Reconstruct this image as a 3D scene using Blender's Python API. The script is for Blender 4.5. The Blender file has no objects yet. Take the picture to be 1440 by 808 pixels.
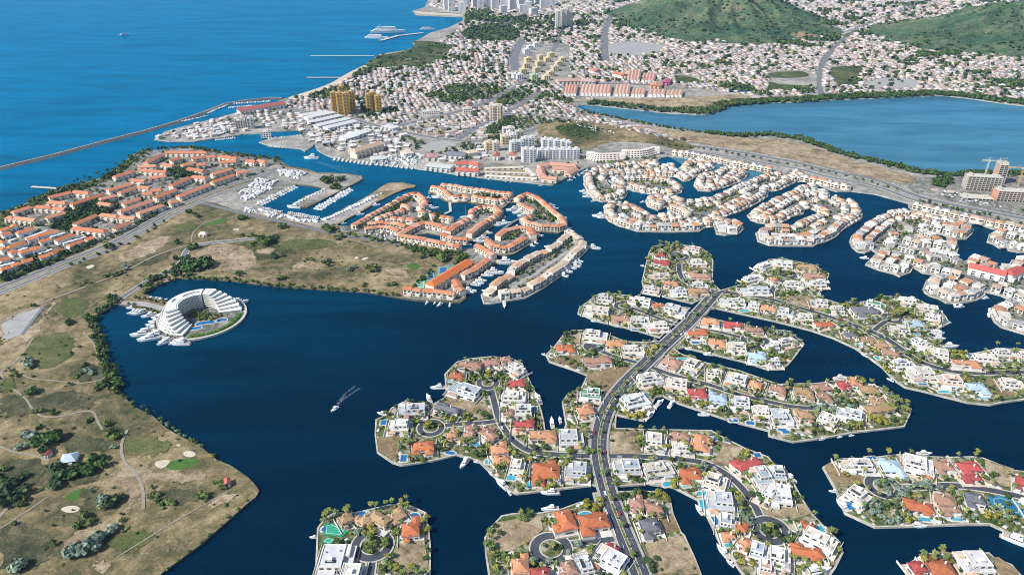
import bpy, math, random
import numpy as np
from mathutils import Vector
from mathutils.geometry import tessellate_polygon

SC = bpy.context.scene
COL = SC.collection
random.seed(7); RNG = np.random.default_rng(11)
R = math.radians
# ---------------------------------------------------------------- camera, world, sun, exposure
CAM_H, PITCH, FPX, CX, CY = 400.0, R(27.5), 1000.0, 720.0, 404.0
SP, CP = math.sin(PITCH), math.cos(PITCH)
cam_d = bpy.data.cameras.new('camera'); cam_d.sensor_width = 36; cam_d.lens = 36 * FPX / 1440
cam_d.clip_start = 1; cam_d.clip_end = 60000
cam = bpy.data.objects.new('camera', cam_d); COL.objects.link(cam)
cam.location = (0, 0, CAM_H); cam.rotation_euler = (R(90) - PITCH, 0, 0)
SC.camera = cam
SUN_V = Vector((-0.90, -0.44, 0.0)).normalized(); SUN_EL = R(43)
w = bpy.data.worlds.new('World'); SC.world = w; w.use_nodes = True
nt = w.node_tree
sky = nt.nodes.new('ShaderNodeTexSky'); sky.sky_type = 'NISHITA'; sky.sun_disc = False
sky.sun_elevation = SUN_EL; sky.sun_rotation = math.atan2(SUN_V.x, SUN_V.y)
sky.air_density = 1.0; sky.dust_density = 0.6; sky.ozone_density = 1.0
bg = nt.nodes['Background']; bg.inputs[1].default_value = 0.135
nt.links.new(sky.outputs[0], bg.inputs[0])
sd = bpy.data.lights.new('sun', 'SUN'); sd.energy = 4.6; sd.angle = R(0.53); sd.color = (1.0, 0.965, 0.9)
so = bpy.data.objects.new('sun', sd); COL.objects.link(so)
sdir = Vector((SUN_V.x * math.cos(SUN_EL), SUN_V.y * math.cos(SUN_EL), math.sin(SUN_EL)))
so.rotation_euler = sdir.to_track_quat('Z', 'Y').to_euler()
SC.view_settings.view_transform = 'Standard'; SC.view_settings.look = 'None'
SC.view_settings.gamma = 1; SC.view_settings.exposure = 0.26
SC.cycles.max_bounces = 5; SC.cycles.diffuse_bounces = 2; SC.cycles.glossy_bounces = 2
SC.cycles.volume_bounces = 0; SC.cycles.transparent_max_bounces = 6
SC.cycles.use_denoising = True; SC.cycles.denoising_prefilter = 'ACCURATE'; SC.cycles.filter_width = 1.0

# ---------------------------------------------------------------- place: picture survey points to the ground
def U(x, y, z=0.0):
    r = (x - CX) / FPX; u = -(y - CY) / FPX
    dy = CP + SP * u; dz = -SP + CP * u
    t = (z - CAM_H) / dz
    return (r * t, dy * t)
def PX(X, Y, Z=0.0):
    zc = Y * CP + (CAM_H - Z) * SP
    return (CX + FPX * X / zc, CY + FPX * ((CAM_H - Z) * CP - Y * SP) / zc)
def UP(pts, z=0.0): return [U(x, y, z) for x, y in pts]
def T4(c, r, pts): return [(360 * c + x / 4, 202 * r + y / 4) for x, y in pts]     # survey sheets, four to one
def TZ(x0, y0, k, pts): return [(x0 + x / k, y0 + y / k) for x, y in pts]

# ---------------------------------------------------------------- materials
MATS = {}
def nodes(m):
    m.use_nodes = True; t = m.node_tree; return t, t.nodes['Principled BSDF'], t.links
def nz(t, scale, detail=4, rough=.55, coord=None, dist=0):
    n = t.nodes.new('ShaderNodeTexNoise'); n.inputs['Scale'].default_value = scale
    n.inputs['Detail'].default_value = detail; n.inputs['Roughness'].default_value = rough
    n.inputs['Distortion'].default_value = dist
    if coord is not None: t.links.new(coord, n.inputs['Vector'])
    return n
def ramp(t, fac, stops):
    r = t.nodes.new('ShaderNodeValToRGB'); e = r.color_ramp.elements
    while len(e) < len(stops): e.new(.5)
    for k, (p, c) in enumerate(stops): e[k].position = p; e[k].color = (*c, 1) if len(c) == 3 else c
    t.links.new(fac, r.inputs[0]); return r
def mixc(t, a, b, fac, mode='MIX'):
    m = t.nodes.new('ShaderNodeMix'); m.data_type = 'RGBA'; m.blend_type = mode
    for s, v in ((m.inputs[6], a), (m.inputs[7], b), (m.inputs[0], fac)):
        if hasattr(v, 'links'): t.links.new(v, s)
        else: s.default_value = v if isinstance(v, (int, float)) else (*v, 1)
    return m.outputs[2]
def mk(name, base=(.5, .5, .5), rough=.8, var=.18, scale=.25, mode='fixed', bump=0., bscale=2., spec=.3, wave=None, fine=0.):
    m = bpy.data.materials.new(name); t, b, l = nodes(m)
    g = t.nodes.new('ShaderNodeNewGeometry').outputs['Position']
    if mode == 'obj': c = t.nodes.new('ShaderNodeObjectInfo').outputs['Color']
    elif mode == 'attr':
        a = t.nodes.new('ShaderNodeAttribute'); a.attribute_name = 'col'; c = a.outputs['Color']
    else:
        q = t.nodes.new('ShaderNodeRGB'); q.outputs[0].default_value = (*base, 1); c = q.outputs[0]
    n = nz(t, scale, 5, .6, g)
    k = ramp(t, n.outputs[0], [(.25, (1 - var,) * 3), (.75, (1 + var,) * 3)])
    c = mixc(t, c, k.outputs[0], 1., 'MULTIPLY')
    if fine:
        n2 = nz(t, scale * 9, 3, .7, g)
        k2 = ramp(t, n2.outputs[0], [(.35, (1 - fine,) * 3), (.6, (1 + fine * .3,) * 3)])
        c = mixc(t, c, k2.outputs[0], 1., 'MULTIPLY')
    if wave:
        tc = t.nodes.new('ShaderNodeTexCoord').outputs['Object']
        wv = t.nodes.new('ShaderNodeTexWave'); wv.inputs['Scale'].default_value = wave; wv.bands_direction = 'X'
        l.new(tc, wv.inputs['Vector'])
        kw = ramp(t, wv.outputs[0], [(0, (.82,) * 3), (1, (1.08,) * 3)])
        c = mixc(t, c, kw.outputs[0], 1., 'MULTIPLY')
    l.new(c, b.inputs['Base Color'])
    b.inputs['Roughness'].default_value = rough; b.inputs['Specular IOR Level'].default_value = spec
    if bump:
        bn = nz(t, bscale, 4, .6, g); bu = t.nodes.new('ShaderNodeBump'); bu.inputs['Strength'].default_value = bump
        bu.inputs['Distance'].default_value = .5; l.new(bn.outputs[0], bu.inputs['Height']); l.new(bu.outputs[0], b.inputs['Normal'])
    MATS[name] = m; return m
mk('wall_paint', mode='obj', var=.07, scale=.4, fine=.1)
mk('roof_tile', mode='obj', var=.2, scale=.35, rough=.85, wave=1.1, fine=.22)
mk('flat_roof', mode='obj', var=.22, scale=.22, rough=.9, fine=.2)
mk('paving', mode='obj', var=.2, scale=.18, rough=.9, fine=.2)
mk('foliage', mode='obj', var=.4, scale=.45, rough=.75, spec=.2)
mk('bark', (.16, .12, .085), var=.25, scale=2)
mk('house_mass', mode='attr', var=.12, scale=.12, fine=.18)
mk('foliage_mass', mode='attr', var=.35, scale=.3, spec=.2)
mk('window_glass', (.03, .045, .06), rough=.12, var=.3, scale=.5, spec=.6)
mk('pale_concrete', (.56, .52, .45), var=.16, scale=.15, fine=.18)
mk('grey_concrete', (.36, .345, .32), var=.2, scale=.1, fine=.2)
mk('asphalt', (.066, .072, .086), var=.25, scale=.12, fine=.15)
mk('city_asphalt', (.17, .17, .175), var=.2, scale=.08)
mk('road_line', (.6, .58, .5), var=.2, scale=1.)
mk('kerb_paint', (.5, .47, .4), var=.15, scale=.6)
mk('gel_coat', mode='obj', rough=.3, var=.04, spec=.5)
mk('car_paint', mode='obj', rough=.25, var=.03, spec=.5)
mk('rubber', (.02, .02, .02), var=.1)
mk('steel', (.45, .45, .44), rough=.5, var=.1)
mk('crane_paint', mode='obj', rough=.5, var=.1)
mk('pool_tile', (.05, .33, .42), rough=.08, var=.22, scale=.3, spec=.6)
mk('pool_deep', (.02, .14, .33), rough=.08, var=.22, scale=.3, spec=.6)
mk('court_paint', mode='obj', var=.1, scale=.2)
mk('seawall_stone', (.47, .43, .36), var=.38, scale=.07, fine=.3)
mk('rock', (.09, .095, .1), var=.4, scale=.5, fine=.3)

def ground_mat(name, stops, s1=.02, s2=.13, s3=.9, bump=.5, fine=.35, w1=.5):
    m = bpy.data.materials.new(name); t, b, l = nodes(m)
    g = t.nodes.new('ShaderNodeNewGeometry').outputs['Position']
    n1 = nz(t, s1, 6, .6, g, .6); n2 = nz(t, s2, 6, .65, g, .4); n3 = nz(t, s3, 4, .6, g)
    a = t.nodes.new('ShaderNodeMath'); a.operation = 'MULTIPLY'; a.inputs[1].default_value = 1 - w1; l.new(n2.outputs[0], a.inputs[0])
    h = t.nodes.new('ShaderNodeMath'); h.operation = 'MULTIPLY_ADD'; h.inputs[1].default_value = w1; l.new(n1.outputs[0], h.inputs[0]); l.new(a.outputs[0], h.inputs[2])
    c = ramp(t, h.outputs[0], stops).outputs[0]
    k = ramp(t, n3.outputs[0], [(.3, (1 - fine,) * 3), (.68, (1 + fine * .5,) * 3)])
    c = mixc(t, c, k.outputs[0], 1., 'MULTIPLY')
    l.new(c, b.inputs['Base Color']); b.inputs['Roughness'].default_value = .95; b.inputs['Specular IOR Level'].default_value = .1
    if bump:
        bu = t.nodes.new('ShaderNodeBump'); bu.inputs['Strength'].default_value = bump; bu.inputs['Distance'].default_value = 1.
        l.new(n2.outputs[0], bu.inputs['Height']); l.new(bu.outputs[0], b.inputs['Normal'])
    MATS[name] = m; return m
ground_mat('dry_grass', [(.35, (.045, .055, .026)), (.41, (.09, .092, .044)), (.465, (.155, .13, .066)), (.52, (.24, .19, .1)), (.6, (.38, .295, .17))], .0105, .09, .55, .7, .42, .55)
ground_mat('garden_soil', [(.38, (.05, .085, .022)), (.46, (.1, .13, .045)), (.52, (.22, .2, .12)), (.58, (.44, .39, .3))], .05, .16, .8)
ground_mat('estate_paving', [(.36, (.07, .085, .045)), (.46, (.17, .17, .145)), (.54, (.3, .28, .25)), (.64, (.44, .4, .35))], .05, .2, .8)
ground_mat('city_ground', [(.36, (.13, .14, .1)), (.46, (.26, .25, .22)), (.55, (.4, .365, .32)), (.64, (.52, .46, .4))], .008, .06, .3)
ground_mat('bare_soil', [(.38, (.14, .11, .07)), (.46, (.27, .205, .125)), (.53, (.37, .285, .18)), (.62, (.48, .395, .28))], .03, .15, .8)
ground_mat('brown_soil', [(.34, (.13, .1, .06)), (.5, (.25, .18, .1)), (.64, (.36, .28, .17))], .03, .15, .8)
ground_mat('scrub', [(.34, (.03, .05, .02)), (.48, (.06, .085, .03)), (.58, (.12, .13, .055)), (.66, (.22, .19, .1))], .01, .06, .3)
ground_mat('dark_scrub', [(.36, (.035, .045, .024)), (.46, (.07, .075, .04)), (.54, (.12, .11, .062)), (.64, (.2, .165, .1))], .02, .1, .5, .6, .5)
ground_mat('pasture', [(.36, (.06, .08, .028)), (.5, (.11, .125, .045)), (.64, (.2, .18, .085))], .02, .1, .5, .6, .45)
ground_mat('lawn', [(.3, (.05, .12, .025)), (.7, (.1, .2, .045))], .05, .2, 1.)
ground_mat('sand', [(.3, (.5, .42, .3)), (.7, (.68, .6, .47))], .05, .2, 1.)
ground_mat('sandstone_path', [(.3, (.24, .21, .165)), (.7, (.4, .345, .27))], .05, .2, 1.)
ground_mat('forest_hill', [(.36, (.028, .07, .04)), (.45, (.055, .105, .055)), (.53, (.095, .14, .07)), (.6, (.16, .17, .095)), (.68, (.26, .21, .13))], .0042, .03, .12, .9, .5)

def scar(name, spots, col):
    m = MATS[name]; t = m.node_tree; b = t.nodes['Principled BSDF']; c = b.inputs['Base Color'].links[0].from_socket
    g = t.nodes.new('ShaderNodeNewGeometry').outputs['Position']; n = nz(t, .012, 5, .6, g)
    for (x, y, z, r) in spots:
        d = t.nodes.new('ShaderNodeVectorMath'); d.operation = 'DISTANCE'; t.links.new(g, d.inputs[0]); d.inputs[1].default_value = (x, y, z)
        k = t.nodes.new('ShaderNodeMath'); k.operation = 'MULTIPLY_ADD'; k.inputs[1].default_value = r * 1.6; t.links.new(n.outputs[0], k.inputs[0]); t.links.new(d.outputs['Value'], k.inputs[2])
        f = ramp(t, k.outputs[0], [(0, (1, 1, 1)), (1, (0, 0, 0))]); mr = t.nodes.new('ShaderNodeMapRange'); mr.inputs[1].default_value = r * 1.5; mr.inputs[2].default_value = r * 1.8; t.links.new(k.outputs[0], mr.inputs[0]); t.nodes.remove(f)
        c = mixc(t, col, c, mr.outputs[0])
    t.links.new(c, b.inputs['Base Color'])
scar('forest_hill', [(*U(1350, 88, 30), 30, 110), (*U(1345, 62, 55), 55, 60), (*U(1425, 95, 30), 30, 70), (*U(1135, 44, 25), 25, 70)], (.3, .22, .13))
def water_mat(name, near, far, rough, bump, scale, d0=0, d1=1):
    # colour drifts from dark blue near water to brighter blue far water (by where the water lies, world X + Y)
    m = bpy.data.materials.new(name); t, b, l = nodes(m)
    g = t.nodes.new('ShaderNodeNewGeometry').outputs['Position']
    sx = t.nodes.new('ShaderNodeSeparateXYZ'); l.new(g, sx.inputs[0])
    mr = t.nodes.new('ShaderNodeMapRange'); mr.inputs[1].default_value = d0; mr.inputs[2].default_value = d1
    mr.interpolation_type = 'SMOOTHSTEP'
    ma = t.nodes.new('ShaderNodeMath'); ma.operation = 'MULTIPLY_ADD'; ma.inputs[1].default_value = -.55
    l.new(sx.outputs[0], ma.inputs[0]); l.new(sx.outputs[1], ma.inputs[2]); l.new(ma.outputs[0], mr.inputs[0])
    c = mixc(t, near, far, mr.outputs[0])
    wm = t.nodes.new('ShaderNodeMapping'); wm.inputs['Rotation'].default_value = (0, 0, .35); wm.inputs['Scale'].default_value = (.35, 1.6, 1); l.new(g, wm.inputs['Vector'])
    n = nz(t, .009, 7, .68, wm.outputs[0], 1.); k = ramp(t, n.outputs[0], [(.28, (.62,) * 3), (.72, (1.45,) * 3)])
    c = mixc(t, c, k.outputs[0], 1., 'MULTIPLY')
    l.new(c, b.inputs['Base Color']); b.inputs['Roughness'].default_value = 1.; b.inputs['Specular IOR Level'].default_value = 0.
    mp = t.nodes.new('ShaderNodeMapping'); mp.inputs['Rotation'].default_value = (0, 0, .5); mp.inputs['Scale'].default_value = (1, 2.4, 1)
    l.new(g, mp.inputs['Vector'])
    b1 = nz(t, scale, 5, .65, mp.outputs[0], .5); b2 = nz(t, scale * .09, 3, .5, mp.outputs[0])
    ad = t.nodes.new('ShaderNodeMath'); ad.operation = 'MULTIPLY_ADD'; ad.inputs[1].default_value = 2.
    l.new(b2.outputs[0], ad.inputs[0]); l.new(b1.outputs[0], ad.inputs[2])
    bu = t.nodes.new('ShaderNodeBump'); bu.inputs['Strength'].default_value = bump; bu.inputs['Distance'].default_value = 1.
    l.new(ad.outputs[0], bu.inputs['Height'])
    gl = t.nodes.new('ShaderNodeBsdfGlossy'); gl.inputs['Roughness'].default_value = rough; gl.inputs['Color'].default_value = (.08, .5, .9, 1); l.new(bu.outputs[0], gl.inputs['Normal'])
    fr = t.nodes.new('ShaderNodeFresnel'); fr.inputs['IOR'].default_value = 1.3; l.new(bu.outputs[0], fr.inputs['Normal'])
    mu = t.nodes.new('ShaderNodeMath'); mu.operation = 'MULTIPLY'; mu.inputs[1].default_value = .75; l.new(fr.outputs[0], mu.inputs[0])
    mx = t.nodes.new('ShaderNodeMixShader'); l.new(mu.outputs[0], mx.inputs[0]); l.new(b.outputs[0], mx.inputs[1]); l.new(gl.outputs[0], mx.inputs[2]); l.new(mx.outputs[0], t.nodes['Material Output'].inputs['Surface'])
    MATS[name] = m; return m
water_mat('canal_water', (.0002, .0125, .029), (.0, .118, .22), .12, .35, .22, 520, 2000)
water_mat('lagoon_water', (.06, .165, .225), (.06, .165, .225), .2, .25, .15)
def foam_mat():
    m = bpy.data.materials.new('foam'); t, b, l = nodes(m)
    g = t.nodes.new('ShaderNodeNewGeometry').outputs['Position']; n = nz(t, .7, 5, .7, g)
    r = ramp(t, n.outputs[0], [(.47, (0, 0, 0)), (.85, (.75, .75, .75))]); l.new(r.outputs[0], b.inputs['Alpha'])
    b.inputs['Base Color'].default_value = (.6, .68, .72, 1); MATS['foam'] = m
foam_mat()

# ---------------------------------------------------------------- mesh helpers
class MB:
    def __init__(s): s.v = []; s.f = []; s.m = []
    def quad(s, pts, mi=0):
        i = len(s.v); s.v += [tuple(p) for p in pts]; s.f.append(tuple(range(i, i + len(pts)))); s.m.append(mi)
    def box(s, cx, cy, z0, lx, ly, h, mi=0, top=None, tx=1., ty=1., bottom=False):
        i = len(s.v); a, b = lx / 2, ly / 2
        s.v += [(cx - a, cy - b, z0), (cx + a, cy - b, z0), (cx + a, cy + b, z0), (cx - a, cy + b, z0)]
        a *= tx; b *= ty
        s.v += [(cx - a, cy - b, z0 + h), (cx + a, cy - b, z0 + h), (cx + a, cy + b, z0 + h), (cx - a, cy + b, z0 + h)]
        fs = [(0, 1, 5, 4), (1, 2, 6, 5), (2, 3, 7, 6), (3, 0, 4, 7), (4, 5, 6, 7)]
        if bottom: fs.append((3, 2, 1, 0))
        for k, f in enumerate(fs):
            s.f.append(tuple(i + q for q in f)); s.m.append(top if (k == 4 and top is not None) else mi)
    def hip(s, cx, cy, z, lx, ly, rise, inset=None, th=.25, mi=0):
        # tiled roof: eaves slab edge, hipped (inset = half the short side) or gabled (inset 0)
        a, b = lx / 2, ly / 2; i = len(s.v)
        alongx = lx >= ly
        ins = (min(a, b) if inset is None else inset)
        e = [(cx - a, cy - b), (cx + a, cy - b), (cx + a, cy + b), (cx - a, cy + b)]
        s.v += [(x, y, z - th) for x, y in e] + [(x, y, z) for x, y in e]
        if alongx: r = [(cx - a + ins, cy, z + rise), (cx + a - ins, cy, z + rise)]
        else: r = [(cx, cy - b + ins, z + rise), (cx, cy + b - ins, z + rise)]
        s.v += r
        fs = [(0, 1, 5, 4), (1, 2, 6, 5), (2, 3, 7, 6), (3, 0, 4, 7), (3, 2, 1, 0)]
        if alongx: fs += [(4, 5, 9, 8), (6, 7, 8, 9), (5, 6, 9), (7, 4, 8)]
        else: fs += [(5, 6, 9, 8), (7, 4, 8, 9), (4, 5, 8), (6, 7, 9)]
        for f in fs: s.f.append(tuple(i + q for q in f)); s.m.append(mi)
    def tube(s, p0, p1, r0, r1, n=6, mi=0, cap=True):
        p0, p1 = Vector(p0), Vector(p1); d = (p1 - p0).normalized()
        u = d.orthogonal().normalized(); v = d.cross(u); i = len(s.v)
        for p, r in ((p0, r0), (p1, r1)):
            for k in range(n):
                a = 2 * math.pi * k / n; s.v.append(tuple(p + (u * math.cos(a) + v * math.sin(a)) * r))
        for k in range(n):
            q = (k + 1) % n; s.f.append((i + k, i + q, i + n + q, i + n + k)); s.m.append(mi)
        if cap: s.f.append(tuple(range(i + n, i + 2 * n))); s.m.append(mi)
    def mesh(s, name, mats):
        me = bpy.data.meshes.new(name); me.from_pydata(s.v, [], s.f)
        for m in mats: me.materials.append(MATS[m])
        if len(mats) > 1: me.polygons.foreach_set('material_index', s.m)
        me.update(); return me
    def build(s, name, mats, parent=None, color=None):
        if isinstance(mats, str): mats = [mats]
        return put(name, s.mesh(name, mats), parent, color)
def put(name, me, parent=None, color=None, loc=None, rz=None, scale=None):
    o = bpy.data.objects.new(name, me); COL.objects.link(o)
    if parent is not None: o.parent = parent
    if color is not None: o.color = (*color, 1)
    if loc is not None: o.location = loc
    if rz is not None: o.rotation_euler = (0, 0, rz)
    if scale is not None: o.scale = scale
    return o
def empty(name, loc, rz=0.):
    o = bpy.data.objects.new(name, None); COL.objects.link(o); o.location = loc; o.rotation_euler = (0, 0, rz)
    o.empty_display_size = 2; return o
THINGS = []
def thing(o, look, place, cat, group=None, plain=False):
    o['category'] = cat
    if group: o['group'] = group
    THINGS.append((o, look, place, plain)); return o
def struct(o): o['kind'] = 'structure'; return o
def copy_tree(o, loc=None, rz=None, scale=None, color=None):
    c = o.copy(); COL.objects.link(c)
    if loc is not None: c.location = loc
    if rz is not None: c.rotation_euler = (0, 0, rz)
    if scale is not None: c.scale = scale
    if color is not None: c.color = (*color, 1)
    for ch in o.children:
        d = ch.copy(); COL.objects.link(d); d.parent = c
        if color is not None and ch.get('tint'): d.color = (*color, 1)
        for g in ch.children:
            e = g.copy(); COL.objects.link(e); e.parent = d
    return c
def inside(poly, x, y):
    c = False; n = len(poly); j = n - 1
    for i in range(n):
        xi, yi = poly[i]; xj, yj = poly[j]
        if (yi > y) != (yj > y) and x < (xj - xi) * (y - yi) / (yj - yi) + xi: c = not c
        j = i
    return c
def inside_np(poly, X, Y):
    c = np.zeros(X.shape, bool); n = len(poly); j = n - 1
    for i in range(n):
        xi, yi = poly[i]; xj, yj = poly[j]
        if yi != yj:
            c ^= ((yi > Y) != (yj > Y)) & (X < (xj - xi) * (Y - yi) / (yj - yi) + xi)
        j = i
    return c
def seg_np(path, X, Y):
    d = np.full(X.shape, 1e9)
    for (ax, ay), (bx, by) in zip(path[:-1], path[1:]):
        L2 = (bx - ax) ** 2 + (by - ay) ** 2 + 1e-9
        t = np.clip(((X - ax) * (bx - ax) + (Y - ay) * (by - ay)) / L2, 0, 1)
        d = np.minimum(d, np.hypot(X - ax - t * (bx - ax), Y - ay - t * (by - ay)))
    return d
def area(p): return .5 * sum(p[i][0] * p[(i + 1) % len(p)][1] - p[(i + 1) % len(p)][0] * p[i][1] for i in range(len(p)))
def ccw(p): return p if area(p) > 0 else p[::-1]
def resample(path, step, closed=False):
    pts = path + ([path[0]] if closed else []); out = []
    for (ax, ay), (bx, by) in zip(pts[:-1], pts[1:]):
        n = max(1, int(math.hypot(bx - ax, by - ay) / step))
        out += [(ax + (bx - ax) * k / n, ay + (by - ay) * k / n) for k in range(n)]
    if not closed: out.append(pts[-1])
    return out
def even(path, step):
    # points at equal arc length along a path
    out = []; need = 0.
    for (ax, ay), (bx, by) in zip(path[:-1], path[1:]):
        l = math.hypot(bx - ax, by - ay); t = need
        while t < l: out.append((ax + (bx - ax) * t / l, ay + (by - ay) * t / l)); t += step
        need = t - l
    return out
def chaikin(p, n=2, closed=True):
    for _ in range(n):
        q = []; m = len(p)
        if not closed: q.append(p[0])
        for i in range(m if closed else m - 1):
            a, b = p[i], p[(i + 1) % m]
            q += [(a[0] * .75 + b[0] * .25, a[1] * .75 + b[1] * .25), (a[0] * .25 + b[0] * .75, a[1] * .25 + b[1] * .75)]
        if not closed: q.append(p[-1])
        p = q
    return p
def ragged(p, step=9, amp=2.2):
    p = resample(chaikin(p, 1), step, True)
    return [(x + random.uniform(-amp, amp), y + random.uniform(-amp, amp)) for x, y in p]
def offs(p, d, closed=True):
    # shift a counter-clockwise ring inwards by d (or a path to its left)
    n = len(p); out = []
    for i in range(n):
        if closed: a, b, c = p[i - 1], p[i], p[(i + 1) % n]
        else: a, b, c = p[max(0, i - 1)], p[i], p[min(n - 1, i + 1)]
        e1 = Vector((b[0] - a[0], b[1] - a[1])); e2 = Vector((c[0] - b[0], c[1] - b[1]))
        if e1.length < 1e-6: e1 = e2
        if e2.length < 1e-6: e2 = e1
        e1.normalize(); e2.normalize()
        n1 = Vector((-e1.y, e1.x)); n2 = Vector((-e2.y, e2.x)); m = n1 + n2
        if m.length < .3: m = n1
        m.normalize(); k = d / max(.45, m.dot(n1))
        out.append((b[0] + m.x * k, b[1] + m.y * k))
    return out
def flat(name, poly, z, mat, parent=None, holes=(), skirt=0., color=None, side=None):
    poly = ccw(poly); rings = [poly] + [ccw(h)[::-1] for h in holes]
    vs = [Vector((x, y, 0)) for r in rings for x, y in r]
    tr = tessellate_polygon([[Vector((x, y, 0)) for x, y in r] for r in rings])
    b = MB(); b.v = [(q.x, q.y, z) for q in vs]
    for t in tr:
        a, c, d = (vs[k] for k in t)
        if (c - a).cross(d - a).z < 0: t = t[::-1]
        b.f.append(tuple(t)); b.m.append(0)
    if skirt:
        k = 0
        for r in rings:
            n = len(r); i0 = len(b.v); b.v += [(x, y, z - skirt) for x, y in r]
            for i in range(n):
                j = (i + 1) % n; b.f.append((k + i, i0 + i, i0 + j, k + j)); b.m.append(1)
            k += n
    return b.build(name, [mat, side or mat] if skirt else mat, parent, color)
def ribbon(name, path, width, z, mat, parent=None, color=None, h=0., off=0., closed=False):
    l = offs(path, off + width / 2, closed); r = offs(path, off - width / 2, closed); b = MB(); n = len(path)
    for i in range(n if closed else n - 1):
        j = (i + 1) % n
        b.quad([(*r[i], z), (*r[j], z), (*l[j], z), (*l[i], z)])
        if h:
            b.quad([(*r[i], z - h), (*r[j], z - h), (*r[j], z), (*r[i], z)])
            b.quad([(*l[j], z - h), (*l[i], z - h), (*l[i], z), (*l[j], z)])
    return b.build(name, mat, parent, color)
def disc(c, r, n=28, ry=None): return [(c[0] + r * math.cos(2 * math.pi * k / n), c[1] + (ry or r) * math.sin(2 * math.pi * k / n)) for k in range(n)]

# bulk: thousands of small pieces joined as one mass with a colour per face
class Bulk:
    def __init__(s): s.v = []; s.lt = []; s.lv = []; s.c = []; s.n = 0
    def add(s, tv, tf, P, S, A, C):
        # tv (n,3) template, tf faces, P (m,3), S (m,3), A (m,), C (m,nf,3)
        tv = np.asarray(tv, float); m = len(P)
        if m == 0: return
        q = tv[None] * S[:, None, :]; ca, sa = np.cos(A)[:, None], np.sin(A)[:, None]
        x = q[..., 0] * ca - q[..., 1] * sa; y = q[..., 0] * sa + q[..., 1] * ca
        V = np.stack([x + P[:, None, 0], y + P[:, None, 1], q[..., 2] + P[:, None, 2]], -1)
        lt = np.array([len(f) for f in tf]); lv = np.array([i for f in tf for i in f])
        s.v.append(V.reshape(-1, 3)); s.lt.append(np.tile(lt, m))
        s.lv.append((lv[None] + (np.arange(m) * len(tv))[:, None] + s.n).ravel()); s.n += m * len(tv)
        s.c.append(C.reshape(-1, 3))
    def build(s, name, mat):
        me = bpy.data.meshes.new(name)
        v = np.concatenate(s.v); lt = np.concatenate(s.lt); lv = np.concatenate(s.lv); c = np.concatenate(s.c)
        me.vertices.add(len(v)); me.vertices.foreach_set('co', v.astype(np.float32).ravel())
        me.loops.add(len(lv)); me.loops.foreach_set('vertex_index', lv.astype(np.int32))
        me.polygons.add(len(lt)); st = np.concatenate([[0], np.cumsum(lt)[:-1]])
        me.polygons.foreach_set('loop_start', st.astype(np.int32))
        at = me.attributes.new('col', 'FLOAT_COLOR', 'FACE')
        at.data.foreach_set('color', np.concatenate([c, np.ones((len(c), 1))], 1).astype(np.float32).ravel())
        me.materials.append(MATS[mat]); me.update(calc_edges=True); me.validate()
        o = bpy.data.objects.new(name, me); COL.objects.link(o); o['kind'] = 'stuff'; return o
# ---------------------------------------------------------------- water
water = MB(); water.quad([(-14000, -600, 0), (14000, -600, 0), (14000, 16000, 0), (-14000, 16000, 0)])
struct(water.build('water', 'canal_water'))

# ---------------------------------------------------------------- land
LAND = {}
LZ = [1.2]
def land(key, name, px, mat='garden_soil', place='', holes=(), natural=False, wall='seawall_stone', coping=1.3, smooth=0):
    p = ccw(UP(px))
    if smooth: p = chaikin(p, smooth)
    if natural: p = ragged(p)
    hs = [ccw(UP(h)) for h in holes]; hs = [ragged(h, 12, 3) for h in hs]
    z = LZ[0]; LZ[0] += .03
    o = struct(flat(name, p, z, mat, holes=hs, skirt=z + 1., side=wall))
    if coping: ribbon('seawall', p, coping, z + .35, wall, o, h=1.0, off=coping / 2 + .02, closed=True)
    LAND[key] = dict(poly=p, z=z, place=place, obj=o, holes=hs); return o

A_PX = [(527, 613), (528, 591), (544, 584), (550, 575), (567, 566), (600, 570), (611, 568), (625, 560), (627, 554), (625, 527), (637, 515), (642, 510),
        (660, 505), (692, 502), (720, 505), (735, 512), (740, 526), (750, 545), (761, 576), (765, 592), (767, 606), (792, 606), (795, 598), (790, 566), (797, 556),
        (817, 546), (825, 529), (808, 522), (772, 510), (767, 500), (780, 487), (792, 471), (805, 465), (817, 465), (855, 471), (880, 481), (905, 482), (920, 481),
        (928, 480), (975, 436), (1000, 412), (1016, 412), (998, 438), (992, 445), (965, 474), (948, 491), (957, 498), (990, 510), (1015, 516),
        (1040, 522), (1080, 536), (1095, 541), (1117, 540), (1145, 540), (1175, 536), (1200, 533), (1215, 538), (1237, 545), (1255, 556), (1277, 573), (1281, 581),
        (1272, 601), (1230, 606), (1197, 610), (1155, 618), (1115, 623), (1080, 614), (1080, 607), (1045, 598), (1020, 591), (982, 578), (952, 568), (932, 558),
        (922, 560), (905, 593), (867, 585), (866, 603), (900, 604), (1000, 606), (1020, 617), (1050, 632), (1080, 643), (1090, 655), (1107, 663), (1115, 678), (1130, 705),
        (1141, 722), (1156, 738), (1181, 763), (1186, 778), (1175, 800), (1165, 814), (1130, 860), (1075, 845), (1047, 812), (1040, 804), (1025, 782), (1010, 762),
        (992, 724), (980, 704), (947, 687), (912, 682), (870, 685), (856, 686), (832, 684), (727, 696), (715, 692), (692, 669), (672, 649), (642, 641), (610, 649), (565, 656),
        (552, 652), (530, 637)]
land('A', 'avenue_island', A_PX, place='')
land('J', 'avenue_spit', [(833, 694), (867, 692), (895, 691), (927, 692), (942, 699), (947, 724), (958, 749), (963, 754), (978, 787), (988, 813), (1005, 860), (960, 900), (900, 900),
        (700, 900), (687, 812), (682, 778), (681, 757), (690, 742), (705, 726), (720, 723), (757, 722), (787, 717), (815, 707), (836, 705)], place='')
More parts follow.
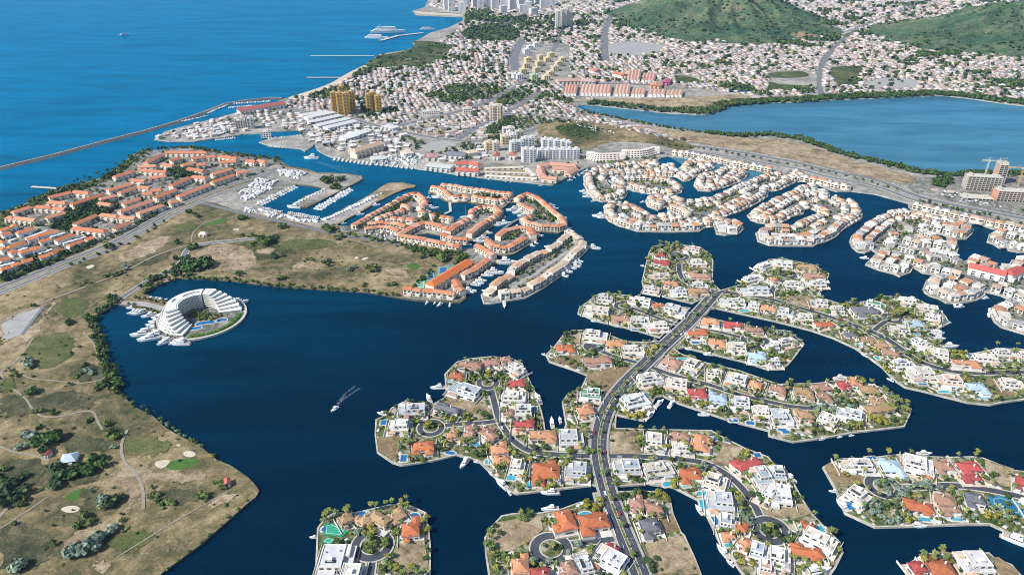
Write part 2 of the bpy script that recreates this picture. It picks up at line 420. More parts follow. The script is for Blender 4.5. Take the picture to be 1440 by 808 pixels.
land('L', 'small_island', [(443, 812), (446, 744), (457, 729), (470, 722), (502, 721), (520, 717), (540, 712), (567, 708), (583, 714), (600, 722), (604, 747), (606, 767), (606, 815), (600, 870), (450, 870)],
     place='on the small bottom island')
land('C', 'upper_finger_island', [(928, 476), (905, 469), (876, 461), (867, 460), (837, 452), (812, 442), (814, 434), (837, 417), (852, 413), (880, 416), (910, 423), (935, 430), (971, 434)],
     place='on the upper finger left of the avenue')
land('D', 'square_island', [(904, 404), (902, 397), (907, 375), (912, 356), (918, 347), (937, 345), (960, 345), (985, 349), (1000, 359), (1003, 369), (1002, 399), (1014, 410), (974, 428), (940, 420), (925, 415)],
     place='on the squarish island past the avenue')
land('E', 'long_curved_island', [(1004, 412), (1041, 401), (1045, 395), (1080, 366), (1100, 364), (1117, 368), (1147, 374), (1155, 380), (1166, 386), (1162, 400), (1150, 415), (1162, 422), (1185, 429),
        (1192, 426), (1215, 425), (1230, 421), (1242, 417), (1262, 418), (1290, 422), (1320, 436), (1330, 446), (1335, 456), (1312, 467), (1305, 471), (1315, 478), (1327, 490), (1340, 497), (1367, 498),
        (1397, 492), (1430, 491), (1500, 500), (1560, 520), (1560, 590), (1440, 563), (1405, 568), (1392, 571), (1362, 568), (1330, 560), (1295, 551), (1272, 546), (1260, 538), (1252, 531), (1240, 518),
        (1220, 503), (1202, 491), (1172, 477), (1140, 466), (1105, 457), (1080, 451), (1007, 435), (1000, 436)], place='on the long island curving to the right edge')
land('F', 'rounded_finger_island', [(991, 446), (1015, 452), (1047, 457), (1080, 465), (1087, 463), (1107, 468), (1125, 478), (1131, 485), (1118, 503), (1107, 516), (1095, 521), (1080, 521), (1045, 510), (995, 498),
        (962, 490), (950, 492), (960, 478)], place='on the rounded finger right of the avenue')
land('M', 'lower_right_island', [(1156, 658), (1165, 653), (1180, 646), (1220, 645), (1260, 640), (1330, 644), (1367, 643), (1382, 645), (1425, 662), (1440, 664), (1520, 690), (1520, 790), (1440, 760), (1420, 752),
        (1392, 739), (1362, 739), (1270, 742), (1230, 743), (1187, 723), (1174, 690)], place='on the lower right island')
land('N', 'corner_islet', [(1272, 812), (1277, 793), (1297, 780), (1325, 778), (1352, 780), (1390, 778), (1397, 785), (1422, 795), (1437, 812), (1450, 860), (1270, 860)],
     place='on the islet in the bottom right corner')
EST = dict(mat='estate_paving')
land('P', 'marina_villa_island', [(828, 350), (821, 340), (805, 329), (796, 331), (784, 340), (767, 353), (745, 363), (722, 375), (710, 386), (709, 391), (696, 398), (685, 408), (676, 416), (680, 428), (691, 428),
        (740, 420), (765, 406), (800, 381)], place='on the straight marina island', **EST)
Rp = 'in the north-east canal estate'
land('R1', 'canal_estate_ring', [(820, 249), (821, 261), (826, 272), (834, 281), (847, 285), (862, 284), (880, 279), (882, 272), (880, 265), (870, 262), (858, 262), (853, 256), (856, 252), (860, 247), (845, 238), (831, 241)], place='on the north-east estate ring', **EST)
land('R2', 'canal_estate_row', [(831, 241), (856, 235), (880, 233), (912, 229), (927, 230), (929, 236), (935, 234), (950, 235), (952, 240), (962, 231), (965, 227), (980, 226), (1003, 231), (1004, 238), (990, 244), (978, 249),
        (970, 255), (961, 256), (951, 250), (930, 249), (900, 249), (875, 249.5), (853, 251), (845, 245)], place='on the north-east estate northern row', **EST)
land('R3', 'canal_estate_oval', [(853, 254), (875, 252.5), (906, 252), (930, 253), (950, 257), (960, 266), (959, 272), (944, 276), (925, 275), (910, 272), (890, 270), (884, 266), (870, 264)], place='on the north-east estate oval finger', **EST)
land('R4', 'canal_estate_lobe', [(1002, 245), (1010, 240), (1021, 238), (1042, 240), (1052, 244), (1052, 249), (1040, 257), (1021, 264), (999, 270), (982, 269), (975, 262), (977, 256), (980, 250), (994, 247)], place='on the north-east estate middle lobe', **EST)
land('R5', 'canal_estate_spine', [(1110, 240), (1091, 247), (1074, 247), (1072, 249), (1046, 260), (1032, 265), (1015, 274), (1007, 277), (996, 282), (977, 284.5), (967, 285), (961, 284), (950, 280), (936, 280.5), (930, 278), (920, 277),
        (910, 278.5), (907, 284), (910, 291), (925, 297), (937, 291.5), (939, 297), (952, 302), (960, 308), (957, 308.5), (940, 303), (917, 306), (915, 302), (902, 298), (901, 293), (890, 290), (877, 287), (855, 288), (849, 294), (849, 304),
        (856, 312), (871, 319), (896, 326), (920, 327), (952, 327), (984, 326), (992, 321), (1004, 320), (1007, 330), (1020, 332), (1040, 329), (1047, 322), (1040, 316), (1020, 312), (1005, 307), (1020, 306), (1030, 302), (1040, 299), (1055, 292), (1074, 282),
        (1080, 277), (1081, 270), (1095, 269), (1110, 262), (1120, 257), (1137, 256), (1130, 246)], place='on the north-east estate spine', **EST)
land('R6', 'canal_estate_loop', [(1092, 280), (1084, 284), (1065, 294), (1050, 304), (1056, 311), (1065, 314), (1082, 317), (1100, 314), (1114, 306), (1120, 304), (1130, 302), (1132, 296), (1139, 294), (1149, 299), (1149, 304), (1132, 310), (1117, 317),
        (1110, 321), (1092, 320), (1076, 321), (1062, 329), (1065, 340), (1081, 346), (1100, 347), (1144, 347), (1150, 344), (1162, 341), (1176, 334), (1182, 327), (1190, 321), (1206, 312), (1212, 309), (1211, 296), (1206, 289), (1195, 286),
        (1184, 285), (1176, 281), (1166, 284), (1165, 280), (1167, 276), (1160, 271), (1152, 272), (1149, 266), (1144, 261), (1135, 261), (1132, 265), (1117, 266), (1114, 272), (1107, 274)], place='on the north-east estate hook loop', **EST)
land('S1', 'east_estate_ring', [(1240, 305), (1247, 301), (1267, 300), (1280, 299.5), (1297, 305), (1320, 310), (1340, 314), (1355, 319), (1369, 324), (1367, 330), (1359, 337), (1340, 337), (1325, 331), (1304, 327), (1302, 329), (1324, 339), (1330, 344), (1346, 344),
        (1348, 350), (1346, 356), (1331, 355), (1309, 351), (1291, 352), (1270, 345), (1262, 344), (1258, 348), (1275, 352), (1290, 356), (1300, 355), (1321, 357), (1346, 364), (1352, 370), (1360, 367), (1362, 362), (1370, 364), (1410, 377), (1416, 376), (1422, 367),
        (1431, 366), (1500, 372), (1560, 400), (1560, 480), (1440, 431), (1421, 423), (1407, 417), (1392, 413), (1385, 412), (1385, 417), (1375, 423), (1367, 425), (1347, 428), (1330, 427), (1319, 421), (1307, 417), (1299, 412), (1297, 407), (1302, 395), (1317, 391),
        (1330, 392), (1345, 396), (1316, 388), (1297, 385), (1284, 377), (1280, 385), (1265, 390), (1256, 386), (1236, 381), (1216, 373), (1227, 362), (1232, 357), (1226, 353), (1216, 357), (1205, 355), (1197, 348), (1194, 340), (1196, 334), (1207, 325), (1217, 317), (1230, 309)],
     place='in the east canal estate by the right edge', **EST)
land('S2', 'east_estate_islet', [(1387, 341), (1390, 331), (1397, 327), (1407, 327), (1424, 333), (1440, 336), (1500, 345), (1500, 365), (1440, 356), (1432, 356), (1417, 353), (1415, 349), (1405, 350), (1396, 344)], place='on the islet of the east canal estate', **EST)
land('S3', 'east_edge_island', [(1390, 436), (1392, 443), (1397, 453), (1407, 461), (1440, 471), (1540, 500), (1540, 470), (1440, 437), (1422, 428), (1415, 427), (1401, 430)], place='on the island cut by the right edge', **EST)

WEST = [(-900, 900), (-700, 560), (-400, 450), (-150, 362), (-60, 327), (0, 300), (30, 290), (60, 278), (75, 270), (100, 263), (140, 252), (160, 243), (175, 229), (190, 217), (200, 213), (227, 212), (265, 207), (300, 212), (325, 217), (360, 222),
        (390, 224), (405, 234), (432, 239), (447, 244), (460, 244), (486, 245), (509, 248), (511, 253), (490, 264), (440, 289), (432, 293), (420, 293), (413, 287), (430, 277), (457, 266.5), (440, 263.5), (417, 261), (405, 269), (385, 280),
        (364, 290), (395, 300), (448, 312), (455, 309), (478, 297), (510, 281), (526, 271), (540, 263), (550, 258), (565, 257.5), (585, 262), (583, 265), (570, 267), (555, 273), (535, 283), (510, 298), (480, 314), (474, 318), (490, 322), (496, 318),
        (524, 304), (550, 287), (570, 276), (587, 272), (592, 276), (601, 282), (601, 290), (600, 296), (605, 300), (617, 302), (625, 303), (639, 310), (645, 315), (655, 309), (660, 305), (662, 300), (672, 295), (692, 294), (704, 299), (708, 305), (709, 310),
        (697, 316), (685, 325), (684, 332), (680, 341), (666, 341), (650, 337), (602, 330), (585, 331), (590, 336), (620, 343), (652, 351), (672, 350), (680, 347), (696, 340), (705, 332), (714, 326), (730, 321), (742, 320),
        (734, 315), (732, 311), (742, 306), (731, 303), (727, 290), (725, 286), (716, 287), (707, 294), (691, 292), (672, 289), (657, 285), (636, 287), (624, 283), (605, 273), (602, 270), (606, 265), (620, 263), (625, 262), (660, 266), (685, 270), (707, 273), (723, 275),
        (725, 279), (737, 276), (745, 276), (760, 281), (772, 289), (780, 297), (790, 306), (797, 315), (799, 320), (792, 326), (785, 329), (762, 327), (754, 329), (756, 339), (740, 348), (722, 359), (710, 361), (699, 360), (699, 372), (687, 379), (672, 389), (660, 402),
        (652, 410), (655, 415), (656, 421), (647, 427), (585, 424), (560, 420), (520, 413), (460, 409), (400, 405), (360, 401), (324, 396), (292, 394), (255, 393), (230, 399), (211, 409), (201, 414), (237, 426), (230, 447), (212, 440), (175, 431), (165, 429), (155, 434), (135, 445),
        (129, 451), (140, 469), (147, 496), (160, 524), (167, 546), (185, 571), (215, 586), (235, 604), (247, 611), (285, 631), (305, 648), (325, 656), (350, 673), (361, 685), (365, 691), (360, 701), (350, 708), (322, 733), (282, 768), (230, 806), (190, 850), (100, 960), (-300, 1250), (-900, 1250)]
land('W', 'west_mainland', WEST, mat='dry_grass', place='on the golf course', coping=0, wall='rock')
# terracotta estate paved base over the mainland, and other ground covers
LAGOON = [(807, 150), (830, 148), (875, 153), (927, 159), (970, 162), (1000, 162), (1017, 152), (1040, 147), (1065, 145), (1080, 146), (1117, 144.5), (1167, 141.5), (1230, 139), (1292, 136.5), (1320, 135), (1355, 138), (1405, 146), (1440, 150), (1560, 158), (1800, 170), (1850, 220), (1600, 250),
          (1440, 243.5), (1375, 243.5), (1340, 247), (1292, 242), (1255, 233), (1210, 223), (1175, 214), (1147, 203), (1127, 195), (1080, 189), (1035, 190), (995, 187), (970, 184), (910, 174), (860, 164), (820, 156)]
NORTH = [(217, 197), (232, 186), (261, 178), (289, 171), (332, 159.5), (350, 156), (388, 146.5), (396, 140), (405, 139), (430, 132), (465, 120), (485, 107), (510, 95), (520, 87), (535, 77), (572, 71), (584, 65), (580, 61), (605, 47), (632, 39), (650, 30), (652, 25), (620, 23.5), (585, 22),
         (580, 16), (597, 11), (602, 0), (610, -15), (580, -30), (560, -40), (1500, -60), (2600, -20), (2600, 330), (1900, 330), (1560, 380), (1440, 331), (1421, 329), (1410, 324), (1397, 323), (1390, 321), (1382, 318), (1376, 316), (1364, 315), (1335, 309), (1310, 303), (1282, 297), (1277, 291), (1277, 287), (1230, 274),
         (1197, 270), (1177, 270.5), (1165, 267), (1152, 261.5), (1137, 255), (1091, 246), (1074, 243.5), (1057, 240), (1040, 237), (1017, 232), (1002, 229), (980, 224.5), (965, 224), (962, 223), (940, 221), (930, 223), (925, 226.5), (880, 230), (845, 234.5), (822, 238), (777, 261), (772, 261), (730, 256.5),
         (685, 252), (647, 247), (634, 245), (584, 238), (554, 235), (516, 231), (479, 226), (460, 220), (446, 212), (442, 203), (439, 208), (429, 214), (422, 210), (397, 208), (379, 206), (364, 201), (379, 196), (427, 189.5), (424, 184), (386, 186), (375, 188.5), (341, 189.5), (337, 191), (300, 196), (274, 200), (238, 200)]
land('X', 'north_mainland', NORTH, mat='city_ground', place='in the city', holes=[LAGOON], coping=0)
struct(flat('lagoon', UP([(x, y) for x, y in [(800, 140), (2000, 120), (2050, 260), (1000, 255)]]), .25, 'lagoon_water'))
HC = U(282, 447)
LAND['H'] = dict(poly=disc(HC, 50, 48), z=1.6, place='on the round hotel island', holes=[])
ho = struct(flat('hotel_island', LAND['H']['poly'], 1.6, 'estate_paving', skirt=2.6, side='pale_concrete'))
ribbon('seawall', LAND['H']['poly'], 2.4, 2.1, 'pale_concrete', ho, h=1.0, off=1.22, closed=True)

OV = [0.]
def cover(name, px, mat, base='W', z=None, smooth=1, color=None, natural=False):
    p = ccw(UP(px)); p = chaikin(p, smooth) if smooth else p
    if natural: p = ragged(p, 4, 2.6)
    OV[0] += .006
    return struct(flat(name, p, (LAND[base]['z'] + .06 + OV[0]) if z is None else z, mat, color=color))
def lot(px, mat, base, name='bare_lot'): return cover(name, px, mat, base, smooth=0)
# terracotta estate + marina + west town paved ground
cover('estate_ground', [(476, 319), (496, 319), (524, 305), (550, 288), (570, 277), (587, 273), (600, 283), (599, 297), (640, 311), (661, 303), (673, 296), (692, 295), (703, 300), (706, 309), (683, 326), (677, 340), (650, 336), (602, 329), (583, 331), (588, 337), (620, 344), (652, 352), (690, 352), (708, 360), (697, 361), (697, 371), (686, 378), (671, 388), (651, 410), (653, 421), (645, 425), (585, 423), (566, 419), (600, 396), (625, 375), (660, 360), (640, 356), (570, 340), (530, 337), (480, 327)], 'estate_paving', smooth=0)
cover('estate_ground', [(606, 271), (609, 266), (625, 263), (660, 267), (707, 274), (722, 276), (722, 281), (707, 292), (691, 290), (660, 284), (636, 286), (624, 282)], 'estate_paving', smooth=0)
cover('estate_ground', [(727, 283), (738, 277), (760, 282), (779, 298), (796, 316), (791, 325), (784, 328), (762, 326), (753, 328), (754, 339), (739, 347), (721, 358), (710, 360), (697, 356), (684, 349), (697, 341), (706, 333), (715, 327), (731, 322), (744, 321), (736, 314), (734, 311), (744, 306), (733, 302), (729, 291)], 'estate_paving', smooth=0)
cover('marina_ground', [(362, 253), (405, 236), (447, 246), (486, 246), (508, 249), (509, 253), (489, 263), (438, 289), (421, 292), (415, 287), (432, 277), (459, 266), (440, 262.5), (416, 260), (403, 268), (362, 290), (395, 301), (449, 313), (479, 298), (512, 281), (529, 271), (532, 282), (509, 297), (478, 314), (450, 322), (395, 309), (330, 296), (300, 286), (280, 284), (300, 275)], 'city_ground', smooth=0)
cover('town_ground', [(-60, 400), (-60, 330), (0, 303), (31, 292), (76, 272), (141, 254), (176, 231), (191, 219), (201, 215), (265, 209), (325, 219), (388, 226), (403, 236), (362, 248), (330, 257), (275, 275), (225, 300), (172, 330), (135, 346), (70, 371), (5, 396)], 'estate_paving', smooth=0)
cover('town_scrub', [(-60, 335), (0, 303), (31, 291), (76, 271), (141, 253.5), (176, 230), (191, 218), (196, 222), (180, 238), (150, 256), (110, 272), (60, 290), (0, 322)], 'scrub', smooth=0)
for px in ([(68, 320), (110, 290), (140, 285), (172, 290), (140, 312), (110, 324), (80, 326)], [(235, 240), (270, 238), (275, 249), (245, 252)], [(0, 390), (30, 370), (75, 358), (140, 340), (120, 352), (60, 378), (0, 402)]):
    cover('town_scrub', px, 'scrub')
# golf course: greens, bunkers, bare ground
for px in (T4(0, 3, [(930, 220), (960, 175), (1060, 160), (1130, 170), (1110, 205), (1000, 230)]), T4(0, 3, [(365, 390), (400, 350), (460, 330), (495, 340), (470, 380), (410, 405)]),
           T4(1, 1, [(850, 685), (900, 675), (930, 700), (900, 715), (850, 705)]), T4(0, 1, [(1130, 470), (1180, 440), (1260, 425), (1290, 435), (1220, 460)])): cover('putting_green', px, 'lawn', smooth=2)
for px in (T4(0, 3, [(865, 180), (955, 165), (960, 185), (920, 220), (885, 215)]), T4(0, 3, [(1025, 130), (1070, 115), (1110, 135), (1090, 155), (1050, 155)]), T4(0, 3, [(335, 445), (400, 425), (460, 435), (440, 465), (380, 470)]),
           T4(0, 1, [(850, 550), (880, 543), (892, 553), (865, 560)]), T4(0, 1, [(900, 562), (935, 557), (940, 570), (905, 575)]), T4(0, 1, [(480, 700), (520, 685), (540, 695), (500, 715)]), T4(0, 1, [(1310, 485), (1345, 482), (1345, 495), (1312, 495)]),
           T4(1, 1, [(550, 650), (570, 640), (580, 650), (562, 657)]), T4(1, 1, [(590, 655), (630, 642), (635, 655), (600, 663)]), T4(0, 3, [(985, 85), (1020, 80), (1015, 98)])): cover('bunker', px, 'sand', smooth=2)
for px in (T4(0, 2, [(0, 330), (60, 300), (180, 230), (250, 180), (290, 100), (320, 80), (250, 200), (190, 300), (60, 360), (0, 390)]), T4(0, 2, [(0, 200), (100, 140), (240, 110), (255, 115), (130, 275), (40, 310), (0, 320)]),
           T4(0, 3, [(640, 300), (700, 190), (820, 180), (830, 230), (960, 260), (1150, 240), (1190, 270), (1000, 300), (880, 280), (800, 330), (720, 480), (700, 470), (740, 330)]),
           T4(0, 3, [(520, 790), (560, 740), (620, 750), (600, 800)]), T4(0, 3, [(940, 640), (1000, 620), (1010, 660), (950, 690)]), T4(0, 3, [(1180, 410), (1330, 340), (1350, 370), (1200, 450)]),
           T4(0, 3, [(330, 640), (560, 520), (650, 515), (660, 550), (520, 610), (380, 690)]), T4(1, 1, [(0, 600), (110, 590), (100, 620), (0, 630)]), T4(1, 1, [(200, 690), (330, 660), (340, 690), (220, 720)]), T4(1, 1, [(700, 690), (860, 730), (880, 790), (780, 770)]),
           T4(0, 1, [(1080, 620), (1240, 560), (1440, 600), (1440, 720), (1250, 730), (1120, 690)]), T4(0, 1, [(620, 660), (800, 560), (1000, 510), (900, 600), (760, 680)])):
    cover('bare_patch', px, 'bare_soil', smooth=2, natural=True)
for px in (T4(0, 2, [(0, 600), (200, 640), (420, 570), (560, 640), (500, 700), (260, 690), (120, 740), (0, 720)]), T4(0, 3, [(0, 150), (260, 170), (330, 280), (240, 330), (120, 320), (0, 290)]), T4(0, 3, [(280, 200), (480, 180), (600, 240), (520, 300), (380, 310)]), T4(0, 3, [(430, 330), (560, 320), (640, 420), (500, 440)]), T4(0, 3, [(0, 520), (110, 520), (330, 620), (260, 760), (120, 800), (0, 780)]), T4(0, 2, [(380, 440), (560, 430), (600, 520), (470, 560), (400, 520)]), T4(0, 3, [(330, 20), (560, 30), (640, 120), (480, 140), (340, 110)]), T4(0, 3, [(830, 340), (1080, 330), (1180, 380), (1000, 430), (860, 410)]), T4(0, 1, [(700, 680), (860, 620), (1000, 610), (860, 700)])):
    cover('scrub_patch', px, 'dark_scrub', smooth=2, natural=True)
for px in (T4(0, 2, [(150, 320), (250, 270), (400, 260), (430, 360), (340, 450), (180, 470), (140, 400)]), T4(0, 2, [(330, 80), (470, 60), (520, 110), (420, 190), (330, 170)]), T4(0, 3, [(700, 60), (880, 30), (1000, 110), (860, 150), (720, 150)]), T4(0, 3, [(620, 620), (760, 560), (900, 570), (820, 660), (680, 700)]), T4(0, 1, [(960, 470), (1090, 440), (1120, 490), (1020, 510)]), T4(1, 1, [(100, 560), (300, 540), (480, 560), (360, 600), (160, 600)]), T4(0, 2, [(0, 530), (60, 510), (110, 560), (60, 600), (0, 590)])):
    cover('pasture_patch', px, 'pasture', smooth=2, natural=True)
cover('building_plot', T4(0, 2, [(10, 215), (130, 150), (235, 120), (120, 275), (30, 305)]), 'grey_concrete', smooth=0)
cover('plot_trench', T4(0, 2, [(240, 112), (256, 114), (135, 278), (118, 272)]), 'city_asphalt', smooth=0)
# spit tip of the marina pier
cover('pier_head', TZ(480, 240, 8, [(370, 245), (520, 150), (600, 145), (840, 185), (700, 225), (560, 245)]), 'bare_soil', smooth=1)
# vacant lots on the villa islands
lot(T4(2, 3, [(548, 8), (700, 8), (728, 135), (545, 132)]), 'bare_soil', 'A')
lot(T4(2, 3, [(1190, 75), (1300, 100), (1235, 200), (1130, 195)]), 'bare_soil', 'A')
lot(T4(2, 3, [(735, 625), (960, 590), (1060, 808), (830, 830)]), 'bare_soil', 'J'); lot(T4(2, 3, [(825, 495), (905, 480), (945, 570), (845, 585)]), 'brown_soil', 'J')
lot(T4(1, 3, [(1345, 520), (1440, 505), (1600, 485), (1615, 560), (1550, 620), (1440, 680), (1330, 690)]), 'bare_soil', 'J')
lot(T4(1, 3, [(790, 635), (945, 620), (980, 800), (800, 808), (770, 700)]), 'bare_soil', 'L')
lot(T4(1, 3, [(685, 45), (810, 30), (800, 140), (760, 165), (690, 115)]), 'brown_soil', 'A')
lot(T4(1, 2, [(1075, 620), (1290, 660), (1330, 730), (1250, 750), (1140, 700), (1060, 650)]), 'bare_soil', 'A')
lot(T4(2, 2, [(425, 495), (580, 450), (670, 455), (540, 600), (500, 570), (420, 550)]), 'brown_soil', 'A')
lot(T4(2, 2, [(215, 405), (380, 385), (380, 440), (340, 455)]), 'brown_soil', 'A'); lot(T4(2, 2, [(340, 270), (380, 250), (415, 310), (350, 330)]), 'bare_soil', 'A')
lot(T4(3, 3, [(315, 205), (345, 185), (540, 265), (540, 310), (375, 320)]), 'brown_soil', 'M'); lot(T4(3, 3, [(1215, 165), (1380, 220), (1360, 325), (1230, 300)]), 'bare_soil', 'M')
lot(T4(3, 3, [(0, 420), (210, 415), (245, 470), (150, 500), (0, 490)]), 'bare_soil', 'A'); lot(T4(3, 3, [(1255, 720), (1290, 715), (1400, 790), (1410, 830), (1240, 830)]), 'brown_soil', 'N')
lot(T4(3, 2, [(1220, 525), (1280, 520), (1400, 610), (1300, 625), (1250, 610)]), 'brown_soil', 'E'); lot(T4(3, 2, [(100, 50), (220, 55), (330, 120), (300, 140), (130, 95)]), 'bare_soil', 'E')
lot(T4(3, 2, [(390, 265), (490, 290), (480, 325), (385, 290)]), 'brown_soil', 'E')
lot(T4(2, 1, [(960, 695), (1115, 692), (1120, 712), (965, 715)]), 'bare_soil', 'D'); lot(TZ(840, 270, 8, [(1010, 125), (1250, 130), (1400, 80), (1420, 110), (1230, 220), (1050, 180)]), 'brown_soil', 'R5')
# city ground covers
def city(px, mat, nm): cover(nm, px, mat, 'X', smooth=1)
city([(752, 176), (790, 170), (830, 172), (900, 186), (985, 206), (960, 215), (925, 204), (880, 200), (850, 202), (820, 215), (790, 205), (760, 196)], 'dry_grass', 'waste_ground')
city([(775, 178), (820, 175), (850, 185), (830, 198), (795, 195)], 'scrub', 'scrub_patch')
city([(900, 178), (970, 188), (1035, 194), (1125, 200), (1180, 222), (1250, 240), (1290, 250), (1280, 262), (1240, 255), (1170, 238), (1080, 218), (990, 204), (930, 194)], 'bare_soil', 'waste_ground')
city([(795, 143), (850, 140), (960, 139), (1040, 133), (1060, 138), (1018, 149), (1000, 158), (930, 154), (870, 147), (830, 144)], 'bare_soil', 'waste_ground')
city([(1060, 138), (1200, 132), (1290, 128), (1320, 130), (1230, 135), (1150, 139), (1060, 143)], 'bare_soil', 'waste_ground')
city([(1205, 120), (1240, 110), (1280, 112), (1320, 124), (1240, 126)], 'grey_concrete', 'paved_ground')
city(TZ(360, 0, 4, [(600, 380), (680, 320), (850, 290), (900, 255), (870, 235), (1000, 235), (1120, 260), (1060, 330), (940, 380), (800, 380), (700, 385)]), 'scrub', 'coastal_scrub')
city(TZ(360, 0, 4, [(740, 365), (880, 325), (890, 335), (800, 375)]), 'dry_grass', 'coastal_clearing')
city(TZ(360, 0, 4, [(1140, 190), (1250, 140), (1440, 130), (1500, 200), (1440, 235), (1200, 235)]), 'scrub', 'park_ground')
city([(582, 16), (600, 18), (652, 21), (650, 24), (620, 22), (586, 21)], 'sand', 'sand_spit')
city([(405, 138), (430, 131), (465, 119), (485, 106), (510, 94), (518, 90), (514, 98), (490, 111), (468, 124), (432, 136), (407, 142)], 'sand', 'beach')
city(T4(2, 0, [(900, 430), (980, 430), (1050, 450), (1060, 470), (1000, 480), (930, 460)]), 'scrub', 'playing_field'); city(T4(3, 0, [(-225, 512), (-200, 492), (-120, 482), (-80, 490), (-75, 505), (-120, 528), (-200, 528)]), 'lagoon_water', 'pond'); city(T4(3, 0, [(0, 460), (60, 480), (290, 490), (240, 505), (0, 525)]), 'scrub', 'marsh_ground')
city(T4(3, 0, [(0, 415), (180, 400), (250, 430), (130, 445), (0, 440)]), 'scrub', 'marsh_ground'); city(T4(3, 0, [(320, 390), (450, 370), (540, 380), (520, 440), (500, 490), (390, 490)]), 'scrub', 'marsh_ground')
city(TZ(460, 160, 5.333, [(240, 190), (420, 120), (520, 150), (380, 215), (280, 235)]), 'city_asphalt', 'parking_lot'); city(TZ(460, 160, 5.333, [(700, 250), (850, 200), (1000, 240), (870, 300), (740, 295)]), 'grey_concrete', 'paved_ground')
city([(1290, 252), (1340, 248), (1440, 250), (1560, 260), (1560, 330), (1440, 306), (1340, 285), (1270, 268)], 'estate_paving', 'building_site_ground')
city(TZ(460, 160, 5.333, [(1170, 440), (1250, 400), (1440, 395), (1440, 505), (1190, 482)]), 'bare_soil', 'cleared_plot'); city(TZ(640, 140, 5.333, [(200, 510), (520, 505), (620, 590), (620, 615), (210, 575)]), 'bare_soil', 'cleared_plot')
city(TZ(720, 0, 4, [(540, 250), (660, 235), (860, 255), (860, 290), (700, 320), (545, 310)]), 'grey_concrete', 'cemetery_ground')

city(T4(3, 0, [(1300, 525), (1350, 508), (1440, 512), (1500, 530), (1500, 555), (1400, 545)]), 'pool_deep', 'pond')
# ---------------------------------------------------------------- roads
ROADS = []
def road(px, w, base, mat='asphalt', kerb=True, line=False, name='street', smooth=2):
    w *= .84 if mat == 'asphalt' else 1
    p = chaikin(UP(px), smooth, False); z = LAND[base]['z'] + .14 + .004 * len(ROADS)
    o = struct(ribbon(name, p, w, z, mat)); ROADS.append((p, w))
    if kerb:
        for s in (-1, 1): ribbon('kerb', p, 1.1, z + .12, 'kerb_paint', o, h=.3, off=s * (w / 2 + .55))
    if line: ribbon('centre_line', p, .22, z + .008, 'road_line', o)
    return p
AVE = [(905, 830), (900, 808), (880, 761), (860, 711), (850, 678), (842, 643), (842, 618), (845, 604), (848, 590), (860, 564), (880, 539), (910, 511), (935, 486), (965, 459), (987, 436), (1007, 412)]
ave = chaikin(UP(AVE), 3, False)
zA = LAND['J']['z'] + 1.0
def carriage(off, name):
    o = struct(ribbon(name, ave, 5.2, zA, 'asphalt', h=1.2, off=off)); ribbon('kerb', ave, .5, zA + .12, 'kerb_paint', o, h=1.2, off=off + (2.85 if off > 0 else -2.85))
    l = offs(ave, off + .06, False); r = offs(ave, off - .06, False); b = MB()
    for i in range(len(ave) - 1):
        if i % 3 == 0: b.quad([(*r[i], zA + .012), (*r[i + 1], zA + .012), (*l[i + 1], zA + .012), (*l[i], zA + .012)])
    b.build('lane_line', 'road_line', o)['kind'] = 'stuff'; return o
carriage(3.85, 'carriageway'); carriage(-3.85, 'carriageway')
md = struct(ribbon('median', ave, 2.1, zA + .15, 'garden_soil', h=.5))
for s in (-1, 1): ribbon('kerb', ave, .4, zA + .2, 'kerb_paint', md, h=.5, off=s * 1.1)
for s in (-1, 1): struct(ribbon('pavement', ave, 1.2, zA + .05, 'grey_concrete', h=1.3, off=s * 7.6))
ROADS.append((ave, 16))
def cul(c, r, base, ri=None):
    C = U(*c); z = LAND[base]['z'] + .27 + .004 * len(ROADS)
    o = struct(flat('turning_circle', disc(C, r), z, 'asphalt')); ribbon('kerb', disc(C, r), 1., z + .12, 'kerb_paint', o, h=.3, off=-.4, closed=True)
    if ri:
        i = flat('island_bed', disc(C, ri), z + .2, 'garden_soil', o, skirt=.3, side='kerb_paint')
        ribbon('island_kerb', disc(C, ri), .9, z + .3, 'kerb_paint', o, h=.4, off=.4, closed=True)
        CIRC.append((C, ri, z))
    ROADS.append(([C, (C[0] + .1, C[1])], 2 * r))
CIRC = []
road([(842, 643), (790, 641), (745, 637), (722, 622), (710, 606), (702, 594), (695, 566), (690, 546)], 6.5, 'A'); cul((686, 540), 11, 'A', 6)
road([(700, 593), (680, 596), (647, 597), (615, 601)], 6, 'A'); cul((606, 603), 12, 'A', 7)
road([(844, 643), (895, 642), (970, 648), (995, 653), (1020, 666), (1045, 688), (1065, 718), (1072, 738)], 6.5, 'A'); cul((1083, 747), 14, 'A', 8)
road([(875, 757), (827, 763), (802, 767)], 6.5, 'J'); cul((775, 773), 15, 'J', 8.5)
road([(906, 514), (865, 503), (845, 495)], 6, 'A'); cul((835, 489), 11, 'A')
road([(962, 459), (935, 453), (895, 436), (882, 433)], 6, 'C'); cul((875, 432), 10, 'C', 5)
road([(966, 460), (990, 463), (1035, 474), (1052, 479)], 6, 'F'); cul((1062, 481), 15, 'F', 9)
road([(912, 516), (945, 529), (995, 541), (1037, 556), (1080, 566), (1115, 574), (1155, 576), (1200, 579), (1225, 582)], 6.5, 'A')
road([(1003, 410), (1040, 415), (1080, 421), (1105, 428), (1180, 451), (1220, 465), (1250, 479), (1275, 499), (1300, 514), (1345, 526), (1400, 526), (1440, 524), (1520, 530)], 8, 'E')
road([(1228, 467), (1238, 458), (1248, 452)], 6, 'E'); cul((1255, 449), 12, 'E', 6)
road([(1085, 421), (1085, 408), (1098, 393)], 6, 'E'); cul((1108, 387), 12, 'E', 6)
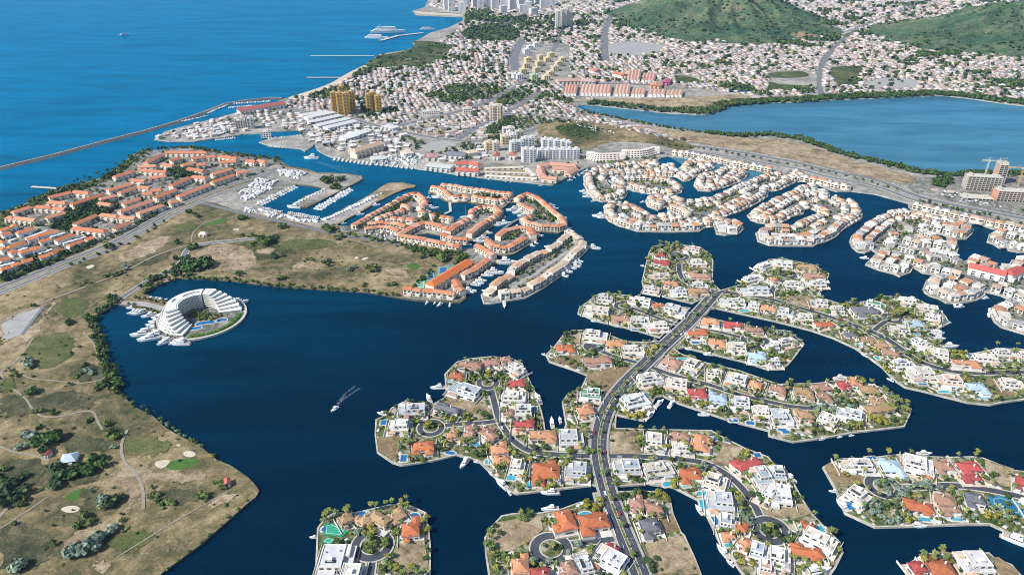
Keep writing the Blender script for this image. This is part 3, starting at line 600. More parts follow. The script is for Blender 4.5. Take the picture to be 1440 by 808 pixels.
road([(1004, 411), (985, 404), (962, 398), (955, 385), (955, 372)], 7, 'D'); cul((955, 362), 13, 'D', 8)
road([(1250, 687), (1280, 688), (1330, 683), (1380, 688), (1440, 701), (1500, 715)], 7, 'M'); cul((1242, 686), 14, 'M', 8)
road([(524, 776), (522, 800), (515, 840)], 7, 'L'); cul((524, 768), 15, 'L', 9)
# west coast road (two carriageways) and estate roads
WR = [(-80, 436), (12, 402), (75, 376), (140, 351), (175, 335), (225, 305), (275, 280), (325, 261), (362, 250), (400, 238)]
road(WR, 9, 'W', 'city_asphalt', True, False, 'coast_road'); road([(x + 4, y + 6) for x, y in WR[:-1]], 8, 'W', 'city_asphalt', True, True, 'coast_road')
road([(275, 284), (330, 299), (395, 313), (450, 326), (500, 335), (560, 345), (620, 357)], 8, 'W', 'city_asphalt', False, False, 'marina_road')
road([(165, 425), (205, 398), (240, 382), (258, 370), (262, 352), (280, 345), (330, 340), (360, 337)], 7, 'W', 'city_asphalt', True, False, 'hotel_road')
road([(172, 428), (200, 428), (230, 436)], 9, 'W', 'grey_concrete', False, False, 'causeway_road')
road([(700, 330), (722, 312), (752, 300), (760, 310)], 5, 'W', 'city_asphalt', False); 
road([(690, 425), (740, 395), (790, 360), (815, 345)], 6, 'P', 'grey_concrete', False)
road([(1115, 240), (1090, 257), (1050, 275), (1010, 293), (985, 304), (960, 316), (930, 317), (890, 312), (868, 300), (872, 294)], 7, 'R5', 'city_asphalt', False)
road([(1080, 290), (1095, 300), (1110, 296), (1125, 285), (1150, 288), (1175, 296), (1170, 315), (1140, 328), (1100, 333), (1080, 333)], 6, 'R6', 'city_asphalt', False)
road([(1255, 327), (1240, 335), (1225, 345), (1235, 352), (1265, 358), (1290, 365), (1340, 385), (1380, 395), (1440, 400)], 6, 'S1', 'city_asphalt', False)
road([(842, 256), (850, 266), (870, 268)], 5, 'R1', 'city_asphalt', False); road([(880, 262), (910, 262), (945, 265)], 5, 'R3', 'city_asphalt', False)
road([(850, 242), (900, 239), (950, 242), (985, 236)], 5, 'R2', 'city_asphalt', False)
def croad(px, w, kerb=False): road(px, w, 'X', 'city_asphalt', kerb, False, 'city_road')
croad([(690, 160), (770, 164), (827, 175), (882, 192), (937, 202), (1030, 213), (1080, 223), (1117, 229), (1165, 242), (1210, 249), (1245, 258), (1280, 275), (1330, 288), (1380, 298), (1440, 309), (1560, 335)], 13, True)
croad([(930, 208), (1030, 222), (1080, 232), (1125, 239), (1165, 251), (1215, 259), (1250, 269), (1277, 281), (1330, 294), (1400, 309)], 9, True)
croad([(380, 150), (440, 160), (490, 167), (530, 178), (575, 189), (640, 200), (700, 200), (760, 180)], 12, True)
croad([(852, 86), (850, 70), (852, 45), (856, 30), (865, 15)], 22); croad([(780, 118), (850, 118), (940, 121)], 16); croad([(560, 178), (640, 160), (700, 140), (760, 100), (785, 60), (800, 20)], 14)
croad([(1155, 140), (1150, 100), (1170, 70), (1200, 45), (1230, 30), (1290, 8)], 14); croad([(640, 200), (670, 180), (700, 168), (730, 150), (760, 130)], 12); croad([(610, 62), (655, 58), (700, 40), (740, 20)], 12)
croad([(725, 100), (722, 80), (735, 55)], 26)
def path(px, w, nm='footpath', base='W', mat='sandstone_path'): road(px, w * .75, base, mat, False, False, nm)
path(T4(0, 2, [(480, 5), (370, 45), (240, 95), (100, 160), (0, 210)]), 4.5); path(T4(0, 2, [(190, 290), (150, 350), (110, 410), (40, 465), (0, 490), (60, 570), (150, 630), (180, 690), (240, 740), (360, 735), (440, 710), (530, 700), (550, 760), (580, 808)]), 2.6)
path(T4(0, 2, [(130, 500), (180, 525), (300, 530), (420, 550), (540, 540), (600, 510)]), 2.2); path(T4(0, 2, [(470, 260), (520, 310), (550, 370), (550, 420)]), 2.6)
path(T4(0, 3, [(0, 95), (90, 130), (180, 140), (280, 175)]), 2.4); path(T4(0, 3, [(0, 490), (80, 410), (180, 330)]), 4); path(T4(0, 3, [(0, 560), (130, 480), (270, 380)]), 2.); path(T4(0, 3, [(660, 720), (850, 600), (1100, 450), (1300, 340)]), 1.6)
path(T4(0, 3, [(720, 0), (680, 90), (700, 190), (780, 260), (810, 340), (810, 450)]), 3.2); path(T4(0, 1, [(540, 790), (700, 730), (860, 640), (1040, 580), (1150, 560), (1390, 540)]), 4); path(T4(0, 1, [(1080, 560), (1080, 510), (1150, 450), (1240, 430)]), 2.5)
path(T4(1, 1, [(0, 620), (100, 630)]), 2); path(T4(1, 1, [(500, 540), (700, 590), (880, 630)]), 3)
# beach and sea jetties, breakwater
bw = [(-20, 242), (0, 237), (75, 219), (145, 200), (200, 186), (250, 171.5), (295, 156), (315, 147.5), (345, 142), (380, 138.5), (397, 139)]
bwp = resample(UP(bw), 12)
b = MB(); l1 = offs(bwp, 14, False); l2 = offs(bwp, 6.5, False); r2 = offs(bwp, -6.5, False); r1 = offs(bwp, -14, False)
j = lambda: random.uniform(-.6, .6)
rows = [[(x + j(), y + j(), -.5) for x, y in l1], [(x + j(), y + j(), 2.2 + j()) for x, y in l2], [(x + j(), y + j(), 2.3 + j()) for x, y in r2], [(x + j(), y + j(), -.5) for x, y in r1]]
for k in range(3):
    for i in range(len(bwp) - 1): b.quad([rows[k][i], rows[k + 1][i], rows[k + 1][i + 1], rows[k][i + 1]][::-1])
o = b.build('breakwater', 'rock'); ribbon('breakwater_track', bwp, 3.2, 3.0, 'grey_concrete', o, h=1.6)
thing(o, 'long grey rubble breakwater with a pale track on top, running into the sea', '', 'breakwater')
def jetty(px, w, look):
    p = UP(px); o = empty('jetty', (*p[0], 0)); q = [(x - p[0][0], y - p[0][1]) for x, y in p]
    ribbon('deck', q, w, 2.4, 'pale_concrete', o, h=.6); r = resample(q, 14)
    m = MB(); [m.tube((x, y, -1), (x, y, 1.9), .5, .5, 6) for x, y in r[::2]]; m.build('pile_row', 'grey_concrete', o)['kind'] = 'stuff'
    thing(o, look, '', 'jetty')
jetty([(526, 79.5), (437, 79.5)], 7, 'upper of the two long thin jetties running into the sea'); jetty([(478, 110), (432, 110)], 8, 'lower of the two long thin jetties running into the sea')
jetty([(88, 267), (45, 264)], 6, 'short jetty beside the terracotta town at left'); jetty(TZ(480, 240, 8, [(1220, 370), (1228, 470), (1160, 500)]), 4, 'white L-shaped jetty inside the terracotta estate basin')
jetty([(595, 47), (560, 51), (535, 58)], 16, 'broad ferry pier near the far port')
# ---------------------------------------------------------------- hills, far ground
def vnoise(X, Y, s, seed):
    x = X / s; y = Y / s; xi = np.floor(x).astype(int); yi = np.floor(y).astype(int); fx = x - xi; fy = y - yi
    fx = fx * fx * (3 - 2 * fx); fy = fy * fy * (3 - 2 * fy)
    def h(a, b):
        n = (a * 374761393 + b * 668265263 + seed * 1442695041) & 0x7fffffff; n = ((n ^ (n >> 13)) * 1274126177) & 0x7fffffff
        return (n & 0xffff) / 65535.
    return (h(xi, yi) * (1 - fx) + h(xi + 1, yi) * fx) * (1 - fy) + (h(xi, yi + 1) * (1 - fx) + h(xi + 1, yi + 1) * fx) * fy
def fbm(X, Y, s, seed, o=4): return sum(vnoise(X, Y, s / 2 ** k, seed + k) * .5 ** k for k in range(o)) / (2 - .5 ** (o - 1))
HILLS = [(890, 3330, 470, 740, 560, 190., 3), (1850, 2830, 510, 640, 480, 120., 9), (2750, 2700, 600, 500, 500, 150., 14), (-3000, -4000, 1, 1, 1, 0, 1)]
def hill_r(X, Y, H):
    cx, cy, rx, ryf, ryb, h, sd = H
    q = np.hypot((X - cx) / rx, (Y - cy) / np.where(Y < cy, ryf, ryb))
    return q + (fbm(X, Y, 260, sd) - .5) * .35
def hill_z(X, Y, H):
    r = hill_r(X, Y, H); a = np.arctan2(Y - H[1], X - H[0])
    spur = 1 - (.4 * np.abs(np.sin(a * 5.5 + 4 * fbm(X, Y, 420, H[6] + 5))) + .2 * np.abs(np.sin(a * 15 + 7 * fbm(X, Y, 260, H[6] + 6)))) * np.clip(r * 1.7, 0, 1)
    return H[5] * np.clip(1 - r, 0, 1) ** 1.05 * spur * (1 + .25 * (fbm(X, Y, 90, H[6] + 2) - .5)) + 7 * (fbm(X, Y, 22, H[6] + 8, 3) - .5) * np.clip((1 - r) * 5, 0, 1)
for H in HILLS[:3]:
    n = 200; xs = np.linspace(H[0] - H[2] * 1.25, H[0] + H[2] * 1.25, n); ys = np.linspace(H[1] - H[3] * 1.25, H[1] + H[4] * 1.25, n)
    X, Y = np.meshgrid(xs, ys); Z = hill_z(X, Y, H); Z = np.where(hill_r(X, Y, H) < 1, Z + LAND['X']['z'] + .3, -3)
    v = np.stack([X, Y, Z], -1).reshape(-1, 3); i = np.arange(n * n).reshape(n, n)
    f = np.stack([i[:-1, :-1], i[:-1, 1:], i[1:, 1:], i[1:, :-1]], -1).reshape(-1, 4)
    f = f[(v[f][..., 2].max(1) > 0)]
    me = bpy.data.meshes.new('hill'); me.from_pydata(v.tolist(), [], f.tolist()); me.materials.append(MATS['forest_hill'])
    me.polygons.foreach_set('use_smooth', [True] * len(f)); struct(put('hill', me))
def on_hill(X, Y, m=1.0):
    k = np.zeros(X.shape, bool)
    for H in HILLS[:3]: k |= hill_r(X, Y, H) < m
    return k

# ---------------------------------------------------------------- places of things
PLACES = dict(G='on the long finger right of the avenue', A='on the near island left of the avenue', I='on the curved island right of the avenue',
              B='on the short forked finger left of the avenue', K='on the bottom island left of the avenue', J='on the narrow spit right of the avenue')
def place_of(X, Y):
    for k, d in LAND.items():
        if k in 'XW': continue
        if inside(d['poly'], X, Y):
            x, y = PX(X, Y)
            if k == 'A':
                if x > 905 and y < 600 + (x - 866) * .11 or (x > 862 and y < 596): return 'G', PLACES['G']
                if x >= 846: return 'I', PLACES['I']
                if y < 530: return 'B', PLACES['B']
                return 'A', PLACES['A']
            if k == 'J': return ('K', PLACES['K']) if x < 855 + (y - 690) * .4 else ('J', PLACES['J'])
            return k, d['place']
    return None, ''
_place0 = place_of
def place_of(X, Y, reach=14):
    k, p = _place0(X, Y)
    if k is None:
        for r in (reach * .5, reach):
            for q in range(8):
                k, p = _place0(X + r * math.cos(q * .785), Y + r * math.sin(q * .785))
                if k: return k, p
    return k, p
def land_z(X, Y):
    z = None
    for k, d in LAND.items():
        if inside(d['poly'], X, Y) and not any(inside(h, X, Y) for h in d['holes']): z = max(z or 0, d['z'])
    return z
OCC = []          # footprints already taken: (x, y, r)
def free(X, Y, r): return all((X - a) ** 2 + (Y - b) ** 2 > (r + c) ** 2 for a, b, c in OCC)
ROADSEG = []
_sg = np.array([(*a, *b, w_) for p, w_ in ROADS for a, b in zip(p[:-1], p[1:])])
def off_road(X, Y, r):
    ax, ay, bx, by, w_ = _sg.T; dx, dy = bx - ax, by - ay
    t = np.clip(((X - ax) * dx + (Y - ay) * dy) / (dx * dx + dy * dy + 1e-9), 0, 1)
    return bool((np.hypot(X - ax - t * dx, Y - ay - t * dy) > w_ / 2 + r).all())

# ---------------------------------------------------------------- villas
STY = {  # form, roof colour, wall colour, words
 'T': ('hip', (.50, .16, .07), (.72, .68, .61), 'red-orange tiled villa'), 'O': ('hip', (.58, .28, .15), (.76, .71, .62), 'pale orange tiled villa'),
 'B': ('hip', (.42, .27, .15), (.62, .52, .40), 'tan hip-roofed villa'), 'P': ('hip', (.42, .24, .17), (.74, .68, .60), 'dusty brown tiled villa'),
 'R': ('hip', (.42, .085, .075), (.74, .68, .64), 'crimson-roofed villa'), 'W': ('flat', (.62, .62, .61), (.76, .75, .72), 'white flat-roofed villa'),
 'G': ('flat', (.38, .42, .46), (.76, .75, .72), 'grey flat-roofed villa'), 'N': ('flat', (.13, .28, .17), (.78, .77, .73), 'green flat-roofed villa'),
 'L': ('hip', (.42, .54, .64), (.78, .78, .78), 'pale blue roofed villa'), 'S': ('hip', (.17, .17, .19), (.72, .70, .66), 'dark slate roofed villa'),
 'C': ('flat', (.58, .53, .45), (.76, .71, .62), 'cream flat-roofed villa')}
UNIT = MB(); UNIT.box(0, 0, 0, 1, 1, 1, bottom=True); UNIT_GLASS = UNIT.mesh('window', ['window_glass']); UNIT_WALL = UNIT.mesh('chimney', ['wall_paint'])
_ac = MB(); _ac.box(0, 0, 0, 1.1, 1.0, .9, 0); _ac.tube((0, 0, .9), (0, 0, 1.0), .4, .4, 8, 1); AC = _ac.mesh('air_conditioner', ['steel', 'rubber'])
POOLS = []
def windows(root, vols, n_long=3, n_short=2):
    for (cx, cy, lx, ly, z0, st) in vols:
        for s in range(st):
            zz = z0 + .9 + s * 3.1
            for side in (-1, 1):
                for k in range(n_long):
                    put('window', UNIT_GLASS, root, loc=(cx + lx * ((k + .5) / n_long - .5), cy + side * (ly / 2), zz), scale=(lx / n_long * .55, .16, 1.5))
                for k in range(n_short):
                    put('window', UNIT_GLASS, root, loc=(cx + side * (lx / 2), cy + ly * ((k + .5) / n_short - .5), zz), scale=(.16, ly / n_short * .5, 1.5))
def villa(a, b, d, st, near=True):
    zr = 5.0
    A = U(*a, zr); B = U(*b, zr); X, Y = (A[0] + B[0]) / 2, (A[1] + B[1]) / 2
    L = max(9., math.hypot(B[0] - A[0], B[1] - A[1])) * 1.02; d *= 1.04; rz = math.atan2(B[1] - A[1], B[0] - A[0])
    if rz > math.pi / 2: rz -= math.pi
    if rz < -math.pi / 2: rz += math.pi
    zg = land_z(X, Y) or 1.5; key, pl = place_of(X, Y)
    form, rc, wc, words = STY[st]; rd = random.Random(int(X * 7 + Y * 13)); jf = lambda c, f, v: tuple(min(.85, max(.01, q * f * (1 + rd.uniform(-v, v) * .2))) for q in c); jit = lambda c, v=.1: jf(c, 1 + rd.uniform(-v, v), v)
    if st in 'WG' and rd.random() < .65: rc = rd.choice([(.66, .65, .63), (.5, .5, .5), (.56, .5, .42), (.42, .44, .47), (.56, .38, .29), (.6, .56, .5)])
    if st in 'WGC': wc = rd.choice([(.76, .75, .72), (.72, .68, .6), (.66, .64, .6), (.74, .7, .63)])
    rc = jit(rc, .14); wc = jit(wc, .06)
    o = empty('villa', (X, Y, zg), rz)
    # terrace slab and boundary wall
    pm = MB(); pl_ = L + rd.uniform(3, 6); pd = d + rd.uniform(4, 7); ph = .3 + rd.uniform(0, .12)
    pm.box(0, -1., -.4, pl_, pd, ph + .4); pm.build('terrace', 'paving', o, jit(rd.choice([(.6, .54, .45), (.68, .64, .57), (.52, .47, .42), (.58, .44, .35), (.62, .6, .56)]), .1))
    wcol = jit((.7, .66, .58), .1)
    for sx in (-1, 1): wl = MB(); wl.box(sx * (pl_ / 2 + .2), 0, -.2, .3, pd + 4, 1.9); wl.build('boundary_wall', 'wall_paint', o, wcol)
    if form == 'hip':
        H = 5.0 if rd.random() < .6 else 3.3; sgn = rd.choice([-1, 1]); wx = sgn * L * rd.uniform(.22, .32); wlx = L * rd.uniform(.32, .45); wly = d * rd.uniform(.5, .75)
        side = rd.choice([-1, -1, 1]); wy = side * (d * .5)
        w = MB(); w.box(0, 0, -.4, L * .96, d * .84, H + .4); w.box(wx, wy, -.4, wlx, wly, H - .55 + .4)
        px_ = -sgn * L * .2; w.box(px_, -side * d * .46, -.4, L * .3, d * .3, 3.2)
        w.build('wall', 'wall_paint', o, wc)
        r = MB(); r.hip(0, 0, H, L, d * .92, d * .2); r.hip(wx, wy, H - .6, wlx + 1, wly + .9, min(wlx, wly) * .25)
        r.hip(px_, -side * d * .5, 2.9, L * .34, d * .36, .9)
        r.build('roof', 'roof_tile', o, rc)
        if rd.random() < .6:
            f_ = MB(); f_.box(-sgn * L * .36, side * d * .42, -.4, L * .34, d * .42, 3.3); f_.build('side_wing', 'wall_paint', o, wc); f_ = MB(); f_.box(-sgn * L * .36, side * d * .42, 2.9, L * .36, d * .44, .28); f_.build('wing_roof', 'flat_roof', o, jit(rd.choice([(.62, .6, .56), (.4, .41, .43), rc, (.55, .45, .36)]), .15))
        put('chimney', UNIT_WALL, o, wc, loc=(-wx * .6, d * .12 * side, H), scale=(.9, .9, d * .2 + 1.6))
        windows(o, [(0, 0, L * .96, d * .84, 0, 2 if H > 4.5 else 1)], 3, 1)
    else:
        ux = rd.choice([-1, 1]) * L * .12; uy = d * rd.uniform(.04, .12); ul = L * rd.uniform(.6, .74); ud = d * rd.uniform(.62, .76)
        w = MB(); w.box(0, 0, -.4, L, d, 3.3 + .4); w.box(ux, uy, 3.3, ul, ud, 2.8)
        w.box(-ux * 2.2, -d * .56, -.4, L * .34, d * .3, 3.3)
        w.build('wall', 'wall_paint', o, wc)
        p = MB()
        def para(cx, cy, lx, ly, z):
            for s in (-1, 1):
                p.box(cx + s * (lx / 2 - .2), cy, z, .5, ly + .12, .75); p.box(cx, cy + s * (ly / 2 - .2), z, lx - .6, .5, .72)
        para(0, 0, L, d, 3.3); para(ux, uy, ul, ud, 6.1); p.build('parapet', 'wall_paint', o, wc)
        r = MB(); r.box(0, 0, 3.2, L - .9, d - .9, .22); r.box(ux, uy, 6.0, ul - .9, ud - .9, .25); r.build('roof', 'flat_roof', o, rc)
        s = MB(); sx = ux + ul * rd.uniform(-.3, .3); sy = uy + ud * rd.uniform(-.25, .25)
        s.box(sx, sy, 6.1, 3.4, 2.8, 2.0); s.box(sx, sy, 8.1, 3.9, 3.3, .3); s.build('stair_tower', 'wall_paint', o, wc)
        if rd.random() < .7:
            e = MB(); ex = -ux * 2.4; e.box(ex + L * rd.uniform(-.06, .06), d * .3, 3.3, L * rd.uniform(.2, .3), d * rd.uniform(.25, .38), rd.choice([1.2, 2.6, 3.0])); e.build('upper_wing', 'wall_paint', o, jit(rd.choice([wc, wc, (.5, .47, .42), (.6, .5, .4)]), .08))
        if rd.random() < .5:
            e = MB(); e.hip(-ux * 2.2, -d * .56, 3.1, L * .37, d * .34, d * .07); e.build('porch_roof', 'roof_tile', o, jit(rd.choice([(.52, .24, .14), (.45, .33, .25), (.4, .4, .42), (.56, .36, .25)]), .15))
        if rd.random() < .4:
            e = MB()
            for q in range(4): e.box(ux + (q - 1.5) * 1.9, uy - ud * .25, 6.35, 1.7, 2.6, .12)
            e.build('roof_panels', 'window_glass', o)['kind'] = 'stuff'
        for k in range(rd.randint(1, 3)): put('air_conditioner', AC, o, loc=(ux + ul * rd.uniform(-.38, .38), uy + ud * rd.uniform(-.38, .38), 6.25), rz=rd.uniform(0, 3))
        if rd.random() < .45:
            g = MB()
            for q in range(7): g.box(-ux * 2.2 + (q - 3) * L * .045, -d * .34, 6.3, .22, d * .26, .22, bottom=True)
            for sx_ in (-1, 1):
                for sy_ in (-1, 1): g.box(-ux * 2.2 + sx_ * L * .13, -d * .34 + sy_ * d * .11, 3.3, .25, .25, 3.0)
            g.build('pergola', 'wall_paint', o, wc)['kind'] = 'stuff'
        windows(o, [(0, 0, L, d, 0, 1), (ux, uy, ul, ud, 3.3, 1)], 3, 2)
    thing(o, words, pl, 'villa', 'villas on the canal islands')
    OCC.append((X, Y, min(L, d) * .62)); ca, sa = math.cos(rz), math.sin(rz)
    if L > d * 1.25:
        for s in (-1, 1): OCC.append((X + ca * s * (L - d) / 2, Y + sa * s * (L - d) / 2, d * .55))
    return o
V = {
 (2, 3): [(100, 25, 250, 25, 12, 'O'), (265, 35, 400, 35, 18, 'W'), (-10, 195, 70, 205, 14, 'W'), (118, 218, 268, 222, 19, 'T'), (300, 215, 425, 225, 16, 'W'), (280, 450, 325, 560, 14, 'T'), (380, 520, 540, 500, 15, 'T'),
   (0, 765, 95, 760, 14, 'O'), (100, 805, 215, 805, 10, 'R'), (300, 735, 345, 815, 10, 'P'), (378, 690, 420, 795, 12, 'G'), (470, 675, 630, 760, 17, 'W'), (532, 662, 600, 672, 7, 'R'), (580, 205, 722, 200, 16, 'G'), (745, 225, 900, 205, 13, 'G'),
   (755, 45, 870, 60, 18, 'C'), (895, 20, 995, 25, 9, 'P'), (905, 90, 1000, 95, 8, 'W'), (1065, 15, 1060, 105, 12, 'O'), (1265, 215, 1390, 165, 10, 'R'), (945, 235, 1065, 240, 13, 'T'), (1085, 265, 1205, 300, 15, 'W'), (1100, 385, 1245, 400, 17, 'G'), (1355, 255, 1450, 245, 17, 'G'),
   (1395, 335, 1470, 370, 15, 'W'), (1165, 500, 1260, 520, 14, 'G'), (1255, 525, 1320, 550, 8, 'T'), (1180, 580, 1255, 580, 6, 'O'), (1285, 615, 1335, 640, 9, 'O'), (1340, 660, 1440, 690, 13, 'G'), (1390, 760, 1480, 780, 13, 'W'), (660, 410, 740, 412, 11, 'P'), (752, 440, 845, 436, 11, 'P'), (722, 540, 825, 530, 13, 'S')],
 (1, 3): [(880, 95, 1000, 82, 12, 'T'), (1070, 32, 1135, 22, 8, 'O'), (1165, 25, 1235, 20, 9, 'P'), (1285, 5, 1350, 45, 9, 'P'), (1318, 112, 1415, 100, 12, 'O'), (1342, 172, 1420, 145, 8, 'O'), (470, 512, 545, 480, 9, 'B'), (580, 525, 645, 480, 9, 'B'), (645, 470, 745, 522, 10, 'B'), (742, 500, 835, 450, 9, 'B'),
   (818, 562, 920, 552, 14, 'T'), (355, 730, 545, 730, 26, 'W'), (440, 795, 590, 800, 14, 'W')],
 (3, 3): [(5, 232, 95, 238, 14, 'G'), (5, 345, 130, 362, 18, 'W'), (205, 565, 380, 650, 12, 'W'), (200, 540, 255, 540, 7, 'T'), (135, 672, 310, 682, 10, 'T'), (5, 700, 125, 730, 18, 'G'), (405, 187, 590, 192, 11, 'G'), (640, 192, 745, 195, 15, 'L'), (765, 170, 930, 212, 20, 'W'), (935, 185, 1040, 195, 12, 'P'),
   (1072, 197, 1195, 197, 11, 'R'), (1092, 255, 1200, 258, 7, 'R'), (455, 330, 560, 395, 14, 'W'), (775, 412, 930, 432, 11, 'T'), (940, 370, 1060, 400, 12, 'P'), (965, 445, 1075, 445, 7, 'P'), (1102, 372, 1215, 392, 12, 'S'), (1395, 280, 1460, 300, 12, 'R'), (900, 775, 1040, 780, 15, 'T'), (1075, 735, 1240, 735, 17, 'W'), (800, 775, 880, 765, 10, 'R'), (1440, 420, 1540, 430, 14, 'W')],
 (1, 2): [(1140, 432, 1270, 445, 11, 'P'), (1272, 418, 1370, 416, 9, 'P'), (1378, 412, 1430, 402, 9, 'P'), (1092, 490, 1165, 492, 9, 'T'), (1105, 555, 1250, 600, 16, 'G'), (1005, 672, 1140, 700, 9, 'S'), (800, 690, 950, 682, 14, 'G'), (830, 655, 930, 682, 8, 'P'), (745, 775, 860, 775, 14, 'W'), (1180, 802, 1240, 780, 8, 'P'), (1260, 785, 1320, 808, 8, 'P'), (1395, 705, 1440, 705, 9, 'P'), (1430, 440, 1500, 480, 12, 'C')],
 (2, 2): [(-25, 532, 75, 537, 9, 'R'), (-55, 612, 75, 617, 12, 'G'), (-15, 692, 108, 692, 14, 'W'), (12, 772, 125, 777, 9, 'R'), (388, 592, 500, 602, 13, 'N'), (368, 702, 460, 692, 12, 'O'), (248, 342, 345, 332, 11, 'T'), (402, 262, 535, 276, 15, 'W'), (532, 312, 635, 317, 11, 'O'), (622, 352, 742, 352, 12, 'C'), (402, 416, 560, 412, 11, 'P'),
   (478, 57, 565, 62, 10, 'C'), (412, 122, 545, 140, 15, 'W'), (557, 168, 670, 177, 12, 'P'), (668, 187, 775, 190, 12, 'C'), (762, 217, 875, 212, 12, 'C'), (852, 112, 980, 140, 15, 'W'), (788, 102, 855, 102, 7, 'T'), (655, 62, 778, 85, 9, 'C'), (990, 22, 1100, 22, 12, 'B'), (892, 22, 980, 22, 10, 'W'), (745, 5, 830, 20, 9, 'W'),
   (1172, 77, 1310, 85, 10, 'W'), (1330, 100, 1390, 108, 9, 'W'), (1397, 112, 1460, 120, 10, 'O'), (1290, 15, 1440, 15, 9, 'W'), (1072, 187, 1168, 202, 12, 'O'), (1188, 207, 1300, 217, 11, 'R'), (1310, 242, 1410, 242, 10, 'P'), (988, 262, 1100, 262, 10, 'T'), (1107, 302, 1200, 307, 11, 'O'), (1208, 332, 1315, 342, 14, 'C'), (1328, 387, 1430, 397, 13, 'L'),
   (852, 402, 948, 432, 14, 'P'), (972, 422, 1060, 452, 18, 'W'), (1097, 482, 1180, 492, 11, 'C'), (1203, 502, 1320, 530, 16, 'W'), (1335, 532, 1405, 552, 11, 'O'), (718, 522, 838, 502, 14, 'C'), (862, 532, 985, 552, 14, 'C'), (988, 592, 1090, 592, 11, 'R'), (632, 652, 758, 622, 17, 'W'), (1107, 622, 1208, 632, 12, 'L'), (1228, 642, 1333, 652, 14, 'G'), (1352, 692, 1445, 702, 14, 'G')],
 (3, 2): [(12, 562, 100, 582, 12, 'P'), (148, 582, 250, 592, 12, 'B'), (258, 562, 350, 552, 11, 'P'), (275, 617, 348, 617, 9, 'P'), (392, 552, 450, 542, 9, 'R'), (480, 508, 486, 555, 8, 'O'), (528, 572, 618, 567, 13, 'B'), (575, 637, 668, 637, 9, 'B'), (552, 692, 695, 672, 12, 'B'), (15, 722, 130, 722, 17, 'W'), (168, 722, 250, 717, 12, 'B'), (288, 722, 385, 760, 12, 'C'), (388, 692, 535, 730, 12, 'G'),
   (65, 312, 155, 296, 8, 'G'), (5, 422, 60, 420, 8, 'G'), (-5, 335, 55, 330, 9, 'W'), (-15, 112, 45, 117, 10, 'O'), (52, 132, 145, 147, 13, 'G'), (152, 167, 248, 172, 12, 'C'), (278, 212, 362, 197, 10, 'T'), (428, 257, 500, 265, 8, 'S'), (242, 82, 335, 90, 9, 'G'), (352, 122, 428, 127, 9, 'G'), (472, 132, 605, 132, 17, 'S'), (555, 92, 660, 110, 12, 'N'), (738, 72, 832, 82, 12, 'C'), (835, 107, 958, 127, 11, 'C'), (882, 162, 970, 182, 12, 'W'), (782, 197, 878, 207, 11, 'L'),
   (692, 232, 800, 247, 14, 'C'), (808, 292, 903, 340, 12, 'W'), (902, 362, 1012, 382, 15, 'C'), (522, 292, 600, 287, 10, 'P'), (595, 317, 675, 317, 11, 'B'), (642, 367, 738, 382, 11, 'P'), (712, 432, 822, 432, 11, 'G'), (782, 482, 935, 482, 16, 'C'), (957, 522, 1088, 532, 16, 'W'), (1117, 562, 1225, 567, 13, 'L'), (1312, 537, 1440, 552, 14, 'C'), (1038, 422, 1185, 432, 9, 'O'), (1165, 397, 1285, 402, 12, 'W'), (1280, 367, 1382, 372, 11, 'C'), (1398, 382, 1465, 392, 12, 'W')],
 (2, 1): [(798, 667, 885, 672, 11, 'R'), (762, 747, 885, 747, 11, 'W'), (965, 587, 1058, 602, 14, 'W'), (1008, 667, 1092, 667, 11, 'C'), (1002, 747, 1112, 747, 13, 'P'), (855, 785, 935, 790, 10, 'O'), (805, 622, 860, 625, 8, 'R'), (1310, 770, 1400, 745, 11, 'W'), (1380, 700, 1440, 680, 11, 'W'), (1010, 797, 1100, 800, 9, 'W')],
 (3, 1): [(15, 672, 135, 682, 13, 'W'), (162, 692, 268, 697, 11, 'B'), (190, 745, 320, 750, 11, 'P'), (5, 767, 60, 760, 9, 'O'), (95, 790, 200, 795, 11, 'W'), (215, 790, 320, 785, 10, 'W')]}
for (c, r), lst in V.items():
    for x1, y1, x2, y2, d, st in lst:
        (a, b) = T4(c, r, [(x1, y1), (x2, y2)]); villa(a, b, d, st)

# ---------------------------------------------------------------- pools and courts
def add_pool(px, w_, d_, rz=0., shape=0, deep=False):
    X, Y = U(*px, 1.5); zg = land_z(X, Y)
    if zg is None: return
    key, pl = place_of(X, Y); o = empty('swimming_pool', (X, Y, zg + .38 + .01 * (len(POOLS) % 9)), rz); POOLS.append(o)
    if shape == 0: ring = [(-w_ / 2, -d_ / 2), (w_ / 2, -d_ / 2), (w_ / 2, d_ / 2), (-w_ / 2, d_ / 2)]
    elif shape == 1: ring = disc((0, 0), w_ / 2, 20, d_ / 2)
    else: ring = chaikin([(-w_ / 2, -d_ / 2), (0, -d_ * .3), (w_ / 2, -d_ / 2), (w_ / 2, d_ * .3), (w_ * .1, d_ / 2), (-w_ / 2, d_ * .35)], 2)
    flat('coping', offs(ccw(ring), -1.3), .12, 'pale_concrete', o, skirt=.8); flat('pool_water', ring, .2, 'pool_deep' if deep else 'pool_tile', o)
    thing(o, ('deep blue ' if deep else 'turquoise ') + ('rectangular', 'round', 'curved')[shape] + ' swimming pool', pl, 'pool', 'garden swimming pools'); OCC.append((X, Y, max(w_, d_) * .6))
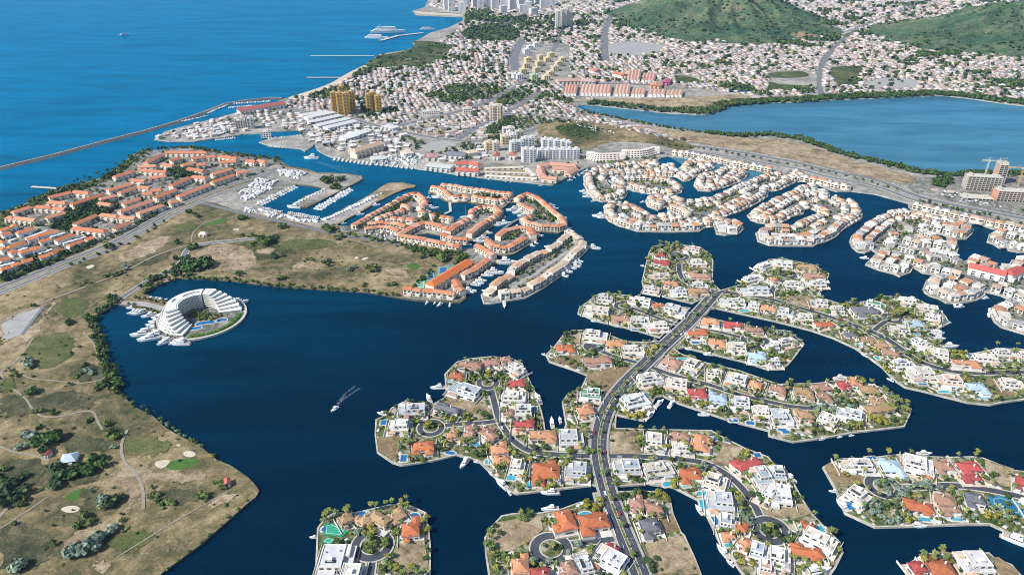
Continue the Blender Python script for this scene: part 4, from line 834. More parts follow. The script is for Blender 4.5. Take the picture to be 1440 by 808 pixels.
for t, lst in {(1, 3): [(830, 152, 5, 8, 0, 1), (1093, 122, 9, 4, 1, 1), (1308, 172, 6, 6, 2, 0), (600, 467, 9, 6, 2, 1), (890, 482, 8, 8, 1, 1), (390, 550, 5, 5, 2, 1), (1232, 75, 7, 5, 2, 0), (1435, 262, 7, 7, 2, 0)],
       (2, 3): [(105, 302, 7, 8, 2, 0), (335, 285, 6, 3.5, 0, 1), (410, 470, 10, 6, 1, 0), (880, 298, 9, 6, 2, 0), (980, 307, 6, 4, 2, 0), (1075, 350, 9, 4, 0, 0), (1128, 42, 8, 6, 1, 1), (1145, 503, 4, 8, 0, 1), (1268, 700, 6, 8, 2, 1), (1220, 637, 6, 5, 2, 0), (750, 395, 7, 6, 2, 1), (1075, 410, 5, 9, 0, 0), (1375, 135, 7, 5, 0, 1)],
       (3, 3): [(285, 550, 7, 6, 0, 0), (462, 420, 6, 8, 0, 1), (125, 345, 4, 4, 0, 1), (1060, 497, 8, 3.5, 2, 0), (100, 5, 6, 4, 0, 1), (580, 152, 8, 3, 0, 1), (880, 497, 8, 3.5, 0, 0)],
       (1, 2): [(720, 760, 6, 8, 2, 1), (1098, 527, 6, 4, 2, 0), (1098, 567, 5, 7, 0, 0)],
       (2, 2): [(690, 238, 7, 3.5, 2, 1), (955, 402, 9, 4, 2, 0), (1032, 312, 9, 4.5, 1, 1), (885, 587, 8, 5, 0, 1), (760, 607, 4, 7, 0, 1), (1340, 762, 7, 6, 2, 1), (1245, 747, 8, 5, 2, 1), (1310, 132, 14, 5, 2, 0), (1105, 347, 7, 3.5, 0, 1), (125, 685, 4, 8, 0, 1)],
       (3, 2): [(65, 557, 7, 4.5, 1, 0), (515, 325, 7, 5, 2, 0), (1210, 622, 8, 5, 2, 0), (988, 587, 10, 3.5, 0, 0), (835, 263, 6, 5, 2, 0), (1000, 190, 5, 6, 0, 1), (870, 235, 8, 3, 0, 0), (80, 800, 7, 3, 0, 1), (615, 397, 4, 8, 2, 0), (870, 545, 8, 3, 0, 1), (1145, 385, 6, 6, 1, 1)]}.items():
    for x, y, w_, d_, sh, dp in lst: add_pool(T4(*t, [(x, y)])[0], w_, d_, random.uniform(-.2, .2), sh, bool(dp))
def court(px, base, col, look, pl, inner=None):
    p = ccw(UP(px)); c = (sum(q[0] for q in p) / len(p), sum(q[1] for q in p) / len(p)); z = LAND[base]['z'] + .5
    o = empty('sports_court', (*c, z)); q = [(x - c[0], y - c[1]) for x, y in p]
    flat('court_surround', q, .1, 'court_paint', o, skirt=.7, color=col)
    s = [(x * .68, y * .68) for x, y in q]; flat('playing_surface', s, .14, 'court_paint', o, color=inner or tuple(k * .7 for k in col))
    ribbon('boundary_line', ccw(s), .35, .17, 'road_line', o, closed=True)
    thing(o, look, pl, 'court'); OCC.append((*c, 10))
court(T4(1, 3, [(385, 530), (420, 522), (525, 570), (485, 602), (375, 592)]), 'L', (.03, .26, .15), 'green sports court with a blue pool corner', LAND['L']['place'], (.03, .32, .2))
court(T4(1, 3, [(372, 630), (400, 605), (450, 615), (420, 645)]), 'L', (.02, .3, .2), 'small green court', LAND['L']['place'], (.03, .36, .24))
court(T4(3, 3, [(1235, 375), (1300, 372), (1440, 425), (1440, 490), (1340, 470), (1240, 420)]), 'M', (.03, .2, .35), 'blue hard court', LAND['M']['place'])
Z3 = lambda pts: TZ(560, 335, 8, pts)
court(Z3([(315, 400), (400, 392), (425, 470), (320, 510)]), 'W', (.12, .3, .16), 'lower green tennis court with a blue centre', 'beside the long terracotta block', (.04, .12, .32))
court(Z3([(445, 335), (575, 330), (560, 400), (440, 440)]), 'W', (.16, .32, .22), 'middle green tennis court with a blue centre', 'beside the long terracotta block', (.04, .12, .3))
court(Z3([(585, 320), (700, 250), (740, 255), (610, 340)]), 'W', (.1, .26, .26), 'upper narrow green court', 'beside the long terracotta block', (.03, .2, .22))
court(Z3([(200, 500), (300, 495), (295, 575), (205, 575)]), 'W', (.3, .55, .4), 'pale green court', 'below the tennis courts of the terracotta estate')
# ---------------------------------------------------------------- waterfront townhouses of the canal estates
TH = []      # (X, Y, z, rz, L, d, roofkey, wall)
TPAL = dict(white=[((.66, .62, .56), 0), ((.5, .46, .41), 0), ((.52, .27, .16), 1), ((.68, .66, .62), 0), ((.45, .31, .22), 1), ((.58, .54, .49), 0), ((.5, .44, .36), 0), ((.58, .29, .15), 1), ((.7, .68, .65), 0), ((.36, .35, .35), 0), ((.44, .28, .22), 1), ((.6, .44, .32), 1)],
            terra=[((.58, .22, .11), 1), ((.62, .27, .15), 1), ((.56, .24, .14), 1), ((.54, .19, .095), 1), ((.62, .34, .22), 1)], cream=[((.56, .42, .3), 1), ((.6, .46, .34), 1), ((.62, .55, .46), 0), ((.55, .33, .2), 1)])
def rows_along(p, z, spacing, depth, inset, pal, gap=.4, h=7.5, closed=True, jump=0., skipf=None):
    pts = resample(p, 2.0, closed); n = len(pts); k = 0; last = None
    while k < n:
        x, y = pts[k]; x2, y2 = pts[(k + 3) % n]; x0, y0 = pts[k - 3] if closed else pts[max(0, k - 3)]
        tx, ty = x2 - x0, y2 - y0; l = math.hypot(tx, ty)
        if l < 2.5: k += 1; continue
        tx /= l; ty /= l; hx, hy = x - ty * inset, y + tx * inset
        ok = inside(p, hx, hy) and inside(p, x - ty * (inset + depth * .45), y + tx * (inset + depth * .45))
        if ok and all((hx - q[0]) ** 2 + (hy - q[1]) ** 2 > (spacing * .86) ** 2 for q in TH[-260:]) and off_road(hx, hy, depth * .3) and free(hx, hy, spacing * .3):
            if not (skipf and skipf(hx, hy)):
                rc, hip = random.choice(TPAL[pal]); TH.append((hx, hy, z, math.atan2(ty, tx), spacing - gap, depth * random.uniform(.85, 1.1), rc, hip, h * random.choice([.72, 1, 1, 1.12])))
            k += max(1, int(spacing / 2))
        else: k += 1
for k in ('R1', 'R2', 'R3', 'R4', 'R5', 'R6', 'S1', 'S2', 'S3'):
    rows_along(LAND[k]['poly'], LAND[k]['z'], 11, 12.5, 9.5, 'white', 1.1, 6.6)
for k in ('R5', 'R6', 'S1', 'R4', 'R2'): rows_along(LAND[k]['poly'], LAND[k]['z'], 12, 11, 24, 'white', 1.5, 5.5)
rows_along(LAND['P']['poly'], LAND['P']['z'], 14, 12, 9, 'cream', 2.5, 7)
def line_rows(px, spacing, depth, pal, base, h=6.8, gap=.15):
    p = UP(px); pts = resample(p, spacing, False)
    for (ax, ay), (bx, by) in zip(pts[:-1], pts[1:]):
        x, y = (ax + bx) / 2, (ay + by) / 2; rc, hip = random.choice(TPAL[pal])
        l = math.hypot(bx - ax, by - ay)
        if l > 3: TH.append((x, y, LAND[base]['z'] + .1, math.atan2(by - ay, bx - ax), l - gap, depth, rc, hip, h * random.choice([.95, 1, 1.08])))
Z1 = lambda pts: TZ(480, 240, 8, pts); Z2 = lambda pts: TZ(660, 240, 8, pts)
for z in (Z1([(140, 670), (350, 550), (570, 425), (760, 320), (860, 305), (930, 370), (950, 440), (870, 470)]), Z1([(400, 590), (650, 510), (780, 470)]), Z1([(270, 710), (420, 690), (560, 700), (660, 740)]), Z1([(560, 590), (730, 600), (860, 600)]), Z1([(300, 650), (480, 640), (650, 660), (730, 690)]),
          Z1([(660, 780), (800, 690), (930, 640), (1080, 670), (1200, 710)]), Z1([(680, 440), (780, 450)]), Z1([(1000, 560), (1060, 550)]), Z1([(1120, 570), (1250, 590)]), Z1([(1200, 740), (1330, 650), (1430, 600)]), Z1([(880, 510), (960, 520)]), Z1([(1020, 225), (1100, 240), (1180, 290), (1240, 345)]), Z1([(1130, 200), (1280, 220), (1440, 250)]), Z1([(1250, 350), (1350, 330), (1440, 345)]),
          Z2([(0, 245), (200, 275), (480, 310)]), Z2([(40, 340), (200, 365), (330, 385), (430, 350)]), Z2([(20, 560), (30, 500), (130, 460), (270, 455), (350, 500), (290, 570), (160, 640), (60, 720), (0, 770)]), Z2([(530, 370), (640, 310), (760, 345), (860, 430), (960, 520), (1060, 610), (1060, 660), (990, 680), (830, 680), (640, 630), (600, 590)]), Z2([(560, 420), (640, 460), (720, 500)]), Z2([(600, 610), (700, 560)]),
          Z2([(320, 800), (400, 730), (560, 690), (690, 710), (720, 780)]), Z3([(1000, 70), (1080, 150), (1220, 165), (1330, 110), (1420, 50)]), Z3([(10, 20), (250, 60), (480, 110), (700, 160)]), Z3([(500, 15), (620, 60), (780, 70)]), Z3([(880, 140), (980, 190), (1080, 250)]), Z3([(720, 480), (870, 400), (1010, 300)]), Z3([(70, 630), (260, 650)]), Z3([(290, 650), (500, 670), (640, 690)]), Z3([(640, 540), (680, 620), (730, 660)])):
    line_rows(z, 8.5, 10.5, 'terra', 'W')
for z in ([(945, 218), (980, 222), (1010, 229), (1055, 238), (1085, 243)], [(1100, 256), (1125, 254), (1150, 258), (1180, 266), (1195, 267)], [(1283, 293), (1310, 299), (1335, 305), (1362, 311), (1385, 316), (1410, 321), (1440, 327)]): line_rows(z, 11, 13, 'white', 'X', 7.5, 1.)
BIGTH = [z for z in (T4(3, 1, [(1130, 690), (1340, 740)]), T4(3, 1, [(1345, 740), (1430, 705)]))]
# prototypes
def th_parts(hip, hh):
    w = MB(); w.box(0, 0, -.6, 1, 1, 1.)
    return w
_w = MB(); _w.box(0, 0, -.08, 1, .86, 1.08); _w.box(.22, -.45, -.08, .45, .16, .6); TH_W = _w.mesh('wall', ['wall_paint'])
_r = MB(); _r.hip(0, 0, 1., 1.02, .98, .24, 0., .04); TH_R1 = _r.mesh('roof', ['roof_tile'])
_r = MB(); _r.box(0, 0, 1., .94, .8, .03)
for s in (-1, 1): _r.box(s * .48, 0, .97, .05, .88, .11); _r.box(0, s * .42, .97, .92, .04, .11)
_r.box(.2, .1, 1.03, .3, .22, .26); TH_R0 = _r.mesh('roof', ['flat_roof'])
_g = MB()
for z_ in (.12, .56):
    for s in (-1, 1):
        for k in (-1, 1): _g.box(k * .24, s * .435, z_, .3, .02, .26, bottom=True)
TH_G = _g.mesh('glazing', ['window_glass'])
TH.sort(key=lambda q: q[1])
vis = []
for q in TH:
    x, y = PX(q[0], q[1], 4)
    vis.append(-20 < x < 1460)
TH = [q for q, v in zip(TH, vis) if v]
def rw(c, v):
    f = 1 + random.uniform(-v, v); return tuple(min(.85, max(.005, k * f * (1 + random.uniform(-v, v) * .18))) for k in c)
house_v = np.array([(-.5, -.5, 0), (.5, -.5, 0), (.5, .5, 0), (-.5, .5, 0), (-.5, -.5, 1), (.5, -.5, 1), (.5, .5, 1), (-.5, .5, 1), (-.5, 0, 1), (.5, 0, 1)], float)
flat_f = [(0, 1, 5, 4), (1, 2, 6, 5), (2, 3, 7, 6), (3, 0, 4, 7), (4, 5, 6, 7)]
gab_v = house_v.copy(); gab_v[8:, 2] = 1.28
gab_f = [(0, 1, 5, 4), (1, 2, 6, 9, 5), (2, 3, 7, 6), (3, 0, 4, 8, 7), (4, 5, 9, 8), (6, 7, 8, 9)]
MASS = Bulk()
def mass_houses(P, S, A, wall, roof, gable):
    g = gable
    C = np.repeat(wall[g][:, None], 6, 1); C[:, 4:] = roof[g][:, None]; MASS.add(gab_v, gab_f, P[g], S[g], A[g], C)
    C = np.repeat(wall[~g][:, None], 5, 1); C[:, 4:] = roof[~g][:, None]; MASS.add(house_v[:8], flat_f, P[~g], S[~g], A[~g], C)
NTH = 300
terr = lambda q: q[6][0] > q[6][2] * 2.2 and q[7]
for i, (x, y, z, a, L, d, rc, hip, h) in enumerate(TH):
    OCC.append((x, y, min(L, d) * .5))
    if i < NTH:
        o = empty('townhouse', (x, y, z), a); o.scale = (L, d, h)
        wc = rw((.74, .70, .62) if not terr((0,) * 6 + (rc, hip)) else (.76, .67, .54), .07)
        put('wall', TH_W, o, wc); put('roof', TH_R1 if hip else TH_R0, o, rw(rc, .12)); put('glazing', TH_G, o)['kind'] = 'stuff'
        key, pl = place_of(x, y)
        if key in (None, 'H'): key, pl = ('W', 'in the terracotta canal estate') if x < 250 else ('X', 'in the row under the coast road')
        thing(o, ('terracotta-roofed' if rc[0] > rc[2] * 2.2 and hip else 'tan-roofed' if hip else 'white flat-roofed') + ' waterfront townhouse', pl, 'townhouse', 'waterfront townhouses')
rest = TH[NTH:]
if rest:
    a = np.array([[q[0], q[1], q[2] - .3] for q in rest]); S = np.array([[q[4], q[5], q[8]] for q in rest]); A = np.array([q[3] for q in rest])
    TMASS = Bulk(); keep = MASS; MASS = TMASS
    tw = np.array([rw((.72, .62, .49) if q[6][0] > q[6][2] * 2.2 and q[7] else (.64, .57, .48), .14) for q in rest]); tr_ = np.array([rw(q[6], .16) for q in rest]); tg = np.array([bool(q[7]) for q in rest])
    mass_houses(a, S, A, tw, tr_, tg)
    wv = []; wf = []
    for sd in (-1, 1):
        for zz in (.14, .56):
            for kx in (-.26, .26):
                i0 = len(wv); e = sd * .506; wv += [(kx - .16, e, zz), (kx + .16, e, zz), (kx + .16, e, zz + .26), (kx - .16, e, zz + .26)]; wf.append((i0, i0 + 1, i0 + 2, i0 + 3) if sd < 0 else (i0 + 3, i0 + 2, i0 + 1, i0))
    MASS.add(np.array(wv), wf, a, S, A, np.full((len(a), len(wf), 3), .04))
    fl = ~tg; m_ = int(fl.sum()); ca, sa = np.cos(A[fl]), np.sin(A[fl]); ox = RNG.uniform(-.2, .2, m_) * S[fl, 0]; oy = RNG.uniform(-.2, .2, m_) * S[fl, 1]
    Pp = a[fl] + np.stack([ox * ca - oy * sa, ox * sa + oy * ca, S[fl, 2] - .2], 1); C = np.repeat(tw[fl][:, None] * .97, 5, 1); C[:, 4] = tr_[fl] * .8; MASS.add(house_v[:8], flat_f, Pp, np.stack([S[fl, 0] * RNG.uniform(.3, .6, m_), S[fl, 1] * RNG.uniform(.3, .55, m_), RNG.uniform(1.5, 3, m_)], 1), A[fl], C)
    Pq = a.copy(); Pq[:, 0] += np.sin(A) * S[:, 1] * .62; Pq[:, 1] -= np.cos(A) * S[:, 1] * .62; C = np.repeat(tw[:, None] * .85, 5, 1); MASS.add(house_v[:8], flat_f, Pq, np.stack([S[:, 0] * .9, S[:, 1] * .3, S[:, 2] * RNG.choice([.12, .3, .5], len(a))], 1), A, C)
    o = TMASS.build('townhouse_rows', 'house_mass'); o['label'] = 'far rows of small pale and terracotta waterfront townhouses'; o['category'] = 'townhouses'; MASS = keep

# ---------------------------------------------------------------- terracotta terraces of the west town
def terrace(a, b, d=10., h=6.5, rc=(.52, .17, .07), wc=(.72, .6, .47), name='terrace_house', look=None, pl='', cat='terrace', n=None, base='W', rise=.26, grp='terracotta terraces of the west town'):
    A = U(*a, h); B = U(*b, h); X, Y = (A[0] + B[0]) / 2, (A[1] + B[1]) / 2; L = math.hypot(B[0] - A[0], B[1] - A[1]); rz = math.atan2(B[1] - A[1], B[0] - A[0])
    o = empty(name, (X, Y, LAND[base]['z'] + .1), rz); w = MB(); w.box(0, 0, -.5, L - .4, d * .88, h + .5); n = n or max(2, int(L / 9))
    for k in range(n): w.box(-L / 2 + L * (k + .3) / n, -d * .5, -.5, L / n * .4, d * .18, h * .62 + .5)
    w.build('wall', 'wall_paint', o, rw(wc, .06)); r = MB(); r.hip(0, 0, h, L, d, d * rise, 0. if random.random() < .5 else d * .35)
    r.build('roof', 'roof_tile', o, rw(rc, .12))
    for s in (-1, 1):
        g = MB()
        for k in range(n):
            for st in range(max(1, int(h / 3.1))): g.box(-L / 2 + L * (k + .7) / n, s * d * .44, .9 + st * 3.0, L / n * .35, .12, 1.4, bottom=True)
        g.build('glazing', 'window_glass', o)['kind'] = 'stuff'
    thing(o, look or 'terracotta-roofed terrace', pl or 'in the west coast town', cat, grp); OCC.append((X, Y, d * .6)); return o
WZ = [(0, 185, 90, 160), (105, 145, 180, 130), (20, 230, 110, 205), (170, 215, 350, 160), (275, 275, 385, 250), (385, 240, 570, 190), (400, 300, 510, 270), (565, 290, 740, 225), (0, 310, 40, 290), (0, 385, 70, 360), (80, 360, 265, 300), (95, 415, 180, 385), (195, 415, 305, 380), (312, 380, 405, 355),
      (0, 490, 100, 460), (0, 590, 110, 550), (115, 545, 220, 510), (230, 505, 335, 475), (400, 460, 505, 430), (512, 425, 635, 365), (690, 345, 850, 285), (870, 280, 945, 255)]
for x1, y1, x2, y2 in WZ:
    (a, b) = TZ(0, 300, 7.2, [(x1, y1), (x2, y2)]); terrace(a, b, 10, 6.0, (.66, .22, .085), (.78, .77, .75), pl='in the near corner rows of the west town')
for x1, y1, x2, y2 in [(260, 262, 480, 182), (510, 250, 660, 205), (640, 315, 870, 245), (190, 385, 280, 355), (350, 440, 530, 372), (0, 545, 150, 505), (90, 290, 160, 265)]:
    (a, b) = TZ(0, 300, 7.2, [(x1, y1), (x2, y2)]); terrace(a, b, 5, 3.0, (.66, .68, .7), (.7, .7, .7), 'carport', 'long white carport', 'between the rows of the west town', 'carport', rise=.06, grp='white carports of the west town')
for x1, y1, x2, y2 in [(70, 395, 180, 360), (40, 420, 85, 424), (88, 425, 205, 437), (260, 425, 365, 395), (200, 360, 300, 366), (305, 370, 370, 376), (275, 310, 400, 280), (410, 275, 510, 286), (270, 335, 380, 341), (400, 350, 580, 290), (560, 320, 660, 295), (560, 341, 630, 351), (420, 460, 540, 410), (410, 480, 600, 500), (565, 405, 670, 416), (680, 420, 765, 427),
      (640, 485, 730, 450), (690, 345, 785, 315), (670, 390, 860, 325), (775, 400, 920, 350), (640, 195, 755, 160), (605, 270, 745, 230), (745, 211, 820, 217), (670, 285, 770, 250), (780, 250, 845, 256), (850, 270, 910, 266), (805, 290, 860, 286), (870, 310, 990, 265), (950, 340, 1005, 325), (1000, 305, 1180, 235), (1190, 225, 1320, 180), (960, 245, 1070, 195), (1080, 190, 1165, 201),
      (835, 200, 940, 186), (790, 155, 940, 166), (780, 136, 880, 131), (820, 115, 915, 65), (930, 55, 1170, 56), (915, 120, 980, 131), (960, 102, 1020, 86), (1020, 130, 1100, 110), (1060, 145, 1150, 161), (1080, 91, 1160, 77), (1105, 126, 1165, 120), (1190, 180, 1310, 145), (1235, 75, 1340, 91), (1235, 112, 1330, 106), (1168, 80, 1220, 76), (1330, 170, 1400, 160), (1390, 100, 1440, 110), (1445, 100, 1500, 110)]:
    (a, b) = T4(0, 1, [(x1, y1), (x2, y2)]); terrace(a, b, 11, 7, random.choice([(.62, .24, .13), (.64, .28, .16), (.58, .2, .1)]), (.76, .66, .54))
for x1, y1, x2, y2, d, rc, lk in [(345, 165, 440, 150, 12, (.5, .58, .64), 'derelict pale blue clubhouse'), (258, 132, 288, 130, 6, (.5, .14, .1), 'small red-roofed hut left of the clubhouse'), (1262, 296, 1300, 286, 7, (.48, .15, .11), 'small red-roofed hut near the golf point')]:
    (a, b) = T4(0, 3, [(x1, y1), (x2, y2)]); terrace(a, b, d, 3.2, rc, (.66, .62, .56), 'golf_hut', lk, 'on the dry golf course', 'hut', n=2, grp='golf course huts')
(a, b) = T4(0, 1, [(1122, 508), (1166, 510)]); terrace(a, b, 8, 4, (.62, .56, .46), (.68, .62, .52), 'golf_hut', 'lone cream hut', 'by the coast road golf path', 'hut', n=2, grp='golf course huts')
# long terracotta block beside the tennis courts, mall by the right edge and other long blocks
(a, b) = Z3([(350, 545), (810, 265)]); terrace(a, b, 15, 9.5, (.62, .17, .05), (.7, .62, .5), 'apartment_block', 'longest bright terracotta-roofed block', 'beside the tennis courts', 'apartment block', grp='long apartment blocks')
for (a, b), lk in zip(BIGTH, ('long white building with a crimson roof', 'short crimson-roofed wing of the long white building')): terrace(a, b, 15, 9, (.55, .12, .1), (.76, .72, .68), 'apartment_block', lk, 'in the east canal estate', 'apartment block', base='S1', grp='long apartment blocks')
(a, b) = TZ(460, 160, 5.333, [(190, 290), (405, 225)]); terrace(a, b, 18, 13, (.6, .4, .28), (.76, .66, .5), 'apartment_block', 'long cream slab hotel', 'on the marina waterfront', 'apartment block', base='X', grp='long apartment blocks')
for x1, y1, x2, y2 in [(960, 380, 1060, 375), (1060, 372, 1150, 395), (970, 425, 1140, 435)]:
    (a, b) = TZ(460, 160, 5.333, [(x1, y1), (x2, y2)]); terrace(a, b, 16, 8, (.5, .15, .1), (.74, .66, .58), 'waterfront_mall', 'red-roofed waterfront hall', 'across the channel from the terracotta estate', 'hall', base='X', grp='red-roofed waterfront halls')
(a, b) = TZ(210, 120, 5.333, [(665, 195), (1010, 140)]); terrace(a, b, 22, 9, (.5, .15, .13), (.7, .66, .62), 'boatyard_hall', 'long red-roofed hall', 'in the harbour behind the breakwater', 'hall', base='X', grp='harbour halls')
for k, (x1, y1, x2, y2) in enumerate([(280, 665, 440, 632), (300, 690, 480, 650), (330, 712, 520, 668), (390, 722, 560, 682), (250, 652, 410, 628)]):
    (a, b) = T4(1, 0, [(x1, y1), (x2, y2)]); terrace(a, b, 22, 6, (.62, .62, .6), (.66, .66, .66), 'market_hall', 'long parallel pale roofed hall', 'left of the marina below the yellow towers', 'hall', base='X', rise=.05, grp='parallel pale halls')
for x1, y1, x2, y2, rc in [(750, 385, 940, 405, (.6, .58, .54)), (890, 300, 1040, 310, (.22, .22, .25)), (330, 340, 440, 330, (.66, .64, .6)), (560, 300, 640, 290, (.62, .5, .4)), (740, 320, 830, 318, (.55, .3, .28)), (1060, 280, 1100, 300, (.6, .5, .34)), (430, 90, 520, 110, (.66, .66, .66)), (200, 160, 300, 130, (.6, .6, .6)), (110, 190, 220, 160, (.68, .67, .66))]:
    (a, b) = TZ(460, 160, 5.333, [(x1, y1), (x2, y2)]); terrace(a, b, 24, 7, rc, (.7, .66, .6), 'commercial_hall', 'broad flat commercial hall', 'along the channel north of the marina', 'hall', base='X', rise=.04, grp='commercial halls along the channel')
for x1, y1, x2, y2 in [(625, 505, 700, 492), (700, 488, 915, 505), (650, 590, 765, 602), (840, 562, 905, 525), (640, 520, 655, 575), (730, 520, 860, 530)]:
    (a, b) = TZ(640, 140, 5.333, [(x1, y1), (x2, y2)]); terrace(a, b, 13, 6, (.6, .31, .22), (.74, .58, .46), 'apartment_block', 'low pinkish terracotta block', 'on the waterfront point below the apartments', 'apartment block', base='X', grp='terracotta blocks on the point')
for x1, y1, x2, y2 in [(215, 522, 515, 512), (220, 548, 600, 560), (225, 575, 612, 598), (530, 520, 600, 580)]:
    (a, b) = TZ(640, 140, 5.333, [(x1, y1), (x2, y2)]); terrace(a, b, 9, 3.2, (.66, .6, .5), (.68, .62, .52), 'waterfront_shed', 'long low cream shed', 'on the cleared waterfront plot', 'shed', base='X', rise=.05, grp='long waterfront sheds')
# red-roofed workshop blocks on the lagoon shore
for x0, x1, y0, y1, rc in [(95, 205, 395, 500, (.56, .27, .2)), (245, 380, 392, 500, (.58, .36, .28)), (380, 520, 392, 500, (.58, .34, .27)), (560, 690, 390, 505, (.58, .37, .28)), (710, 830, 430, 510, (.56, .34, .25)), (870, 1015, 440, 510, (.58, .36, .27)), (1030, 1175, 445, 515, (.56, .34, .25)), (670, 790, 255, 375, (.58, .34, .27)), (805, 925, 285, 380, (.56, .3, .24))]:
    for k in range(4):
        xx = x0 + (x1 - x0) * (k + .5) / 4; (a, b) = TZ(780, 60, 6.545, [(xx - 8, y1 - 28), (xx + 10, y0)])
        terrace(a, b, (x1 - x0) / 4 / 6.545 * 1.85, 7, rc, (.8, .76, .7), 'workshop', 'red-roofed gabled workshop', 'on the far lagoon shore', 'workshop', n=6, base='X', rise=.2, grp='gabled workshops on the lagoon shore')
for x1, y1, x2, y2, rc, wc in [(880, 385, 985, 390, (.6, .32, .2), (.75, .45, .3)), (995, 355, 1065, 360, (.5, .14, .25), (.6, .2, .32)), (570, 300, 640, 290, (.6, .2, .1), (.7, .6, .5)), (335, 260, 400, 255, (.5, .2, .15), (.6, .5, .45)), (20, 350, 230, 345, (.52, .36, .28), (.62, .5, .42)), (240, 350, 380, 355, (.5, .34, .28), (.6, .5, .44))]:
    (a, b) = TZ(780, 60, 6.545, [(x1, y1), (x2, y2)]); terrace(a, b, 40, 8, rc, wc, 'workshop', 'broad pinkish workshop', 'behind the lagoon-shore workshops', 'workshop', base='X', rise=.1, grp='broad workshops')

# ---------------------------------------------------------------- towers and apartment blocks
def tower(px, w_, d_, h, col, look, pl, rz=.25, floors=None, roofc=None, base='X', grp='apartment towers', notch=True):
    X, Y = U(*px, LAND[base]['z']); o = empty('apartment_tower', (X, Y, LAND[base]['z']), rz); floors = floors or int(h / 3.1)
    w = MB(); w.box(0, 0, -.5, w_, d_, h + .5)
    if notch:
        for s in (-1, 1): w.box(s * w_ * .5, 0, -.5, w_ * .12, d_ * .45, h * .97 + .5); w.box(s * w_ * .25, -d_ * .5, -.5, w_ * .22, d_ * .12, h * .97 + .5)
    w.build('wall', 'wall_paint', o, rw(col, .05))
    p = MB()
    for s in (-1, 1): p.box(s * (w_ / 2 - .3), 0, h, .6, d_, 1.1); p.box(0, s * (d_ / 2 - .3), h, w_ - 1.2, .6, 1.1)
    p.build('parapet', 'wall_paint', o, rw(col, .05)); r = MB(); r.box(0, 0, h, w_ - 1.4, d_ - 1.4, .15); r.build('roof', 'flat_roof', o, roofc or (.55, .53, .5))
    q = MB(); q.box(w_ * .1, 0, h + .15, w_ * .3, d_ * .4, 3.4); q.build('lift_housing', 'wall_paint', o, rw(col, .08))
    n = max(2, int(w_ / 5)); nd = max(2, int(d_ / 5))
    for f in range(floors):      # one ribbon of windows per storey
        g = MB(); zz = 1.2 + f * h / floors
        for s in (-1, 1):
            for k in range(n):
                xk = (k + .5) / n - .5
                g.box(w_ * xk, s * (d_ / 2 + (d_ * .06 if s < 0 and notch and .14 < abs(xk) < .36 else 0)), zz, w_ / n * .5, .25, h / floors * .5, bottom=True)
            for k in range(nd):
                yk = (k + .5) / nd - .5; g.box(s * (w_ / 2 + (w_ * .06 if notch and abs(yk) < .225 else 0)), d_ * yk, zz, .25, d_ / nd * .5, h / floors * .5, bottom=True)
        g.build('storey_windows', 'window_glass', o)['kind'] = 'stuff'
    thing(o, look, pl, 'tower', grp); OCC.append((X, Y, max(w_, d_) * .75)); return o
Y4 = (.66, .42, .12)
for x, y, h in [(445, 628, 44), (478, 641, 48), (512, 643, 48), (546, 625, 46), (492, 610, 52), (640, 627, 40), (664, 622, 42), (692, 637, 40)]:
    tower(T4(1, 0, [(x, y)])[0], 13, 15, h, Y4, 'yellow ochre apartment tower', 'above the marina halls', .3, grp='yellow towers', roofc=(.5, .45, .35))
tower(T4(1, 0, [(1350, 668)])[0], 27, 20, 30, (.72, .58, .42), 'broad beige tower', 'in the middle of the city', .1)
tower(T4(1, 0, [(1203, 612)])[0], 9, 9, 17, (.6, .34, .24), 'small brick-red tower', 'in the middle of the city', .1)
Z7 = lambda pts: TZ(640, 140, 5.333, pts)
for x, y, h, w_ in [(528, 462, 24, 13), (575, 462, 24, 13), (645, 442, 18, 13), (690, 443, 18, 12), (745, 440, 18, 13), (800, 440, 18, 13), (850, 440, 18, 13), (900, 440, 18, 13), (670, 358, 17, 12), (715, 362, 17, 12), (760, 368, 17, 12), (810, 372, 17, 12), (845, 376, 16, 10), (435, 390, 20, 12), (485, 385, 20, 13), (520, 360, 20, 12), (565, 358, 20, 12)]:
    tower(Z7([(x, y)])[0], w_, 14, h, (.78, .77, .76), 'white apartment block', 'in the cluster behind the cleared waterfront plot', .2, grp='white apartment blocks')
for x, y, h, w_, c in [(250, 376, 16, 13, (.74, .62, .42)), (305, 380, 17, 12, (.74, .66, .54)), (370, 330, 16, 14, (.74, .63, .44)), (430, 322, 17, 12, (.76, .74, .7)), (480, 300, 18, 14, (.6, .54, .42)), (405, 275, 10, 9, (.74, .73, .7))]:
    tower(Z7([(x, y)])[0], w_, 14, h, c, 'cream apartment block', 'left of the white apartment cluster', .2, grp='cream apartment blocks')
for x, y in [(310, 460), (432, 455)]: terrace(*Z7([(x - 28, y - 40), (x + 28, y - 40)]), 16, 9, (.5, .17, .12), (.76, .7, .64), 'apartment_block', 'small red-roofed block', 'in front of the cream apartment blocks', 'apartment block', base='X', grp='small red-roofed blocks')
for x, y, h in [(262, 160, 66), (288, 156, 72), (316, 150, 78)]: tower(T4(2, 0, [(x, y)])[0], 26, 24, h, (.74, .68, .6), 'tall pale tower', 'of the trio left of the green hill', .1, 20, grp='far pale towers')
